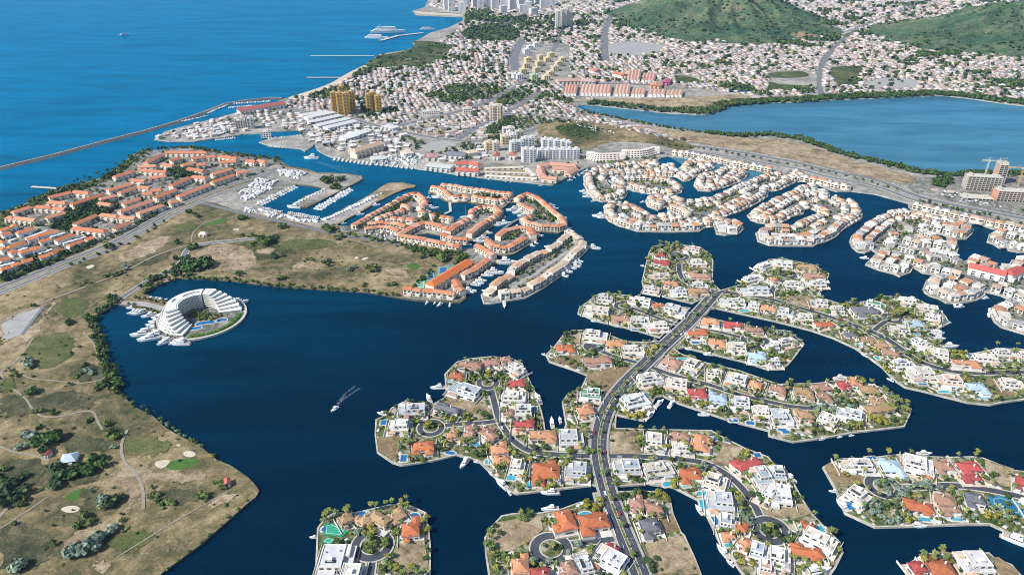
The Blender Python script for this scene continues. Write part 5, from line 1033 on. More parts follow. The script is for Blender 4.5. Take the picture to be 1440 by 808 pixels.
for x, y, c in [(40, 445, 0), (62, 415, 1), (78, 382, 2), (88, 350, 1), (122, 445, 3), (138, 405, 2), (150, 370, 1), (160, 335, 2), (100, 280, 0), (135, 262, 0), (80, 300, 0), (190, 452, 4), (215, 428, 2), (240, 398, 4), (262, 372, 2), (282, 348, 4), (198, 348, 1), (218, 322, 1), (20, 440, 0)]:
    tower(T4(2, 0, [(x, y)])[0], 18, 22, 13, [(.76, .75, .72), (.74, .62, .3), (.72, .58, .36), (.5, .64, .4), (.76, .62, .42)][c], ['white', 'yellow', 'ochre', 'pale green', 'peach'][c] + ' low apartment block', 'of the pastel blocks in the city', .35, 4, grp='pastel apartment blocks', notch=False)
rr = random.Random(3)
for x, y, h in [(1100, 62, 105), (1075, 55, 60), (1160, 70, 60), (1230, 45, 80), (1262, 60, 65), (1300, 40, 90), (1345, 50, 70), (1395, 40, 85), (1440, 55, 60), (1490, 42, 75), (1530, 60, 55), (1330, 22, 70), (1420, 20, 80), (1180, 30, 60), (1270, 25, 70), (1480, 25, 70), (1540, 30, 80), (1580, 20, 60), (1360, 8, 60), (1240, 12, 60), (1620, 45, 50), (1660, 30, 55), (1500, 70, 45), (1390, 75, 45), (1560, 85, 40)]:
    tower(T4(1, 0, [(x, y)])[0], rr.uniform(26, 40), 26, h * .72, (.74, .73, .72), 'distant white tower', 'on the far shore of the bay', rr.uniform(0, .5), 14, grp='distant towers across the bay', notch=False)
for x, y, w_, h in [(60, 770, 20, 12), (1190, 630, 20, 9), (1420, 750, 24, 12), (985, 640, 40, 7)]: tower(T4(1, 0, [(x, y)])[0], w_, 16, h, (.74, .68, .6), 'low pale block', 'among the city streets', .2, grp='low city blocks', notch=False)
for x, y, w_, h, c in [(690, 255, 20, 16, (.5, .45, .38)), (705, 225, 16, 14, (.55, .5, .42)), (765, 260, 14, 22, (.6, .56, .5))]: tower(TZ(210, 120, 5.333, [(x, y + 60)])[0], w_, 20, h, c, 'grey-brown harbour block', 'by the boatyard', .3, grp='harbour blocks', notch=False)
# long curved white hotel on the far side of the canal estate
Z4 = lambda pts: TZ(800, 200, 8, pts)
def curved(pxs, d, h, look, steps):
    P = UP(pxs); c = P[len(P) // 2]; q = chaikin([(x - c[0], y - c[1]) for x, y in P], 2, False); o = empty('curved_hotel', (*c, LAND['X']['z']))
    for k in range(steps):
        zz = h * (k + 1) / steps; ribbon('storey', q, d - k * 2.2, zz, 'wall_paint', o, (.78, .70, .62), h=h / steps - .02, off=k * 1.1)
        rr_ = resample(q, 5); g = MB()
        for s, off in ((-1, -(d / 2 - k * 2.2) - .02), (1, d / 2 + .02)):
            e = offs(rr_, off, False)
            for i in range(len(e) - 1):
                a = Vector(e[i]); b_ = Vector(e[i + 1]); m0 = a.lerp(b_, .2); m1 = a.lerp(b_, .7); g.quad([(*m0, zz - h / steps + .7), (*m1, zz - h / steps + .7), (*m1, zz - .6), (*m0, zz - .6)][::(1 if s < 0 else -1)])
        g.build('storey_windows', 'window_glass', o)['kind'] = 'stuff'
    ribbon('roof', q, d - steps * 2.2 + 1.4, h + .25, 'flat_roof', o, (.72, .6, .52), h=.24, off=(steps - 1) * 1.1)
    for (x, y), t in ((q[0], 0), (q[-1], 1)):
        m = MB(); m.box(x, y, 0, 9, d * .86, h * .96); m.build('end_block', 'wall_paint', o, (.78, .71, .63))
    thing(o, look, 'above the north-east canal estate', 'hotel')
curved(Z4([(225, 190), (300, 215), (420, 218), (600, 205)]), 15, 12, 'lower left wing of the long cream curved hotel', 4)
curved(Z4([(620, 175), (740, 185), (860, 175), (930, 150), (985, 140)]), 15, 13, 'upper right wing of the long cream curved hotel', 4)

# ---------------------------------------------------------------- stepped round hotel
def arcpts(r, a0, a1, n): return [(r * math.cos(R(a0 + (a1 - a0) * k / n)), r * math.sin(R(a0 + (a1 - a0) * k / n))) for k in range(n + 1)]
hotel = empty('stepped_hotel', (HC[0], HC[1], 1.65)); NS = 7; SH = 2.55
def ringseg(b, r0, r1, a0, a1, z0, z1, mi=0, top=None):
    n = max(3, int(abs(a1 - a0) / 4)); o_ = arcpts(r1, a0, a1, n); i_ = arcpts(r0, a0, a1, n)
    for k in range(n):
        b.quad([(*o_[k], z0), (*o_[k + 1], z0), (*o_[k + 1], z1), (*o_[k], z1)], mi); b.quad([(*i_[k + 1], z0), (*i_[k], z0), (*i_[k], z1), (*i_[k + 1], z1)], mi)
        b.quad([(*i_[k], z1), (*o_[k], z1), (*o_[k + 1], z1), (*i_[k + 1], z1)], mi if top is None else top)
    for k, f in ((0, 1), (n, -1)): b.quad([(*i_[k], z0), (*o_[k], z0), (*o_[k], z1), (*i_[k], z1)][::f], mi)
for k in range(NS):
    a0 = 16 + k * 9.5; a1 = 268 - k * 8.2; ro = 44.5 - k * 1.85; z0 = k * SH
    segs = [(a0, 95.5), (99.5, a1)] if a0 < 90 else [(99.5, a1)]
    for (s0, s1) in segs:
        b = MB(); ringseg(b, 20.6, ro - 1.4, s0 + 1, s1 - 1, z0, z0 + SH - .35); st = b.build('storey', 'wall_paint', hotel, (.72, .68, .58))
        b = MB(); ringseg(b, 19.8, ro, s0, s1, z0 + SH - .35, z0 + SH); ringseg(b, ro - .35, ro, s0, s1, z0 + SH, z0 + SH + .6); b.build('terrace_slab', 'wall_paint', st, (.78, .76, .71))
        g = MB()
        for r_, sg in ((ro - 1.38, 1), (20.58, -1)):
            m = int((s1 - s0) / 4.2)
            for q in range(m):
                t0 = s0 + 1 + (s1 - s0 - 2) * (q + .28) / m; t1 = s0 + 1 + (s1 - s0 - 2) * (q + .72) / m
                A_ = (r_ * math.cos(R(t0)), r_ * math.sin(R(t0))); B_ = (r_ * math.cos(R(t1)), r_ * math.sin(R(t1)))
                rr_ = r_ + sg * .08; A_ = (A_[0] * rr_ / r_, A_[1] * rr_ / r_); B_ = (B_[0] * rr_ / r_, B_[1] * rr_ / r_)
                g.quad([(*A_, z0 + .5), (*B_, z0 + .5), (*B_, z0 + 1.9), (*A_, z0 + 1.9)][::sg])
        g.build('balcony_windows', 'window_glass', st)['kind'] = 'stuff'
        d = MB()
        m = max(2, int((s1 - s0) / 8.4))
        for q in range(m + 1):
            t = s0 + (s1 - s0) * q / m; c_, s_ = math.cos(R(t)), math.sin(R(t))
            d.quad([((ro - 1.5) * c_, (ro - 1.5) * s_, z0), ((ro - .1) * c_, (ro - .1) * s_, z0), ((ro - .1) * c_, (ro - .1) * s_, z0 + SH), ((ro - 1.5) * c_, (ro - 1.5) * s_, z0 + SH)])
        d.build('balcony_dividers', 'wall_paint', st, (.8, .79, .76))['kind'] = 'stuff'
b = MB(); ringseg(b, 21.5, 32.5, 84, 95, NS * SH, NS * SH + .5); ringseg(b, 21.5, 32.5, 100, 216, NS * SH, NS * SH + .5); b.build('roof', 'flat_roof', hotel, (.76, .76, .76))
b = MB(); ringseg(b, 24.5, 27.5, 110, 150, NS * SH + .5, NS * SH + 2.6); ringseg(b, 28, 30, 165, 180, NS * SH + .5, NS * SH + 2.2); b.build('plant_room', 'wall_paint', hotel, (.74, .73, .72))
b = MB(); ringseg(b, 21.5, 38, 96, 99, 0, NS * SH - 2); b.build('glass_atrium', 'window_glass', hotel)
thing(hotel, 'white horseshoe hotel stepping down in terraces around pools', 'on a round island', 'hotel'); OCC.append((*HC, 46))
hz = LAND['H']['z']
for cx, cy, w_, d_, sh in [(11, -14, 20, 9, 2), (27, -8, 11, 8, 2), (4, -26, 14, 7, 2)]:
    o = empty('swimming_pool', (HC[0] + cx, HC[1] + cy, hz + .15 + cx * .004), .3); ring = chaikin([(-w_ / 2, -d_ / 2), (0, -d_ * .25), (w_ / 2, -d_ / 2), (w_ / 2, d_ * .3), (w_ * .1, d_ / 2), (-w_ / 2, d_ * .35)], 2)
    flat('coping', offs(ccw(ring), -1.2), .12, 'pale_concrete', o, skirt=.3); flat('pool_water', ring, .2, 'pool_deep', o); thing(o, ['largest', 'right-hand', 'front'][[11, 27, 4].index(cx)] + ' blue lagoon pool', 'in the court of the round hotel', 'pool', 'hotel pools')
struct(flat('lawn', [(HC[0] + x, HC[1] + y) for x, y in arcpts(46.5, -60, 12, 14) + arcpts(39, -60, 12, 14)[::-1]], hz + .07, 'lawn')); struct(flat('lawn', [(HC[0] + x, HC[1] + y) for x, y in arcpts(46, -86, -62, 8) + arcpts(38, -86, -62, 8)[::-1]], hz + .075, 'lawn'))

# ---------------------------------------------------------------- building site with tower cranes at right
def frame_block(px, w_, d_, fl, col, look, pl, rz, solid):
    X, Y = U(*px, LAND['X']['z']); o = empty('unfinished_block', (X, Y, LAND['X']['z']), rz); h = 3.3
    for f in range(fl + 1):
        s = MB(); s.box(0, 0, f * h, w_, d_, .45, bottom=True); s.build('floor_slab', 'pale_concrete', o)
    c = MB(); n = int(w_ / 5.5); m = int(d_ / 6)
    for i in range(n + 1):
        for j_ in range(m + 1): c.box(-w_ / 2 + .4 + (w_ - .8) * i / n, -d_ / 2 + .4 + (d_ - .8) * j_ / m, 0, .7, .7, fl * h)
    c.build('column_grid', 'pale_concrete', o)['kind'] = 'stuff'; k = MB(); k.box(0, d_ * .1, 0, w_ * .96, d_ * .6, fl * h); k.build('inner_wall', 'wall_paint', o, col)
    if solid:
        for s in (-1, 1):
            k = MB(); k.box(s * w_ * .5, 0, 0, .4, d_ * .98, fl * h - .5); k.build('end_wall', 'wall_paint', o, col)
    q = MB(); q.box(-w_ * .4, 0, fl * h + .4, 5, 5, 4); q.box(w_ * .3, 0, fl * h + .4, 7, 5, 3); q.build('lift_core', 'pale_concrete', o); thing(o, look, pl, 'building', 'unfinished blocks'); OCC.append((X, Y, w_ * .5))
frame_block((1378, 266), 52, 18, 7, (.5, .45, .36), 'wide grey concrete skeleton block', 'on the building site by the lagoon', -.18, False)
frame_block((1402, 257), 14, 18, 10, (.5, .33, .25), 'tall narrow brown unfinished block', 'on the building site by the lagoon', -.18, True)
frame_block((1418, 281), 44, 20, 5, (.62, .3, .2), 'pinkish red unfinished block', 'on the building site by the lagoon', -.18, True)
frame_block((1372, 279), 44, 22, 1, (.5, .48, .44), 'low concrete podium', 'on the building site by the lagoon', -.18, False)
def crane(px, h, jib, rz, col, look):
    X, Y = U(*px, LAND['X']['z']); o = empty('tower_crane', (X, Y, LAND['X']['z']), rz)
    def lattice(name, p0, p1, s, n):
        m = MB(); p0 = Vector(p0); p1 = Vector(p1); d = p1 - p0; ax = (Vector((1, 0, 0)), Vector((0, 1, 0))) if abs(d.z) > 1 else (Vector((0, 1, 0)), Vector((0, 0, 1)))
        cs = [ax[0] * (sx * s) + ax[1] * (sy * s) for sx, sy in ((-1, -1), (1, -1), (1, 1), (-1, 1))]
        for c in cs: m.tube(p0 + c, p1 + c, .2, .2, 4)
        for k in range(n):
            for q in range(4): m.tube(p0 + d * (k / n) + cs[q], p0 + d * ((k + 1) / n) + cs[(q + 1) % 4], .09, .09, 3)
        m.build(name, 'crane_paint', o, col)
    lattice('mast', (0, 0, 0), (0, 0, h), .9, 12); lattice('jib', (0, 0, h), (jib, 0, h), .7, 14); lattice('counter_jib', (0, 0, h), (-jib * .35, 0, h), .7, 5)
    m = MB(); m.box(-jib * .33, 0, h - 2.4, 4, 2, 2.6, bottom=True); m.build('counterweight', 'grey_concrete', o); m = MB(); m.box(1.5, 0, h - 2, 2, 1.6, 2, bottom=True); m.build('cab', 'crane_paint', o, (.7, .7, .68))
    m = MB(); m.tube((0, 0, h), (0, 0, h + 6), .6, .2, 4); m.tube((0, 0, h + 6), (jib * .6, 0, h + .7), .12, .12, 3); m.tube((0, 0, h + 6), (-jib * .3, 0, h + .7), .12, .12, 3); m.build('apex', 'crane_paint', o, col)
    m = MB(); m.box(0, 0, 0, 5, 5, 1); m.build('base', 'grey_concrete', o); thing(o, look, 'on the building site by the lagoon', 'crane', 'tower cranes')
crane((1383, 252), 33, 28, -.15, (.66, .6, .44), 'leftmost pale yellow tower crane'); crane((1431, 262), 32, 24, 3.0, (.66, .45, .16), 'orange-yellow tower crane cut by the right edge'); crane((1399, 249), 30, 22, .5, (.7, .66, .56), 'middle pale tower crane')
# ---------------------------------------------------------------- the dense city: nearest houses one by one, the rest as one mass
ALLC = [(405, 143), (465, 125), (512, 99), (540, 84), (600, 70), (640, 48), (655, 30), (655, 24), (655, 20), (605, 9), (612, -10), (700, -22), (1800, -26), (1800, 60), (1560, 112), (1560, 142), (1440, 140), (1320, 127), (1230, 131), (1080, 137), (1050, 134), (1000, 128), (955, 122), (940, 138), (800, 140),
        (806, 152), (822, 160), (900, 180), (985, 206), (930, 199), (860, 190), (760, 174), (735, 186), (700, 200), (640, 200), (575, 188), (490, 166), (430, 158), (400, 151)]
CZ = [  # zone (picture survey), grid angle, spacing x, spacing y, drop, tree share, palette, size, nearest and farthest Y
 (ALLC, .32, 11.5, 11.5, .03, .1, 0, 10.8, 0, 1800), (ALLC, .15, 13, 13, .04, .12, 0, 12, 1800, 2450), (ALLC, .22, 16.5, 16.5, .04, .1, 0, 15, 2450, 3500), (ALLC, .3, 26, 26, .05, .07, 0, 22, 3500, 9000),
 ([(400, 150), (480, 170), (560, 190), (600, 205), (560, 228), (500, 222), (450, 205), (400, 190)], .3, 15, 14, .22, .09, 1, 11, 0, 9000),
 ([(600, 205), (700, 202), (690, 220), (640, 232), (590, 228)], .2, 15, 14, .25, .12, 1, 11, 0, 9000),
 ([(222, 196), (262, 180), (332, 162), (390, 148), (400, 160), (380, 180), (340, 187), (280, 197)], .4, 14, 13, .2, .03, 1, 10, 0, 9000),
 ([(690, 202), (740, 188), (762, 180), (760, 198), (790, 207), (820, 217), (800, 222), (740, 200)], .2, 18, 17, .3, .25, 0, 11, 0, 9000),
 ([(1300, 270), (1340, 262), (1440, 290), (1440, 303), (1340, 284)], -.2, 26, 18, .55, .05, 1, 10, 0, 9000),
]
PAL0 = np.array([(.42, .42, .43), (.5, .42, .35), (.5, .46, .42), (.62, .59, .55), (.48, .39, .32), (.38, .34, .31), (.52, .47, .42), (.44, .22, .15), (.46, .3, .23), (.48, .49, .5), (.32, .33, .35), (.45, .36, .31), (.68, .66, .63), (.3, .24, .21), (.26, .25, .25), (.4, .27, .2)])
PAL1 = np.array([(.7, .68, .64), (.64, .62, .58), (.6, .55, .48), (.5, .5, .5), (.55, .42, .34), (.74, .72, .7)])
PAL2 = np.array([(.55, .4, .33), (.6, .48, .42), (.6, .57, .53), (.5, .3, .24), (.5, .45, .42), (.62, .58, .55)])
CH = []; CTREE = []
occ = np.array(OCC); zX = LAND['X']['z']
lag = LAND['X']['holes'][0]; npoly = LAND['X']['poly']
SKIPP = [UP(p) for p in ([(752, 176), (830, 172), (985, 206), (960, 215), (925, 204), (850, 202), (820, 215), (760, 196)], [(795, 143), (850, 140), (1040, 133), (1060, 138), (1000, 160), (930, 155), (830, 146)],
        TZ(780, 60, 6.545, [(80, 388), (1190, 388), (1190, 525), (80, 515)]), T4(2, 0, [(20, 250), (330, 250), (330, 465), (20, 465)]), TZ(720, 0, 4, [(540, 250), (660, 235), (860, 255), (860, 290), (700, 320), (545, 310)]), TZ(460, 160, 5.333, [(700, 250), (850, 200), (1000, 240), (870, 300), (740, 295)]),
        TZ(360, 0, 4, [(600, 380), (680, 320), (850, 290), (900, 250), (870, 235), (1000, 235), (1120, 260), (1060, 330), (940, 380), (700, 385)]), TZ(360, 0, 4, [(1140, 190), (1250, 140), (1440, 130), (1500, 200), (1440, 235), (1200, 235)]), T4(1, 0, [(420, 590), (570, 590), (720, 600), (710, 650), (560, 660), (420, 655)]), T4(3, 0, [(0, 400), (250, 400), (290, 490), (0, 525)]), T4(3, 0, [(320, 370), (540, 380), (500, 490), (390, 490)]), [(1205, 120), (1240, 110), (1280, 112), (1320, 124), (1240, 126)], T4(2, 0, [(900, 420), (980, 420), (1060, 450), (1060, 475), (930, 470)]))]
for poly, ang, sx, sy, drop, tree, pal, size, ya, yb in CZ:
    p = UP(poly); a = np.array(p); a[:, 1] = np.clip(a[:, 1], ya, yb + 50); a[:, 0] = np.clip(a[:, 0], -2200, 4200); lo = a.min(0); hi = a.max(0); c = (lo + hi) / 2; rad = np.hypot(*(hi - lo)) / 2
    nx, ny = int(2 * rad / sx) + 1, int(2 * rad / sy) + 1; I, J = np.meshgrid(np.arange(nx), np.arange(ny)); I = I.ravel(); J = J.ravel()
    gx = (I - nx / 2) * sx + (I // 7) * 6 + RNG.uniform(-.2, .2, I.size) * sx; gy = (J - ny / 2) * sy + (J // 3) * 5 + RNG.uniform(-.2, .2, I.size) * sy
    X = c[0] + gx * math.cos(ang) - gy * math.sin(ang); Y = c[1] + gx * math.sin(ang) + gy * math.cos(ang)
    X, Y = X + 90 * (fbm(X, Y, 420, 41, 2) - .5), Y + 160 * (fbm(X, Y, 380, 45, 2) - .5)
    k = inside_np(p, X, Y) & (Y >= ya) & (Y < yb) & (np.abs(X) < Y * .78 + 120) & inside_np(npoly, X, Y) & ~inside_np(lag, X, Y) & ~on_hill(X, Y, .93)
    for q in SKIPP: k &= ~inside_np(q, X, Y)
    X, Y = X[k], Y[k]
    for path_, w_ in ROADS:
        pa = np.array(path_)
        if pa[:, 1].max() < 900: continue
        k = seg_np(path_, X, Y) > w_ / 2 + 6; X, Y = X[k], Y[k]
    near_occ = occ[(occ[:, 1] > Y.min() - 50)] if len(X) else occ
    if len(X) and len(near_occ):
        d2 = ((X[:, None] - near_occ[None, :, 0]) ** 2 + (Y[:, None] - near_occ[None, :, 1]) ** 2) < (near_occ[None, :, 2] + size * .6) ** 2
        k = ~d2.any(1); X, Y = X[k], Y[k]
    u = RNG.uniform(0, 1, X.size); t = u < tree; CTREE.append(np.stack([X[t], Y[t]], 1))
    green = fbm(X, Y, 150, 21, 3) > .7; CTREE.append(np.stack([X[green & ~t], Y[green & ~t]], 1))
    k = (u >= tree) & (u < 1 - drop) & ~green; X, Y = X[k], Y[k]; m = X.size
    P_ = [PAL0, PAL1, PAL2][pal]; col = P_[RNG.integers(0, len(P_), m)] * RNG.uniform(.9, 1.2, (m, 1))
    S = np.stack([size * RNG.uniform(.75, 1.3, m), size * RNG.uniform(.7, 1.15, m), RNG.choice([2.5, 2.8, 3.2, 5., 6., 8.5], m, p=[.34, .28, .2, .1, .06, .02]) * (1 + (size - 10) * .03)], 1)
    A = ang + RNG.choice([0, math.pi / 2], m) + RNG.uniform(-.3, .3, m) + 1.2 * (fbm(X, Y, 400, 47, 2) - .5)
    wall = np.clip(np.array([(.54, .46, .4)]) * RNG.uniform(.55, 1.25, (m, 1)) * RNG.uniform(.95, 1.04, (m, 3)), 0, .8)
    CH.append((X, Y, S, A, wall, np.clip(col, 0, .85), RNG.uniform(0, 1, m) < .45))
X, Y, S, A, WA, RO, GA = (np.concatenate([c[i] for c in CH]) for i in range(7))
px_ = CX + FPX * X / (Y * CP + CAM_H * SP); vis = (px_ > -30) & (px_ < 1600); X, Y, S, A, WA, RO, GA = (q[vis] for q in (X, Y, S, A, WA, RO, GA))
seen = (px_[vis] > 5) & (px_[vis] < 1435); order = np.argsort(np.where(seen, Y, 1e9)); first = order[:300]; restm = np.ones(X.size, bool); restm[first] = False
P3 = np.stack([X, Y, np.full(X.size, zX - .3)], 1)
mass_houses(P3[restm], S[restm], A[restm], WA[restm], RO[restm], GA[restm])
cm = MASS.build('city_houses', 'house_mass'); cm['label'] = 'dense mass of small pale city houses stretching to the hills'; cm['category'] = 'houses'
_b = MB(); _b.box(0, 0, 0, 1, 1, 1); CW = _b.mesh('wall', ['wall_paint']); _b = MB(); _b.hip(0, 0, 1., 1.06, 1.06, .26, 0., .05); CR1 = _b.mesh('roof', ['roof_tile'])
_b = MB(); _b.box(0, 0, 1., .93, .93, .03)
for s in (-1, 1): _b.box(s * .475, 0, .96, .05, 1, .12); _b.box(0, s * .475, .96, .9, .05, .12)
_b.box(.2, .15, 1.03, .22, .2, .3); CR0 = _b.mesh('roof', ['flat_roof'])
for i in first:
    o = empty('city_house', (X[i], Y[i], zX), A[i]); o.scale = tuple(S[i])
    put('wall', CW, o, tuple(WA[i])); put('roof', CR1 if GA[i] else CR0, o, tuple(RO[i])); r_ = RO[i]
    w_ = ('terracotta-roofed' if r_[0] > r_[2] * 1.9 else 'tan-roofed' if r_[0] > r_[2] * 1.35 else 'white-roofed' if r_[0] > .6 else 'grey-roofed')
    w_ += (' gabled' if GA[i] else ' flat') + (' two-storey' if S[i][2] > 5 else ' low')
    xx = PX(X[i], Y[i])
    pl = ('in the harbour yards' if xx[0] < 400 else 'in the streets north of the marina' if xx[0] < 620 else 'in the streets around the apartment cluster' if xx[0] < 780 else 'along the road by the lagoon' if xx[0] < 1200 else 'by the building site')
    thing(o, w_ + ' city house', pl, 'house', 'nearest houses of the city')
print('city houses', X.size)

# ---------------------------------------------------------------- vegetation
def crown_mesh(name, seed, n, lobes, leaf, flatz=.75):
    r = random.Random(seed); b = MB(); L_ = [(Vector((r.uniform(-.45, .45), r.uniform(-.45, .45), r.uniform(.0, .45))), r.uniform(.42, .68)) for _ in range(lobes)]
    for k in range(n):
        c, q = r.choice(L_); d = Vector((r.gauss(0, 1), r.gauss(0, 1), r.gauss(.25, 1))).normalized(); p = c + d * q * r.uniform(.7, 1.05); p.z *= flatz
        nrm = (d + Vector((r.uniform(-.7, .7), r.uniform(-.7, .7), r.uniform(-.2, .8)))).normalized(); u = nrm.orthogonal().normalized(); v = nrm.cross(u); a = r.uniform(0, 6.3)
        u, v = u * math.cos(a) + v * math.sin(a), v * math.cos(a) - u * math.sin(a); s = leaf * r.uniform(.6, 1.3)
        b.quad([p - u * s - v * s * .4, p + u * s * .3 - v * s, p + u * s + v * s * .4, p - u * s * .3 + v * s])
    return b
CROWNS = [crown_mesh('crown', s, 190, l, .17) for s, l in ((1, 4), (2, 5), (3, 6), (4, 7))]
CROWN_M = [c.mesh('crown', ['foliage']) for c in CROWNS]
TRUNKS = []
for s in range(2):
    t = MB(); r = random.Random(s); t.tube((0, 0, -.05), (.02, .01, .55), .06, .045, 7)
    for k in range(4):
        a = k * 1.6 + s; t.tube((.02, .01, .5), (.35 * math.cos(a), .35 * math.sin(a), .95), .035, .012, 5)
    TRUNKS.append(t.mesh('trunk', ['bark']))
def palm_crown(seed, n=15, dead=3):
    r = random.Random(seed); b = MB()
    for k in range(n):
        a = 2 * math.pi * k / n + r.uniform(-.2, .2); el = r.uniform(-.25, .75); L_ = r.uniform(.85, 1.1); p = Vector((0, 0, 0)); ca, sa = math.cos(a), math.sin(a); w0 = .05
        for s in range(4):
            e = el - s * .42; q = p + Vector((ca * math.cos(e), sa * math.cos(e), math.sin(e))) * (L_ / 4); w1 = (.17, .2, .15, .02)[s]; n_ = Vector((-sa, ca, 0)); dr = Vector((0, 0, -.07))
            for sg in (-1, 1): b.quad([p, q, q + n_ * w1 * sg + dr, p + n_ * w0 * sg + dr] if sg > 0 else [q, p, p + n_ * w0 * sg + dr, q + n_ * w1 * sg + dr])
            p = q; w0 = w1
    return b
PALMS = [palm_crown(s).mesh('crown', ['foliage']) for s in range(4)]
_t = MB(); pv = Vector((0, 0, -.05))
for k in range(4):
    q = Vector((.02 * k, .012 * k * k, .26 * (k + 1))); _t.tube(pv, q, .026 - .003 * k, .023 - .003 * k, 6, cap=k == 3); pv = q
PALM_T = _t.mesh('trunk', ['bark'])
GREENS = [((.062, .11, .03), 'dark green'), ((.12, .15, .045), 'olive green'), ((.055, .09, .035), 'deep green'), ((.2, .26, .19), 'silvery grey-green'), ((.26, .25, .045), 'yellow-green'), ((.14, .2, .05), 'bright green')]
PGREENS = [((.24, .235, .055), 'yellowish'), ((.17, .19, .055), 'olive'), ((.12, .17, .05), 'green')]
NT = [0, 0]; TMASS_L = []
def tree_at(X, Y, rad, h, z, gi=None, pl=None, big=True, pre=''):
    c, nm = random.choice(GREENS) if gi is None else GREENS[gi]
    if big and NT[0] < 300:
        NT[0] += 1; o = empty('tree', (X, Y, z), random.uniform(0, 6.28))
        put('trunk', random.choice(TRUNKS), o, scale=(rad, rad, h * .62)); put('crown', random.choice(CROWN_M), o, rw(c, .25), loc=(0, 0, h * .5), scale=(rad * random.uniform(.9, 1.1), rad, h * .55), rz=random.uniform(0, 6))
        thing(o, pre + nm + ' leafy tree', pl if pl is not None else place_of(X, Y)[1], 'tree', 'garden and street trees')
    else: TMASS_L.append((X, Y, rad, h, z, rw(c, .25)))
PM = []
def palm_at(X, Y, h, z, pl=None, pre=''):
    c, nm = random.choice(PGREENS); 
    if NT[1] < 300:
        NT[1] += 1; o = empty('palm_tree', (X, Y, z), random.uniform(0, 6.28)); R_ = random.uniform(2.5, 3.4)
        put('trunk', PALM_T, o, scale=(h, h, h)); put('crown', random.choice(PALMS), o, rw(c, .2), loc=(.06 * h, .1 * h, h * 1.03), scale=(R_, R_, R_))
        thing(o, pre + nm + ' palm tree', pl if pl is not None else place_of(X, Y)[1], 'palm', 'palm trees of the islands')
    else: PM.append((X, Y, h, z, rw(c, .2)))
# avenue median: palms and clipped yellow-green shrubs
am = even(ave, 9); za = zA + .2
for i, (x, y) in enumerate(am):
    if PX(x, y)[1] > 815: continue
    if i % 3 == 0: palm_at(x + random.uniform(-.4, .4), y, random.uniform(3.4, 4.8), za, 'in the median of the avenue')
    else:
        rad = random.uniform(.9, 1.4); tree_at(x, y, rad, random.uniform(1.2, 1.9), za, random.choice([4, 4, 5, 0]), 'in the median of the avenue')
for (C, ri, z) in CIRC:
    n = 2 if ri < 7 else 4
    for k in range(n): a = random.uniform(0, 6.3); q = ri * random.uniform(.1, .65); tree_at(C[0] + q * math.cos(a), C[1] + q * math.sin(a), random.uniform(1.8, 3), random.uniform(2.5, 4.5), z + .2, random.choice([0, 1, 5]), place_of(*C)[1], pre='roundabout ')
    palm_at(C[0] + random.uniform(-2, 2), C[1] + random.uniform(-2, 2), random.uniform(5, 7), z + .2, place_of(*C)[1], pre='roundabout ')
# traced clumps on the villa islands: (sheet, x, y, kind) kind p palm, t tree, s silvery, y yellow, d dark
def clump(c, r, pts):
    for x, y, k, *n in pts:
        X0, Y0 = U(*T4(c, r, [(x, y)])[0], 3.)
        for _ in range(n[0] if n else 1):
            s = 0 if not n else 5.5; X_, Y_ = X0 + random.uniform(-s, s), Y0 + random.uniform(-s, s); z = land_z(X_, Y_)
            if z is None: continue
            if k == 'p': palm_at(X_, Y_, random.uniform(5.5, 9), z)
            else: tree_at(X_, Y_, random.uniform(2.3, 3.6), random.uniform(3.5, 6), z, {'t': random.choice([1, 5, 0]), 's': 3, 'y': 4, 'd': 2}[k])
            OCC.append((X_, Y_, 1.2))
clump(1, 3, [(430, 475, 'p', 5), (490, 450, 'p', 5), (540, 415, 'p', 3), (680, 420, 'p', 6), (740, 420, 'p', 4), (840, 410, 'p', 6), (640, 555, 'y', 4), (560, 580, 's', 2), (770, 560, 't', 3), (930, 520, 'y', 3), (930, 565, 'y', 3), (765, 675, 't', 2), (740, 760, 't', 4), (965, 680, 't', 5), (840, 90, 'p', 3), (960, 150, 't', 2), (1050, 95, 't', 3), (1190, 80, 'p', 5), (1290, 90, 't', 4), (1250, 120, 'd', 3),
   (1370, 200, 't', 4), (880, 40, 'p', 2), (1310, 640, 't', 4), (1340, 560, 't', 3), (1380, 495, 't', 3), (620, 650, 't', 4), (680, 640, 't', 2), (830, 790, 'y', 2), (1385, 40, 't', 2), (480, 620, 't', 2)])
clump(2, 3, [(640, 360, 'd', 5), (720, 360, 'd', 4), (830, 365, 'y', 6), (630, 430, 't', 3), (870, 450, 't', 3), (430, 420, 'y', 5), (480, 415, 'y', 3), (60, 470, 't', 5), (120, 460, 't', 3), (230, 540, 't', 4), (150, 80, 'd', 5), (200, 75, 't', 3), (420, 105, 't', 3), (320, 105, 't', 3), (400, 285, 'y', 4), (220, 300, 'y', 4), (150, 320, 'y', 3), (930, 170, 't', 4), (930, 290, 'y', 4), (560, 210, 't', 2), (700, 280, 't', 2),
   (1180, 15, 't', 3), (1290, 125, 'y', 2), (1070, 200, 's', 4), (1360, 360, 't', 3), (1310, 470, 's', 3), (1345, 510, 's', 3), (1160, 540, 't', 3), (1300, 730, 'y', 4), (1420, 560, 'd', 4), (800, 750, 'd', 4), (340, 650, 's', 3), (250, 740, 's', 3), (120, 740, 's', 4), (460, 740, 't', 3), (640, 790, 'y', 3), (30, 680, 't', 2), (740, 90, 't', 2), (1000, 115, 'p', 2), (580, 275, 't', 3), (1260, 180, 's', 2), (900, 110, 'y', 2)])
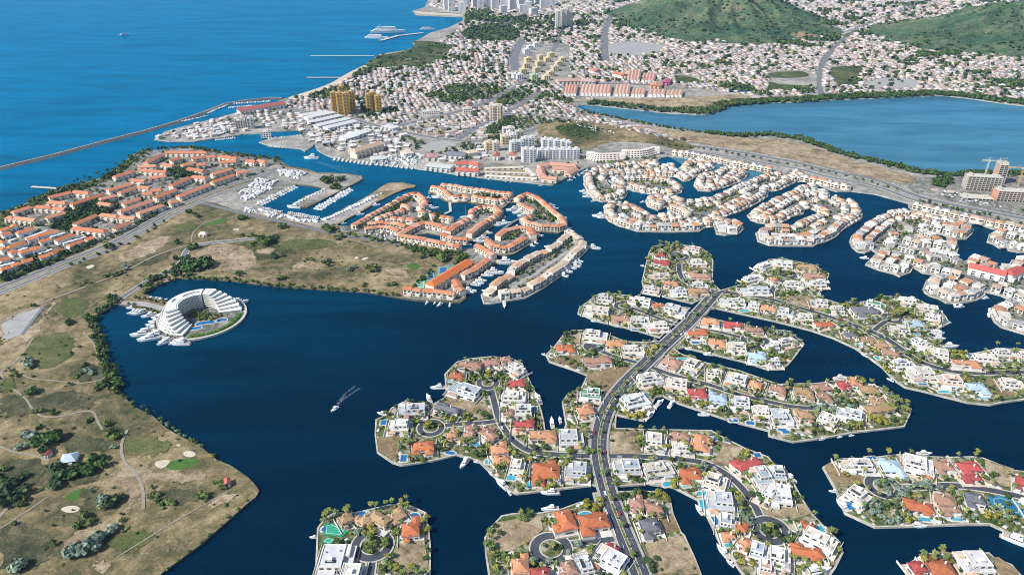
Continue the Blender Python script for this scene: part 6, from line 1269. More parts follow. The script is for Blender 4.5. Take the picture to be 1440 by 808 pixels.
clump(3, 3, [(20, 560, 'd', 5), (90, 620, 't', 3), (370, 560, 'p', 4), (390, 600, 'p', 2), (10, 170, 'y', 4), (680, 290, 's', 5), (640, 310, 's', 4), (760, 300, 's', 2), (860, 310, 's', 5), (930, 310, 's', 5), (780, 350, 's', 3), (600, 440, 's', 6), (650, 480, 's', 6), (700, 440, 'd', 5), (760, 490, 's', 4), (700, 370, 's', 4), (520, 210, 's', 3), (460, 215, 'y', 2), (370, 160, 'p', 4), (455, 140, 't', 2), (530, 135, 'p', 2), (650, 125, 'p', 2), (690, 118, 'p', 2),
   (1160, 125, 'p', 5), (1190, 110, 'p', 2), (1235, 240, 't', 4), (1310, 450, 's', 5), (1270, 480, 'y', 4), (1060, 390, 't', 4), (1040, 340, 't', 4), (1120, 480, 's', 3), (840, 490, 't', 3), (790, 500, 'y', 3), (820, 720, 'p', 4), (870, 710, 'p', 3), (945, 700, 'p', 3), (990, 690, 'p', 3), (1350, 380, 't', 3), (1420, 400, 't', 2), (250, 740, 'y', 3), (180, 370, 't', 3), (150, 550, 's', 3), (80, 780, 't', 2)])
clump(1, 2, [(795, 640, 'p', 2), (880, 640, 's', 2), (940, 645, 't', 3), (900, 740, 't', 3), (980, 770, 'y', 4), (1010, 760, 'y', 3), (1100, 735, 'y', 4), (1060, 725, 's', 3), (1180, 735, 'y', 2), (1120, 460, 't', 2), (1200, 480, 'd', 4), (1240, 510, 't', 3), (1300, 485, 'y', 3), (1360, 500, 't', 3), (1380, 495, 't', 2), (1290, 710, 't', 4), (1360, 590, 'p', 3), (1400, 730, 'p', 3), (1280, 600, 't', 3), (760, 690, 't', 2)])
clump(2, 2, [(320, 260, 'd', 5), (345, 250, 'd', 4), (590, 60, 'p', 6), (620, 90, 'p', 5), (530, 20, 'p', 4), (580, 10, 'p', 3), (700, 90, 't', 4), (800, 60, 'p', 3), (790, 140, 'd', 5), (640, 130, 'p', 4), (540, 180, 'y', 3), (640, 210, 'y', 3), (700, 30, 'p', 3), (870, 85, 'y', 2), (450, 360, 't', 5), (480, 380, 't', 3), (400, 440, 't', 4), (320, 410, 't', 3), (760, 360, 'y', 6), (790, 330, 'y', 4), (600, 430, 't', 3), (360, 580, 't', 4), (320, 620, 't', 3), (340, 690, 'y', 3),
   (660, 710, 'y', 5), (720, 715, 'y', 4), (820, 590, 't', 4), (600, 660, 't', 4), (700, 560, 's', 3), (640, 580, 's', 3), (1070, 160, 't', 3), (1090, 330, 't', 3), (1250, 300, 's', 2), (1360, 330, 'd', 5), (1250, 380, 't', 3), (1100, 430, 't', 2), (1180, 450, 's', 3), (1130, 520, 't', 3), (1220, 570, 's', 4), (960, 620, 'y', 4), (1080, 660, 'y', 4), (1190, 690, 'd', 3), (1320, 700, 't', 3), (1400, 600, 't', 3), (1000, 500, 't', 3), (90, 570, 't', 4), (110, 760, 't', 4), (170, 770, 'y', 3), (1430, 240, 'd', 5), (1340, 270, 't', 4), (1290, 380, 't', 2), (520, 340, 's', 2), (1170, 160, 'p', 2), (1200, 160, 'p', 2)])
clump(3, 2, [(30, 250, 's', 5), (100, 255, 's', 5), (150, 280, 's', 3), (60, 380, 't', 5), (10, 370, 't', 3), (120, 560, 'd', 4), (280, 670, 's', 5), (340, 680, 's', 5), (440, 650, 's', 5), (480, 660, 'd', 4), (250, 650, 's', 3), (270, 760, 'd', 6), (380, 590, 't', 3), (540, 520, 'p', 3), (590, 525, 'p', 3), (660, 575, 's', 4), (700, 620, 'p', 5), (740, 655, 'p', 4), (780, 690, 'p', 5), (690, 700, 'p', 5), (720, 740, 't', 4), (630, 740, 'y', 6), (660, 760, 'y', 4), (510, 785, 'y', 4), (460, 770, 't', 4), (590, 720, 'y', 3),
   (105, 35, 't', 4), (140, 30, 't', 3), (340, 130, 't', 4), (430, 110, 'y', 2), (620, 60, 'd', 3), (650, 65, 'd', 3), (710, 90, 't', 4), (740, 150, 'p', 6), (700, 150, 'p', 5), (780, 150, 't', 3), (650, 170, 's', 3), (250, 200, 't', 3), (520, 260, 't', 3), (600, 360, 'y', 4), (700, 290, 's', 2), (790, 320, 's', 3), (880, 400, 'p', 3), (1000, 430, 'd', 3), (970, 310, 't', 3), (1060, 365, 'y', 3), (1110, 380, 'y', 3), (1205, 350, 'p', 3), (1260, 330, 'p', 3), (1335, 315, 'p', 3), (1395, 325, 'p', 3), (1350, 470, 'p', 6), (1420, 465, 'p', 5), (1120, 580, 't', 4), (1245, 580, 'd', 3), (1350, 635, 't', 5), (1220, 460, 't', 4), (740, 470, 't', 3), (690, 460, 'y', 2), (800, 360, 't', 3)])
clump(2, 1, [(790, 590, 't', 3), (880, 575, 'p', 5), (930, 585, 'p', 6), (840, 580, 'p', 3), (770, 650, 'y', 3), (920, 630, 'd', 4), (870, 620, 't', 2), (1120, 640, 't', 3), (1090, 750, 't', 3), (770, 700, 't', 3), (900, 700, 't', 2), (960, 760, 's', 3), (1000, 780, 't', 3), (1110, 780, 't', 2), (1310, 780, 'y', 3)])
clump(3, 1, [(120, 735, 't', 4), (60, 710, 't', 3), (300, 720, 't', 3), (280, 780, 't', 3), (60, 770, 'p', 3), (150, 800, 't', 3)])
GP = []
# fill between: scatter on the villa islands where nothing stands
for k in ('A', 'J', 'L', 'C', 'D', 'E', 'F', 'M', 'N'):
    p = LAND[k]['poly']; a = np.array(p); lo, hi = a.min(0), a.max(0); n = int((hi[0] - lo[0]) * (hi[1] - lo[1]) / 17)
    Xr = RNG.uniform(lo[0], hi[0], n); Yr = RNG.uniform(lo[1], hi[1], n); m = inside_np(p, Xr, Yr) & (seg_np(p + [p[0]], Xr, Yr) > 2.5); Xr, Yr = Xr[m], Yr[m]
    for q, w_ in ROADS: m = seg_np(q, Xr, Yr) > w_ / 2 + 2.2; Xr, Yr = Xr[m], Yr[m]
    LOTS = [o for o in bpy.data.objects if o.name.startswith('bare_lot')]
    if not globals().get('LOTP'): globals()['LOTP'] = [[(v.co.x, v.co.y) for v in o.data.vertices] for o in LOTS]
    for q in LOTP:
        m = ~inside_np(q, Xr, Yr); drop_ = RNG.uniform(0, 1, Xr.size) < .06; Xr, Yr = Xr[m | drop_], Yr[m | drop_]
    oc = np.array(OCC)
    for x, y in zip(Xr, Yr):
        xx, yy = PX(x, y)
        if not (-5 < xx < 1450 and yy < 835): continue
        if (((oc[:, 0] - x) ** 2 + (oc[:, 1] - y) ** 2) < (oc[:, 2] * .92 + .5) ** 2).any(): continue
        z = LAND[k]['z']
        if random.random() < .3 and (((oc[:, 0] - x) ** 2 + (oc[:, 1] - y) ** 2) > (oc[:, 2] + 1.5) ** 2).all(): GP.append((x, y, z, random.uniform(2.2, 6), random.uniform(1.8, 4.5), random.uniform(0, 3.14))); continue
        if random.random() < .2: PM.append((x, y, random.uniform(4, 7.5), z, rw(random.choice(PGREENS)[0], .2)))
        else: TMASS_L.append((x, y, random.uniform(.8, 2.3), random.uniform(1.2, 3.6), z, rw(random.choice(GREENS)[0], .25)))
gp = np.array(GP); GB = Bulk(); gc = np.array([(.6, .55, .46), (.66, .63, .57), (.5, .45, .4), (.56, .4, .31), (.45, .45, .44), (.7, .68, .64), (.1, .19, .05), (.12, .21, .06)])[RNG.integers(0, 8, len(gp))] * RNG.uniform(.85, 1.12, (len(gp), 1))
GB.add(house_v[:8], flat_f, np.stack([gp[:, 0], gp[:, 1], gp[:, 2] - .3], 1), np.stack([gp[:, 3], gp[:, 4], .42 + RNG.uniform(0, .12, len(gp))], 1), gp[:, 5], np.repeat(gc[:, None], 5, 1))
o = GB.build('garden_paving', 'house_mass'); o['kind'] = 'structure'
# hedges of shrubs along the estates' streets, palms at the estates
for k in ('P', 'R1', 'R2', 'R3', 'R4', 'R5', 'R6', 'S1', 'S2', 'S3'):
    p = LAND[k]['poly']; a = np.array(p); lo, hi = a.min(0), a.max(0); n = int((hi[0] - lo[0]) * (hi[1] - lo[1]) / 45); Xr = RNG.uniform(lo[0], hi[0], n); Yr = RNG.uniform(lo[1], hi[1], n); m = inside_np(p, Xr, Yr) & (seg_np(p + [p[0]], Xr, Yr) > 9); Xr, Yr = Xr[m], Yr[m]
    for q, w_ in ROADS: m = seg_np(q, Xr, Yr) > w_ / 2 + .5; Xr, Yr = Xr[m], Yr[m]
    oc = np.array(OCC)
    for x, y in zip(Xr, Yr):
        if (((oc[:, 0] - x) ** 2 + (oc[:, 1] - y) ** 2) < (oc[:, 2] * .8) ** 2).any(): continue
        if random.random() < .8: TMASS_L.append((x, y, random.uniform(1.8, 3.2), random.uniform(2.5, 5), LAND[k]['z'], rw(random.choice(GREENS)[0], .25)))
def scatter(px, dens, rad, hh, base='W', greens=(0, 1, 2), world=False):
    p = px if world else UP(px); a = np.array(p); lo, hi = a.min(0), a.max(0); n = int((hi[0] - lo[0]) * (hi[1] - lo[1]) * dens); Xr = RNG.uniform(lo[0], hi[0], n); Yr = RNG.uniform(lo[1], hi[1], n); m = inside_np(p, Xr, Yr)
    for x, y in zip(Xr[m], Yr[m]): TMASS_L.append((x, y, random.uniform(*rad), random.uniform(*hh), LAND[base]['z'], rw(GREENS[random.choice(greens)][0], .3)))
def belt(px, width, step, rad, hh, base='W', greens=(0, 1, 2), off=0.):
    p = resample(UP(px), step); p = offs(p, off, False)
    for (x, y) in p:
        for _ in range(max(1, int(width / rad[1] * .9))): TMASS_L.append((x + random.uniform(-.5, .5) * width, y + random.uniform(-.5, .5) * width, random.uniform(*rad), random.uniform(*hh), LAND[base]['z'] - .4, rw(GREENS[random.choice(greens)][0], .3)))
# west mainland: groves, shore mangrove, town trees
for px in ([(68, 320), (110, 290), (140, 285), (172, 290), (140, 312), (110, 324), (80, 326)], [(235, 240), (270, 238), (275, 249), (245, 252)], [(0, 390), (30, 370), (75, 358), (140, 340), (120, 352), (60, 378), (0, 402)]): scatter(px, .028, (3, 5), (5, 9), greens=(0, 2, 2))
scatter([(0, 303), (31, 291), (76, 271), (141, 253.5), (176, 230), (191, 218), (204, 214), (204, 220), (180, 238), (150, 256), (110, 272), (60, 290), (0, 322)], .012, (2.5, 4.5), (4, 8), greens=(0, 1, 2))
scatter([(0, 303), (200, 213), (390, 224), (400, 238), (275, 275), (172, 330), (0, 396)], .0035, (2.2, 3.6), (3.5, 6), greens=(0, 2, 1))
belt([(200, 214), (265, 209), (325, 219), (390, 226)], 8, 8, (2, 3.5), (5, 9)); belt([(20, 392), (75, 369), (140, 344), (172, 328), (225, 298), (275, 273)], 6, 9, (2.5, 4), (4, 8), greens=(0, 2)); belt([(100, 376), (180, 343), (230, 315)], 8, 11, (2.5, 4), (3, 6), greens=(0, 2))
belt([(201, 413), (211, 408), (230, 398), (255, 392), (292, 393), (324, 395), (360, 400), (400, 404), (460, 408), (520, 412), (560, 419)], 7, 5, (2.5, 4), (3, 5.5), greens=(0, 1, 1)); belt([(205, 402), (235, 388), (258, 378), (268, 366), (275, 384), (250, 390)], 22, 6, (3, 5), (5, 8), greens=(0, 2, 0))
belt([(165, 426), (155, 432), (136, 443), (128, 449), (136, 468), (143, 492), (152, 515), (162, 540), (168, 552)], 9, 4, (2.6, 4), (4, 7), greens=(0, 1, 0)); belt([(168, 552), (185, 569), (215, 584)], 4, 7, (2, 3), (2.5, 4)); belt([(225, 592), (247, 610), (285, 630)], 4, 6, (2, 3), (2.5, 4.5), greens=(1, 5)); belt([(348, 706), (322, 731), (282, 766), (235, 802)], 2, 8, (1.5, 2.3), (2, 3), greens=(1, 5))
belt([(480, 330), (520, 337), (575, 350), (610, 360)], 9, 8, (2, 3.5), (4, 7), greens=(1, 5, 0)); belt([(580, 352), (620, 360), (650, 362), (640, 372)], 16, 5, (3, 4.5), (5, 8), greens=(1, 0)); belt([(575, 415), (600, 392), (612, 378)], 7, 6, (2.5, 4), (4, 7))
for z in (Z1([(180, 670), (350, 580), (560, 470), (700, 370), (850, 340)]), Z1([(900, 600), (960, 540), (1080, 500), (1080, 580)]), Z1([(520, 625), (680, 630)]), Z2([(90, 500), (220, 480), (280, 470)]), Z2([(650, 350), (760, 400), (850, 480), (960, 580), (820, 570), (740, 480)]), Z2([(440, 780), (560, 730)]), Z2([(80, 285), (230, 300), (340, 315)])): belt(z, 9, 5, (2.5, 4), (4, 7.5), greens=(0, 1, 2))
def golf(c, r, pts):
    for x, y, rad, gi, n in pts:
        X0, Y0 = U(*T4(c, r, [(x, y)])[0], 2)
        for _ in range(n):
            X_, Y_ = X0 + random.uniform(-1, 1) * rad * .9 * (n > 1), Y0 + random.uniform(-1, 1) * rad * (n > 1); rad = rad if n == 1 else rad; q = rad * (random.uniform(.5, .95) if n > 1 else 1)
            tree_at(X_, Y_, q, q * random.uniform(1.1, 1.6), LAND['W']['z'], gi, 'on the golf course')
golf(0, 3, [(250, 60, 9, 0, 6), (200, 30, 7, 3, 3), (640, 30, 5, 5, 3), (140, 285, 7, 2, 4), (330, 210, 7, 2, 5), (420, 220, 6, 0, 4), (500, 200, 7, 0, 5), (300, 320, 6, 2, 4), (25, 340, 8, 2, 5), (150, 400, 5, 1, 3), (690, 385, 5, 2, 3), (610, 430, 5, 1, 3), (500, 490, 5, 1, 3), (440, 540, 4, 0, 3), (580, 610, 7, 3, 4), (500, 650, 8, 3, 5), (360, 690, 3.4, 0, 1), (300, 640, 4, 1, 2), (960, 390, 4, 5, 3), (920, 425, 3, 5, 2), (880, 370, 4, 1, 3), (1160, 360, 5, 5, 4), (1235, 290, 4, 5, 3), (1240, 320, 3.5, 1, 2), (850, 320, 2.5, 1, 1), (685, 505, 3, 0, 1), (70, 520, 3, 0, 2), (150, 760, 6, 3, 4), (1190, 130, 4, 4, 2), (640, 90, 4, 3, 3), (570, 400, 5, 3, 3), (20, 230, 5, 1, 3), (230, 90, 8, 2, 5), (350, 260, 8, 2, 6), (460, 240, 7, 0, 5), (560, 180, 6, 0, 5), (60, 380, 9, 2, 6), (10, 300, 8, 2, 4), (640, 410, 6, 2, 4), (480, 510, 6, 1, 4), (560, 640, 6, 3, 4), (620, 570, 5, 3, 3), (280, 60, 9, 0, 5), (640, 20, 6, 1, 4), (130, 90, 5, 3, 3)])
golf(0, 2, [(400, 200, 6, 2, 4), (490, 175, 6, 0, 4), (630, 75, 6, 0, 4), (150, 440, 7, 3, 4), (80, 490, 5, 1, 4), (180, 590, 6, 0, 4), (430, 500, 4, 5, 4), (400, 540, 3, 0, 2), (460, 450, 4, 1, 3), (220, 695, 4, 1, 4), (300, 700, 4, 0, 3), (410, 375, 4, 1, 2), (510, 745, 4, 1, 4), (590, 780, 4, 1, 4), (600, 560, 7, 0, 6), (620, 500, 6, 0, 4), (520, 390, 3, 0, 2), (445, 335, 2.5, 0, 1), (640, 530, 4, 1, 3), (825, 705, 3, 0, 2), (940, 780, 3, 3, 1), (180, 105, 3, 0, 3), (500, 480, 5, 3, 4), (210, 790, 4, 0, 3), (560, 120, 4, 0, 3)])
golf(1, 1, [(130, 635, 8, 2, 3), (400, 680, 7, 2, 3), (290, 660, 5, 1, 3), (640, 710, 7, 1, 6), (540, 705, 5, 3, 4), (140, 765, 5, 1, 3), (950, 630, 7, 0, 4), (1050, 650, 9, 1, 6), (400, 490, 8, 0, 7), (150, 470, 6, 0, 4), (95, 530, 5, 2, 3), (50, 560, 9, 0, 6), (470, 530, 6, 1, 5), (760, 795, 5, 0, 4), (940, 760, 5, 0, 4), (600, 800, 4, 0, 3), (390, 215, 9, 0, 6), (490, 205, 8, 0, 5), (450, 250, 8, 1, 5)])
golf(0, 1, [(490, 790, 5, 1, 2), (1330, 735, 6, 0, 4), (600, 750, 5, 0, 4), (660, 740, 5, 0, 3), (700, 700, 6, 3, 4), (1080, 590, 7, 0, 6), (1130, 690, 12, 0, 9), (1050, 700, 10, 0, 8), (990, 650, 5, 0, 3), (1000, 560, 5, 0, 4), (610, 590, 6, 0, 4), (1060, 390, 6, 0, 5), (1100, 410, 5, 2, 3), (1420, 520, 5, 0, 4), (1420, 570, 5, 1, 3), (1370, 420, 6, 0, 4), (1370, 515, 4, 0, 2)])
belt(TZ(180, 390, 8, [(20, 320), (150, 370), (300, 400), (400, 420)]), 5, 5, (1.4, 2.4), (3, 5), greens=(1, 5)); belt(TZ(180, 390, 8, [(80, 250), (250, 280), (420, 300)]), 6, 6, (1.8, 2.8), (4, 6), greens=(0, 1))
for (a0, a1, r_, n) in ((-80, 10, 44, 26), (100, 262, 46.5, 40)):
    for k in range(n): a = R(a0 + (a1 - a0) * k / n); TMASS_L.append((HC[0] + r_ * math.cos(a), HC[1] + r_ * math.sin(a), random.uniform(1, 1.8), random.uniform(1.5, 3), LAND['H']['z'], rw(GREENS[random.choice((1, 5, 4))][0], .2)))
for _ in range(26): a = random.uniform(0, 6.3); q = random.uniform(2, 17); TMASS_L.append((HC[0] - 2 + q * math.cos(a), HC[1] + 4 + .7 * q * math.sin(a), random.uniform(1.5, 3), random.uniform(3, 5.5), LAND['H']['z'], rw(GREENS[random.choice((0, 1, 5))][0], .2)))
scatter([(0, 420), (130, 380), (260, 345), (270, 385), (200, 410), (128, 445), (135, 480), (158, 545), (215, 590), (300, 650), (355, 690), (230, 800), (0, 808)], .0022, (.8, 2.4), (.8, 2.6), greens=(0, 1, 2, 1))
scatter([(290, 340), (360, 330), (480, 330), (600, 365), (590, 400), (560, 415), (400, 400), (300, 385)], .003, (.7, 1.8), (.7, 1.8), greens=(0, 1))
scatter(Z7([(620, 500), (930, 480), (1000, 470), (960, 520), (860, 580), (760, 610), (650, 610)]), .006, (2, 3.5), (3, 6), 'X', (0, 1, 5))
for _ in range(30): TMASS_L.append((HC[0] + random.uniform(-6, 24), HC[1] + random.uniform(-9, 9), random.uniform(1.4, 2.6), random.uniform(2.5, 4.5), LAND['H']['z'], rw(GREENS[random.choice((1, 5, 4))][0], .2)))
# lagoon mangrove belts and coast-road trees
belt([(830, 146), (875, 150.5), (927, 156.5), (970, 159.5), (1000, 159), (1017, 149), (1040, 145), (1080, 144), (1117, 142.5), (1167, 139.5), (1230, 137), (1292, 134.5), (1320, 133), (1355, 136), (1405, 143.5), (1440, 147), (1560, 155)], 30, 6, (4, 7), (6, 10), 'X', (0, 2, 0))
belt([(1040, 146), (1080, 144), (1200, 137), (1320, 132), (1440, 145)], 40, 9, (5, 8), (6, 10), 'X', (0, 2, 0)); belt([(960, 157), (1000, 157), (1015, 150), (1040, 145)], 34, 7, (5, 8), (6, 11), 'X', (0, 1, 2))
belt([(820, 157.5), (860, 166), (910, 176), (970, 186), (995, 189), (1035, 192)], 10, 6, (3, 5), (4, 7), 'X', (0, 2)); belt([(995, 189), (1035, 192.5), (1080, 191), (1127, 196.5), (1147, 204.5), (1175, 215.5), (1210, 224.5), (1255, 234.5), (1292, 243.5), (1340, 248.5), (1375, 246), (1440, 246)], 20, 5, (3.5, 6), (5, 9), 'X', (0, 2, 0))
scatter([(1315, 252), (1335, 249), (1338, 262), (1320, 266), (1308, 262)], .025, (4, 6), (6, 10), 'X', (0, 2)); belt([(1290, 283), (1330, 294), (1380, 304), (1440, 318)], 8, 7, (2.5, 4), (4, 7), 'X', (0, 2, 1)); belt([(1080, 228), (1130, 236), (1200, 252), (1260, 268)], 5, 14, (2, 3.5), (3, 6), 'X', (0, 1)); belt([(930, 205), (1000, 212), (1070, 224)], 6, 13, (2.5, 4), (4, 6), 'X', (0, 2, 1))
scatter([(775, 178), (820, 175), (850, 185), (830, 198), (795, 195)], .006, (2, 4), (2.5, 5), 'X', (1, 0)); scatter(Z7([(600, 450), (1010, 460), (1000, 430), (930, 400), (640, 445)]), .012, (3, 4.5), (5, 8), 'X', (0, 2)); belt(Z7([(320, 330), (260, 240), (380, 190), (420, 170)]), 22, 10, (4, 6), (6, 9), 'X', (0, 2)); belt(Z4([(330, 245), (600, 230), (700, 190), (960, 190)]), 7, 6, (2, 3.5), (4, 6), 'X', (1, 5))
scatter(TZ(360, 0, 4, [(600, 380), (680, 320), (850, 290), (1000, 250), (1120, 260), (1060, 330), (940, 380), (700, 385)]), .0012, (4, 8), (4, 8), 'X', (0, 1, 2)); scatter(TZ(360, 0, 4, [(1140, 190), (1250, 140), (1500, 135), (1500, 200), (1440, 235), (1200, 235)]), .0018, (6, 10), (7, 12), 'X', (0, 2)); scatter(TZ(360, 0, 4, [(560, 570), (640, 560), (700, 640), (830, 600), (800, 640), (620, 670)]), .006, (4, 7), (6, 10), 'X', (0, 2))
scatter([(1170, 135), (1200, 95), (1330, 95), (1440, 118), (1440, 132), (1320, 128)], .0008, (4, 8), (5, 9), 'X', (0, 2)); scatter([(720, 25), (790, 20), (840, 35), (780, 62), (720, 60)], .0007, (6, 10), (7, 11), 'X', (0, 2))
for t in CTREE:
    for x, y in t: s = 1 + max(0, y - 1200) / 1800; TMASS_L.append((x, y, random.uniform(3, 5.5) * s, random.uniform(5, 8.5) * s, zX, rw(GREENS[random.choice((0, 2, 0, 1))][0], .3)))
# shrubs over the hills
for H in HILLS[:2]:
    n = 1300; Xr = RNG.uniform(H[0] - H[2], H[0] + H[2], n); Yr = RNG.uniform(H[1] - H[3], H[1] + H[4], n); m = (hill_r(Xr, Yr, H) < .97) & (fbm(Xr, Yr, 180, 31, 3) > .42); Xr, Yr = Xr[m], Yr[m]; Zr = hill_z(Xr, Yr, H)
    for x, y, z in zip(Xr, Yr, Zr): TMASS_L.append((x, y, random.uniform(4, 9), random.uniform(5, 10), z + zX - 1.5, rw(random.choice([(.05, .095, .035), (.07, .11, .04), (.04, .075, .03), (.1, .12, .05)]), .25)))
def lowcrown(seed, n, leaf): b = crown_mesh('c', seed, n, 4, leaf); return np.array(b.v), b.f
LOW = {0: [lowcrown(s, 64, .27) for s in (11, 12, 13)], 1: [lowcrown(s, 40, .33) for s in (21, 22, 23)], 2: [lowcrown(s, 18, .5) for s in (31, 32)]}
TA = np.array([(x, y, r, h, z) for x, y, r, h, z, c in TMASS_L]); TC = np.array([c for *_, c in TMASS_L]); tier = np.where(TA[:, 1] < 900, 0, np.where(TA[:, 1] < 1700, 1, 2))
px_ = CX + FPX * TA[:, 0] / (TA[:, 1] * CP + CAM_H * SP); vis = (px_ > -60) & (px_ < 1500) & (TA[:, 1] > 300)
VB = Bulk()
for t in (0, 1, 2):
    for vi, (tv, tf) in enumerate(LOW[t]):
        k = np.where(vis & (tier == t) & (np.arange(len(TA)) % len(LOW[t]) == vi))[0]
        if not len(k): continue
        q = TA[k]; P = np.stack([q[:, 0], q[:, 1], q[:, 4] + q[:, 3] * .42], 1); S = np.stack([q[:, 2], q[:, 2], q[:, 3] * .62], 1)
        C = TC[k][:, None, :] * RNG.uniform(.7, 1.35, (len(k), len(tf), 1)); VB.add(tv, tf, P, S, RNG.uniform(0, 6.28, len(k)), C)
vb = VB.build('tree_cover', 'foliage_mass'); vb['label'] = 'shrubs, mangrove belts and far trees too many to count'; vb['category'] = 'vegetation'
print('mass trees', len(TMASS_L), 'faces', len(vb.data.polygons))
if PM:
    b = palm_crown(5, 11); tv = np.array(b.v); tf = b.f; q = np.array([(x, y, h, z) for x, y, h, z, c in PM]); c = np.array([c for *_, c in PM]); PB = Bulk()
    S = RNG.uniform(2.3, 3.2, len(q)); PB.add(tv, tf, np.stack([q[:, 0], q[:, 1], q[:, 3] + q[:, 2]], 1), np.repeat(S[:, None], 3, 1), RNG.uniform(0, 6.28, len(q)), c[:, None, :] * RNG.uniform(.75, 1.3, (len(q), len(tf), 1)))
    t = MB(); t.tube((0, 0, -.05), (0, 0, 1), .028, .02, 5); PB.add(np.array(t.v), t.f, np.stack([q[:, 0], q[:, 1], q[:, 3]], 1), np.repeat(q[:, 2:3], 3, 1), np.zeros(len(q)), np.full((len(q), len(t.f), 3), .14))
    o = PB.build('palm_cover', 'foliage_mass'); o['label'] = 'remaining palms crowding the island gardens'; o['category'] = 'palms'; print('mass palms', len(PM))
# ---------------------------------------------------------------- boats
def hull(b, L, B, D, mi=0, deck=1):
    st = []; N = 7
    for k in range(N):
        t = k / (N - 1); x = -L / 2 + L * t; wd = B / 2 * (.86 + .14 * math.sin(t * 2.2)) * (1 - max(0, (t - .45) / .55) ** 2.2); wd = max(wd, .03); sh = D * (1 + .35 * t * t)
        st.append([(x, -wd * .78, -.3), (x + (.06 * L if k == N - 1 else 0), -wd, sh), (x + (.06 * L if k == N - 1 else 0), wd, sh), (x, wd * .78, -.3)])
    for k in range(N - 1):
        a, c = st[k], st[k + 1]
        b.quad([a[0], c[0], c[1], a[1]], mi); b.quad([a[2], c[2], c[3], a[3]], mi); b.quad([a[1], c[1], c[2], a[2]], deck)
    b.quad([st[0][0], st[0][1], st[0][2], st[0][3]], mi)
def motor_yacht():
    o = empty('motor_yacht', (0, 0, 0)); b = MB(); hull(b, 12, 3.8, 1.5, 0, 0); b.build('hull', 'gel_coat', o, (.8, .8, .8))
    c = MB(); c.box(-.6, 0, 1.7, 5.6, 2.7, 1.15, tx=.82, ty=.86); cb = c.build('cabin', 'gel_coat', o, (.8, .8, .79))
    g = MB(); g.box(-.6, 0, 2.05, 5.5, 2.68, .45, tx=.93, ty=.95); g.build('cabin_windows', 'window_glass', cb)
    f = MB(); f.box(-1.2, 0, 2.85, 3.2, 2.3, .5, ty=.95); f.box(-1.2, 0, 4.1, 2.6, 2.2, .12, bottom=True)
    for sx in (-2.2, -.2):
        for sy in (-.9, .9): f.box(sx, sy, 3.3, .12, .12, .8)
    f.build('flybridge', 'gel_coat', o, (.8, .8, .8)); s = MB(); s.box(-6.2, 0, .3, 1.2, 3.0, .2, bottom=True); s.build('swim_platform', 'gel_coat', o, (.55, .42, .3))
    d = MB(); d.box(-4.4, 0, 1.62, 2.4, 2.6, .08); d.build('cockpit', 'gel_coat', o, (.5, .4, .3)); return o
def small_boat():
    o = empty('launch', (0, 0, 0)); b = MB(); hull(b, 7, 2.4, .9, 0, 0); b.build('hull', 'gel_coat', o, (.8, .8, .8)); c = MB(); c.box(-.6, 0, .95, 3.6, 1.7, .1); c.build('cockpit', 'gel_coat', o, (.35, .37, .4))
    c = MB(); c.box(-.4, 0, 2.3, 1.9, 1.8, .1, bottom=True)
    for sx in (-1.2, .4):
        for sy in (-.7, .7): c.box(sx, sy, .9, .08, .08, 1.4)
    c.build('canopy', 'gel_coat', o, (.8, .8, .8)); m = MB(); m.box(-3.6, 0, .3, .6, .5, 1.2); m.build('outboard', 'rubber', o); return o
def sail_boat():
    o = empty('sailing_yacht', (0, 0, 0)); b = MB(); hull(b, 12, 3.4, 1.1, 0, 0); b.build('hull', 'gel_coat', o, (.8, .8, .8)); c = MB(); c.box(0, 0, 1.3, 4.5, 1.8, .6, tx=.85, ty=.8); c.build('cabin', 'gel_coat', o, (.78, .78, .77))
    m = MB(); m.tube((.8, 0, 1), (.8, 0, 16), .14, .08, 6); m.build('mast', 'steel', o); m = MB(); m.tube((.8, 0, 2.6), (-4.5, 0, 2.5), .22, .18, 6); m.build('boom', 'gel_coat', o, (.3, .4, .55)); return o
PROTO = dict(m=motor_yacht(), s=small_boat(), y=sail_boat()); USED = dict(m=False, s=False, y=False); NB = [0]; BMASS = []
BN = dict(m='white motor yacht', s='small white launch', y='white sailing yacht')
def boat(px, deg, L, kind='m', pl='', z=0., zsrv=1.):
    X, Y = U(*px, zsrv); 
    base = dict(m=12., s=7., y=12.)[kind]; s = L / base
    if NB[0] >= 300: BMASS.append((X, Y, R(deg), L)); return
    NB[0] += 1; o = PROTO[kind] if not USED[kind] else copy_tree(PROTO[kind]); USED[kind] = True
    o.location = (X, Y, z); o.rotation_euler = (0, 0, R(deg)); o.scale = (s, s * random.uniform(.92, 1.1), s)
    thing(o, ('large ' if L > 15 else '') + BN[kind], pl, 'boat', 'boats afloat and moored')
def B4(c, r, lst, pl):
    for x, y, dg, L, k in lst: boat(T4(c, r, [(x, y)])[0], dg, L, k, pl)
B4(1, 3, [(1175, 178, 242, 15, 'm'), (1380, 295, 128, 15, 'm'), (1425, 345, 120, 6, 's'), (1320, 235, 130, 6, 's'), (1240, 170, 170, 5, 's')], 'moored along the near island left of the avenue'); B4(1, 3, [(968, 555, 95, 8, 's'), (950, 490, 95, 9, 's'), (325, 592, 180, 6, 's')], 'moored along the small bottom island')
B4(2, 3, [(215, 345, 180, 14, 'm'), (215, 435, 185, 13, 'm'), (390, 418, 190, 11, 's')], 'moored in the inlet by the avenue bridge'); B4(2, 3, [(1052, 440, 108, 10, 'm'), (1185, 675, 112, 13, 'm'), (1230, 740, 125, 7, 's')], 'moored in the channel of the curved island')
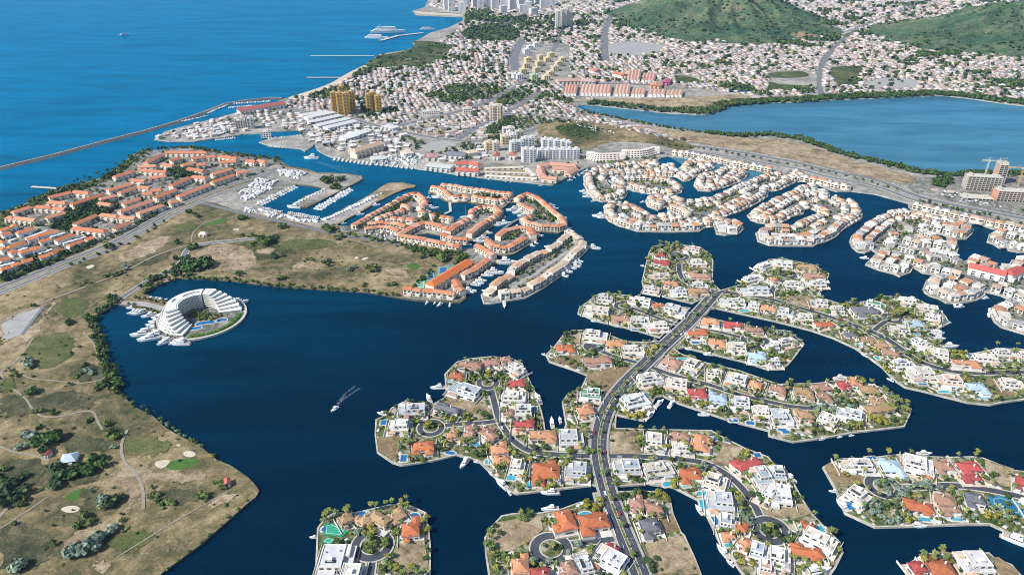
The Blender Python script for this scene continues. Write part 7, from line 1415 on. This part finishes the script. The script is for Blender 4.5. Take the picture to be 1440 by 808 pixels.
B4(3, 3, [(115, 258, 118, 14, 'm'), (270, 790, 10, 20, 'm'), (320, 545, 120, 7, 's'), (65, 215, 110, 7, 's')], 'moored on the outer shore of the curved island'); B4(3, 3, [(420, 420, 108, 13, 'm'), (880, 125, 0, 12, 'm'), (845, 530, -8, 12, 'm'), (1400, 620, -38, 19, 'm'), (1010, 145, 0, 6, 's'), (1180, 515, 0, 8, 's'), (370, 335, 170, 7, 's')], 'moored along the lower right island')
B4(3, 3, [(150, 20, 190, 8, 's'), (305, 42, 10, 6, 's'), (405, 30, 10, 5, 's'), (470, 22, 10, 5, 's')], 'moored under the long finger')
B4(1, 2, [(1025, 562, 183, 14, 'm'), (972, 625, 112, 14, 'm'), (708, 708, 160, 9, 's')], 'moored at the tip of the near island'); B4(2, 2, [(145, 625, 105, 16, 'm'), (118, 575, 100, 9, 's'), (225, 760, 92, 14, 'm'), (270, 745, 95, 9, 's')], 'moored in the inlet beside the near island')
B4(2, 2, [(775, 720, 48, 16, 'm'), (830, 650, 48, 13, 'm'), (898, 655, 55, 13, 'm'), (1080, 715, -8, 10, 'm'), (1000, 345, 170, 9, 's'), (1105, 375, 172, 10, 'm'), (1240, 750, -5, 8, 's')], 'moored along the long finger'); B4(2, 2, [(465, 188, 175, 8, 's'), (805, 300, 170, 6, 's'), (985, 75, 170, 8, 's'), (800, 30, 172, 10, 'm'), (860, 50, 172, 8, 's'), (180, 375, 150, 6, 's')], 'moored along the fingers left of the avenue')
B4(3, 2, [(1025, 330, -5, 16, 'm'), (960, 285, -10, 13, 'm'), (955, 255, -8, 13, 'm'), (520, 355, 125, 9, 'm'), (545, 380, 125, 8, 's'), (690, 518, 130, 7, 's'), (390, 285, 160, 7, 's'), (410, 510, 5, 14, 'm'), (1085, 100, 80, 8, 's'), (1270, 120, 160, 9, 's'), (1265, 150, 160, 10, 'm'), (290, 40, 60, 8, 's'), (300, 10, 60, 9, 'm')], 'moored along the long curved island')
boat(T4(1, 2, [(442, 682)])[0], 238, 9, 's', 'under way on the open bay with a wake'); boat(TZ(340, 220, 8, [(785, 18)])[0], 182, 26, 'm', 'under way at the harbour mouth with a wake'); boat(TZ(480, 240, 8, [(1390, 520)])[0], 10, 15, 'y', 'alone in the basin of the terracotta estate')
for x, y, L in [(1010, 250, 9), (980, 300, 9), (980, 345, 9), (970, 455, 11), (1020, 425, 20), (1080, 300, 18), (945, 310, 10), (650, 305, 10), (390, 385, 13), (210, 490, 13), (25, 590, 8), (600, 345, 6), (540, 400, 6)]: boat(Z1([(x, y)])[0], random.choice([10, 170]), L, 'm' if L > 9 else 's', 'moored at the terracotta estate and its canal')
for x, y, L, d in [(490, 440, 20, 190), (560, 470, 20, 190), (600, 505, 16, 190), (400, 590, 18, 0), (330, 610, 15, 0), (215, 700, 12, 0), (160, 755, 14, 0), (120, 790, 16, 5), (920, 390, 13, 10), (960, 425, 12, 5), (1050, 525, 11, 5), (1110, 645, 10, 5), (780, 730, 13, 5), (545, 630, 12, 5), (400, 520, 7, 90), (225, 95, 7, 60), (800, 165, 7, 10), (410, 120, 5, 60), (465, 125, 6, 60)]: boat(Z2([(x, y)])[0], d, L, 'm' if L > 8 else 's', 'moored around the terracotta estate lobes')
for x, y, L, d in [(1220, 275, 26, -5), (1085, 385, 22, -10), (1000, 415, 15, -10), (930, 470, 14, -15), (900, 500, 14, -15), (870, 520, 13, -15), (800, 590, 17, -12), (780, 605, 15, -12), (580, 750, 9, 265), (465, 745, 10, 235), (410, 725, 6, 250), (320, 725, 8, 250), (1195, 745, 14, 272), (1000, 595, 13, 160), (910, 35, 16, -10), (780, 65, 11, -10), (690, 55, 10, -10)]: boat(Z3([(x, y)])[0], d, L, 'm' if L > 8 else 's', 'moored in the channel below the terracotta estate')
for x, y, L in [(285, 738, 15), (305, 717, 16), (325, 698, 17), (350, 682, 17), (362, 672, 14), (375, 658, 12), (460, 586, 18), (230, 360, 9), (290, 415, 10), (150, 517, 10), (130, 555, 9), (110, 570, 10), (735, 685, 6), (200, 580, 10), (190, 605, 8), (110, 635, 11), (230, 595, 8)]: boat(T4(2, 1, [(x, y)])[0], random.choice([-25, -20, 150]), L, 'm', 'moored along the straight marina island')
for x, y, L in [(20, 270, 20), (50, 285, 14)]: boat(TZ(840, 270, 8, [(x, y)])[0], 175, L, 'm', 'moored at the round point of the north-east estate')
for x, y, L in [(160, 550, 12), (200, 610, 13), (185, 575, 9), (280, 660, 9), (830, 670, 9), (1120, 405, 8), (650, 530, 9), (910, 580, 9), (840, 570, 9), (150, 350, 10), (200, 320, 11), (95, 368, 10), (50, 395, 9), (15, 425, 9)]: boat(Z4([(x, y)])[0], random.choice([170, 190, 10]), L, 'm', 'moored round the north-east estate ring')
for x, y, L in [(1005, 390, 9), (720, 485, 10), (660, 470, 9), (510, 550, 9), (1050, 530, 9), (1060, 560, 9), (1040, 580, 8), (490, 780, 12), (430, 770, 10)]: boat(TZ(1260, 370, 8, [(x, y)])[0], random.choice([70, 100, 190]), L, 'm', 'moored in the east canal estate')
for x, y, L in [(285, 660, 11), (1060, 560, 8)]: boat(TZ(1180, 280, 8, [(x, y)])[0], 170, L, 'm', 'moored beside the east estate ring')
# hotel marina
Z8 = lambda pts: TZ(180, 390, 8, pts)
for x, y, L, d in [(160, 640, 22, 196), (200, 605, 15, 198), (240, 690, 22, 200), (300, 670, 24, 200), (320, 640, 18, 198), (270, 575, 14, 190), (270, 530, 13, 188), (300, 495, 13, 186), (400, 735, 13, 215), (440, 715, 15, 215), (390, 710, 9, 210), (510, 735, 10, 225), (590, 745, 20, 180), (600, 720, 16, 180), (340, 448, 14, 190), (240, 430, 16, 200), (140, 400, 15, 215), (100, 395, 14, 215), (60, 390, 13, 215), (180, 385, 12, 210), (30, 340, 10, 180), (300, 410, 9, 190), (1260, 275, 18, 15), (1150, 240, 10, 20), (1310, 385, 6, 10), (1280, 350, 6, 10), (275, 240, 12, 30), (380, 255, 13, 20)]: boat(Z8([(x, y)])[0], d, L, 'm' if L > 8 else 's', 'moored at the round hotel')
# marina piers
def berths(p0, p1, n, L, deg, pl, kind='m', org=(340, 220, 8)):
    (a, b_) = TZ(*org, [p0, p1])
    for k in range(n):
        t = k / max(1, n - 1); boat((a[0] + (b_[0] - a[0]) * t, a[1] + (b_[1] - a[1]) * t), deg + random.uniform(-4, 4), L * random.uniform(.75, 1.15), kind, pl)
berths((1220, 375), (860, 590), 13, 15, -25, 'on the right side of the middle marina pier'); berths((930, 375), (640, 520), 9, 13, 150, 'on the left side of the middle marina pier'); boat(TZ(340, 220, 8, [(590, 570)])[0], 170, 22, 'm', 'at the tip of the middle marina pier')
berths((600, 345), (200, 540), 14, 13, -25, 'along the left quay of the marina'); berths((1440, 490), (940, 720), 17, 15, 152, 'along the outer marina pier'); berths((445, 265), (280, 330), 5, 13, 152, 'at the head of the outer marina pier', org=(480, 240, 8)); berths((250, 580), (440, 625), 10, 9, 80, 'stern-to on the bottom quay of the marina'); berths((530, 630), (860, 690), 15, 9, 80, 'stern-to on the bottom quay right half')
berths((60, 345), (330, 382), 10, 14, 250, 'along the channel quay under the cream hotel', org=(460, 160, 5.333)); berths((340, 378), (640, 412), 9, 12, 250, 'along the channel quay right of the cream hotel', org=(460, 160, 5.333)); berths((500, 410), (640, 395), 10, 9, 260, 'along the harbour boatyard quay', org=(210, 120, 5.333)); berths((900, 455), (1000, 465), 6, 12, 250, 'along the harbour pier', org=(210, 120, 5.333))
berths((250, 270), (420, 232), 7, 11, 30, 'along the inner side of the breakwater', org=(210, 120, 5.333)); berths((450, 205), (580, 150), 12, 12, 60, 'in the breakwater marina', org=(210, 120, 5.333)); berths((600, 165), (780, 150), 12, 10, 80, 'on the inner dock of the breakwater marina', org=(210, 120, 5.333)); berths((640, 135), (900, 118), 14, 11, 80, 'on the outer dock of the breakwater marina', org=(210, 120, 5.333)); berths((900, 395), (1160, 380), 12, 10, 80, 'in the inner harbour basin', 'y', org=(210, 120, 5.333))
# boats laid up ashore by the marina
def ashore(poly, n, org):
    p = TZ(*org, poly); x0, x1 = min(q[0] for q in p), max(q[0] for q in p); y0, y1 = min(q[1] for q in p), max(q[1] for q in p); k = 0
    while k < n:
        x, y = random.uniform(x0, x1), random.uniform(y0, y1)
        if inside(p, x, y):
            X_, Y_ = U(x, y, 2.); zz = land_z(X_, Y_); k += 1
            if zz: BMASS.append((X_, Y_, R(random.choice([60, 70, 150])), random.uniform(7, 12), zz + .9))
ashore([(180, 250), (430, 270), (300, 380), (150, 460), (0, 520), (0, 400), (100, 320)], 110, (340, 220, 8)); ashore([(420, 150), (680, 170), (740, 190), (620, 250), (420, 200)], 60, (340, 220, 8)); ashore([(60, 570), (440, 650), (840, 730), (820, 750), (420, 690), (40, 610)], 40, (340, 220, 8)); ashore([(250, 340), (560, 250), (680, 330), (600, 380), (300, 400)], 50, (210, 120, 5.333)); ashore([(330, 330), (700, 300), (720, 360), (620, 390), (420, 370)], 70, (460, 160, 5.333))
if BMASS:
    b = MB(); hull(b, 1, .3, .11); b.box(-.05, 0, .12, .45, .22, .1, tx=.8); tv = np.array(b.v); tf = b.f; q = np.array([(*m[:4], m[4] if len(m) > 4 else 0.) for m in BMASS]); BB = Bulk()
    BB.add(tv, tf, np.stack([q[:, 0], q[:, 1], q[:, 4]], 1), np.repeat(q[:, 3:4], 3, 1), q[:, 2], np.repeat(RNG.choice([.78, .74, .7, .5], len(q))[:, None, None], len(tf), 1) * np.ones((1, 1, 3)) * RNG.uniform(.9, 1.05, (len(q), 1, 3)))
    o = BB.build('laid_up_boats', 'house_mass'); o['label'] = 'white boats packed ashore in the marina yards and far docks'; o['category'] = 'boats'; print('mass boats', len(BMASS))
# ships at the far port and out at sea
def ship(px, deg, L, look, pl):
    X, Y = U(*px); o = empty('ferry', (X, Y, 0), R(deg)); b = MB(); hull(b, L, L * .2, L * .06, 0, 0); b.build('hull', 'gel_coat', o, (.76, .76, .76)); 
    for k in range(3):
        c = MB(); c.box(-L * .06 + k * L * .01, 0, L * (.06 + .035 * k), L * (.72 - .1 * k), L * .16 - k * 1.2, L * .034); dk = c.build('deck_house', 'gel_coat', o, (.78, .78, .78)); g = MB(); g.box(-L * .06 + k * L * .01, 0, L * (.072 + .035 * k), L * (.7 - .1 * k), L * .16 - k * 1.2 + .3, L * .012); g.build('deck_windows', 'window_glass', dk)
    f = MB(); f.box(-L * .22, 0, L * .16, L * .07, L * .06, L * .06, tx=.7); f.build('funnel', 'gel_coat', o, (.2, .3, .5)); thing(o, look, pl, 'ship', 'ships')
ship((545, 46), 8, 130, 'larger white ferry', 'at the far port pier'); ship((529, 54), -8, 85, 'smaller white ferry', 'at the far port pier'); ship((175, 49), 50, 34, 'lone small grey ship', 'out on the open sea'); ship((601, 42), 10, 60, 'white ship', 'in the shallow far bay')
def wake(px, w0, w1, name='boat_wake'):
    p = chaikin(UP(px), 2, False); n = len(p); b = MB()
    for s in (-1, 1):
        e0 = [offs(p, s * (w0 + (w1 - w0) * i / n), False)[i] for i in range(n)]; e1 = [offs(p, s * (w0 + (w1 - w0) * i / n + 1.2 + 1.5 * i / n), False)[i] for i in range(n)]
        for i in range(n - 1): b.quad([(*e0[i], .06), (*e0[i + 1], .06), (*e1[i + 1], .06), (*e1[i], .06)])
    for i in range(min(n - 1, n // 2)):
        e0 = offs(p, 1.1, False); e1 = offs(p, -1.1, False); b.quad([(*e1[i], .07), (*e1[i + 1], .07), (*e0[i + 1], .07), (*e0[i], .07)])
    o = b.build(name, 'foam'); o['kind'] = 'stuff'; o['label'] = 'white foam wake trailing behind a moving boat'; o['category'] = 'wake'
wake(T4(1, 2, [(460, 660), (480, 630), (520, 595), (570, 560)]), .3, 2.2); wake(TZ(340, 220, 8, [(840, 60), (960, 95), (1100, 135), (1260, 190)]), 1, 5)

# ---------------------------------------------------------------- cars and street lamps
def car_proto():
    o = empty('car', (0, 0, 0)); b = MB(); b.box(0, 0, .35, 4.3, 1.75, .6, tx=.97, ty=.94); x = b.build('body', 'car_paint', o, (.7, .7, .7)); x['tint'] = 1
    c = MB(); c.box(-.2, 0, .95, 2.5, 1.55, .5, tx=.7, ty=.85); x = c.build('cabin', 'car_paint', o, (.7, .7, .7)); x['tint'] = 1; g = MB(); g.box(-.2, 0, .98, 2.52, 1.57, .36, tx=.78, ty=.9); g.build('windows', 'window_glass', x)
    for sx in (-1.35, 1.35):
        for sy in (-.82, .82): t = MB(); t.tube((sx, sy - .12, .32), (sx, sy + .12, .32), .32, .32, 10); t.build('wheel', 'rubber', o)
    return o
CAR = car_proto(); carn = [0]; CCOL = [((.75, .75, .74), 'white'), ((.4, .41, .42), 'silver'), ((.05, .05, .055), 'black'), ((.35, .04, .03), 'red'), ((.06, .1, .22), 'blue'), ((.16, .16, .17), 'dark grey')]
def car_at(X, Y, z, rz, pl):
    c, nm = random.choice(CCOL); o = CAR if carn[0] == 0 else copy_tree(CAR)
    for ch in o.children:
        if ch.get('tint'): ch.color = (*c, 1)
    carn[0] += 1; o.location = (X, Y, z); o.rotation_euler = (0, 0, rz); thing(o, nm + ' car', pl, 'car', 'cars on the island streets')
an = len(ave)
for f, side in [(.12, 1), (.2, -1), (.3, 1), (.36, -1), (.44, 1), (.52, -1), (.58, 1), (.66, -1), (.75, 1), (.83, -1), (.9, 1), (.25, 1), (.62, 1)]:
    i = int(f * (an - 2)); a, b_ = ave[i], ave[i + 1]; d = Vector((b_[0] - a[0], b_[1] - a[1])).normalized(); n_ = Vector((-d.y, d.x)); o_ = side * random.choice([2.7, 4.9]); car_at(a[0] + n_.x * o_, a[1] + n_.y * o_, zA + .02, math.atan2(d.y, d.x), 'driving on the avenue')
for (p, w_) in ROADS[1:20]:
    if w_ > 12 or len(p) < 6: continue
    q = even(p, 16)
    for i in range(1, len(q) - 1):
        if random.random() < .42:
            d = Vector((q[i + 1][0] - q[i][0], q[i + 1][1] - q[i][1])); 
            if d.length < .1: continue
            d.normalize(); n_ = Vector((-d.y, d.x)); s = random.choice([-1, 1]) * (w_ / 2 - 1.2); X_, Y_ = q[i][0] + n_.x * s, q[i][1] + n_.y * s; xx = PX(X_, Y_)
            if 0 < xx[0] < 1440 and xx[1] < 808:
                z = land_z(X_, Y_)
                if z: car_at(X_, Y_, z + .25, math.atan2(d.y, d.x), 'parked ' + place_of(X_, Y_)[1])
_l = MB(); _l.tube((0, 0, 0), (0, 0, 8), .14, .09, 6); LP_ = _l.mesh('post', ['steel']); _l = MB()
for s in (-1, 1): _l.tube((0, 0, 8), (0, s * 2.6, 8.6), .08, .06, 5)
LA_ = _l.mesh('arm', ['steel']); _l = MB(); _l.box(0, 0, 0, .35, 1., .18, bottom=True); LH_ = _l.mesh('lamp_head', ['steel'])
for i, (x, y) in enumerate(even(ave, 36)[1:-1]):
    if PX(x, y)[1] > 812: continue
    j_ = min(an - 2, int(i * 34 / 1.0 * 0)); o = empty('street_lamp', (x + .9, y, zA + .15), math.atan2(1, 0)); put('post', LP_, o); put('arm', LA_, o)
    for s in (-1, 1): put('lamp_head', LH_, o, loc=(0, s * 2.8, 8.55))
    thing(o, 'twin-armed steel street lamp', 'in the median of the avenue', 'street lamp', 'street lamps of the avenue')
# parked cars in the marina lots and along the coast road: too many and too small to count
CB = Bulk(); b = MB(); b.box(0, 0, .3, 4.3, 1.8, .65); b.box(-.2, 0, .95, 2.4, 1.6, .5, tx=.75); tv = np.array(b.v); tf = b.f; pos = []
for poly, n in (([(440, 180), (500, 168), (540, 185), (490, 205)], 150), ([(400, 165), (470, 160), (480, 185), (430, 195)], 120), ([(500, 322), (560, 330), (600, 345), (560, 345)], 70), ([(630, 205), (690, 205), (690, 218), (640, 225)], 70), ([(770, 165), (830, 175), (880, 190), (840, 186)], 60), ([(1300, 262), (1340, 270), (1420, 295), (1340, 283)], 60)):
    x0, x1 = min(q[0] for q in poly), max(q[0] for q in poly); y0, y1 = min(q[1] for q in poly), max(q[1] for q in poly)
    while n > 0:
        x, y = random.uniform(x0, x1), random.uniform(y0, y1)
        if inside(poly, x, y): n -= 1; X_, Y_ = U(x, y, 1.5); pos.append((X_, Y_, (land_z(X_, Y_) or 1.5) + .15))
pos = np.array(pos); cc = np.array([c for c, _ in CCOL])[RNG.integers(0, 3, len(pos))]; CB.add(tv, tf, pos, np.ones((len(pos), 3)), RNG.choice([.3, 1.87], len(pos)), np.repeat(cc[:, None], len(tf), 1)); o = CB.build('parked_cars', 'house_mass'); o['label'] = 'tiny parked cars filling the far lots'; o['category'] = 'cars'

# ---------------------------------------------------------------- haze
hb = MB(); hb.box(0, 7700, -1.5, 28400, 16800, 415, bottom=True); hm = bpy.data.materials.new('haze'); hm.use_nodes = True; ht = hm.node_tree; ht.nodes.remove(ht.nodes['Principled BSDF'])
pv_ = ht.nodes.new('ShaderNodeVolumePrincipled'); pv_.inputs['Color'].default_value = (.36, .62, 1, 1); pv_.inputs["Density"].default_value = 2.8e-5; pv_.inputs['Anisotropy'].default_value = .1
ht.links.new(pv_.outputs[0], ht.nodes['Material Output'].inputs['Volume']); MATS['haze'] = hm
ho_ = hb.build('haze', 'haze'); ho_['kind'] = 'stuff'; ho_['label'] = 'thin blue sea haze over the whole bay'; ho_['category'] = 'haze'

# ---------------------------------------------------------------- labels: look, place, and order from the left among look-alikes
ONES = 'zero first second third fourth fifth sixth seventh eighth ninth tenth eleventh twelfth thirteenth fourteenth fifteenth sixteenth seventeenth eighteenth nineteenth'.split()
TENS = dict(zip(range(2, 10), 'twenty thirty forty fifty sixty seventy eighty ninety'.split())); TENTH = dict(zip(range(2, 10), 'twentieth thirtieth fortieth fiftieth sixtieth seventieth eightieth ninetieth'.split()))
def ordinal(n):
    if n < 20: return ONES[n]
    if n < 100: return TENTH[n // 10] if n % 10 == 0 else TENS[n // 10] + '-' + ONES[n % 10]
    return ('' if n < 200 else 'two-') + ('hundredth' if n % 100 == 0 else 'hundred-' + ordinal(n % 100))
bpy.context.view_layer.update()
groups = {}
for o, look, pl, plain in THINGS: groups.setdefault((look, pl), []).append(o)
for (look, pl), os_ in groups.items():
    os_.sort(key=lambda o: PX(o.location.x, o.location.y)[0]); base = (look + ' ' + pl).strip()
    for k, o in enumerate(os_):
        o['label'] = base if len(os_) == 1 else (base + ', leftmost one' if k == 0 else base + ', rightmost one' if k == len(os_) - 1 else base + ', ' + ordinal(k + 1) + ' from left')
print('things', len(THINGS), 'objects', len(bpy.data.objects))
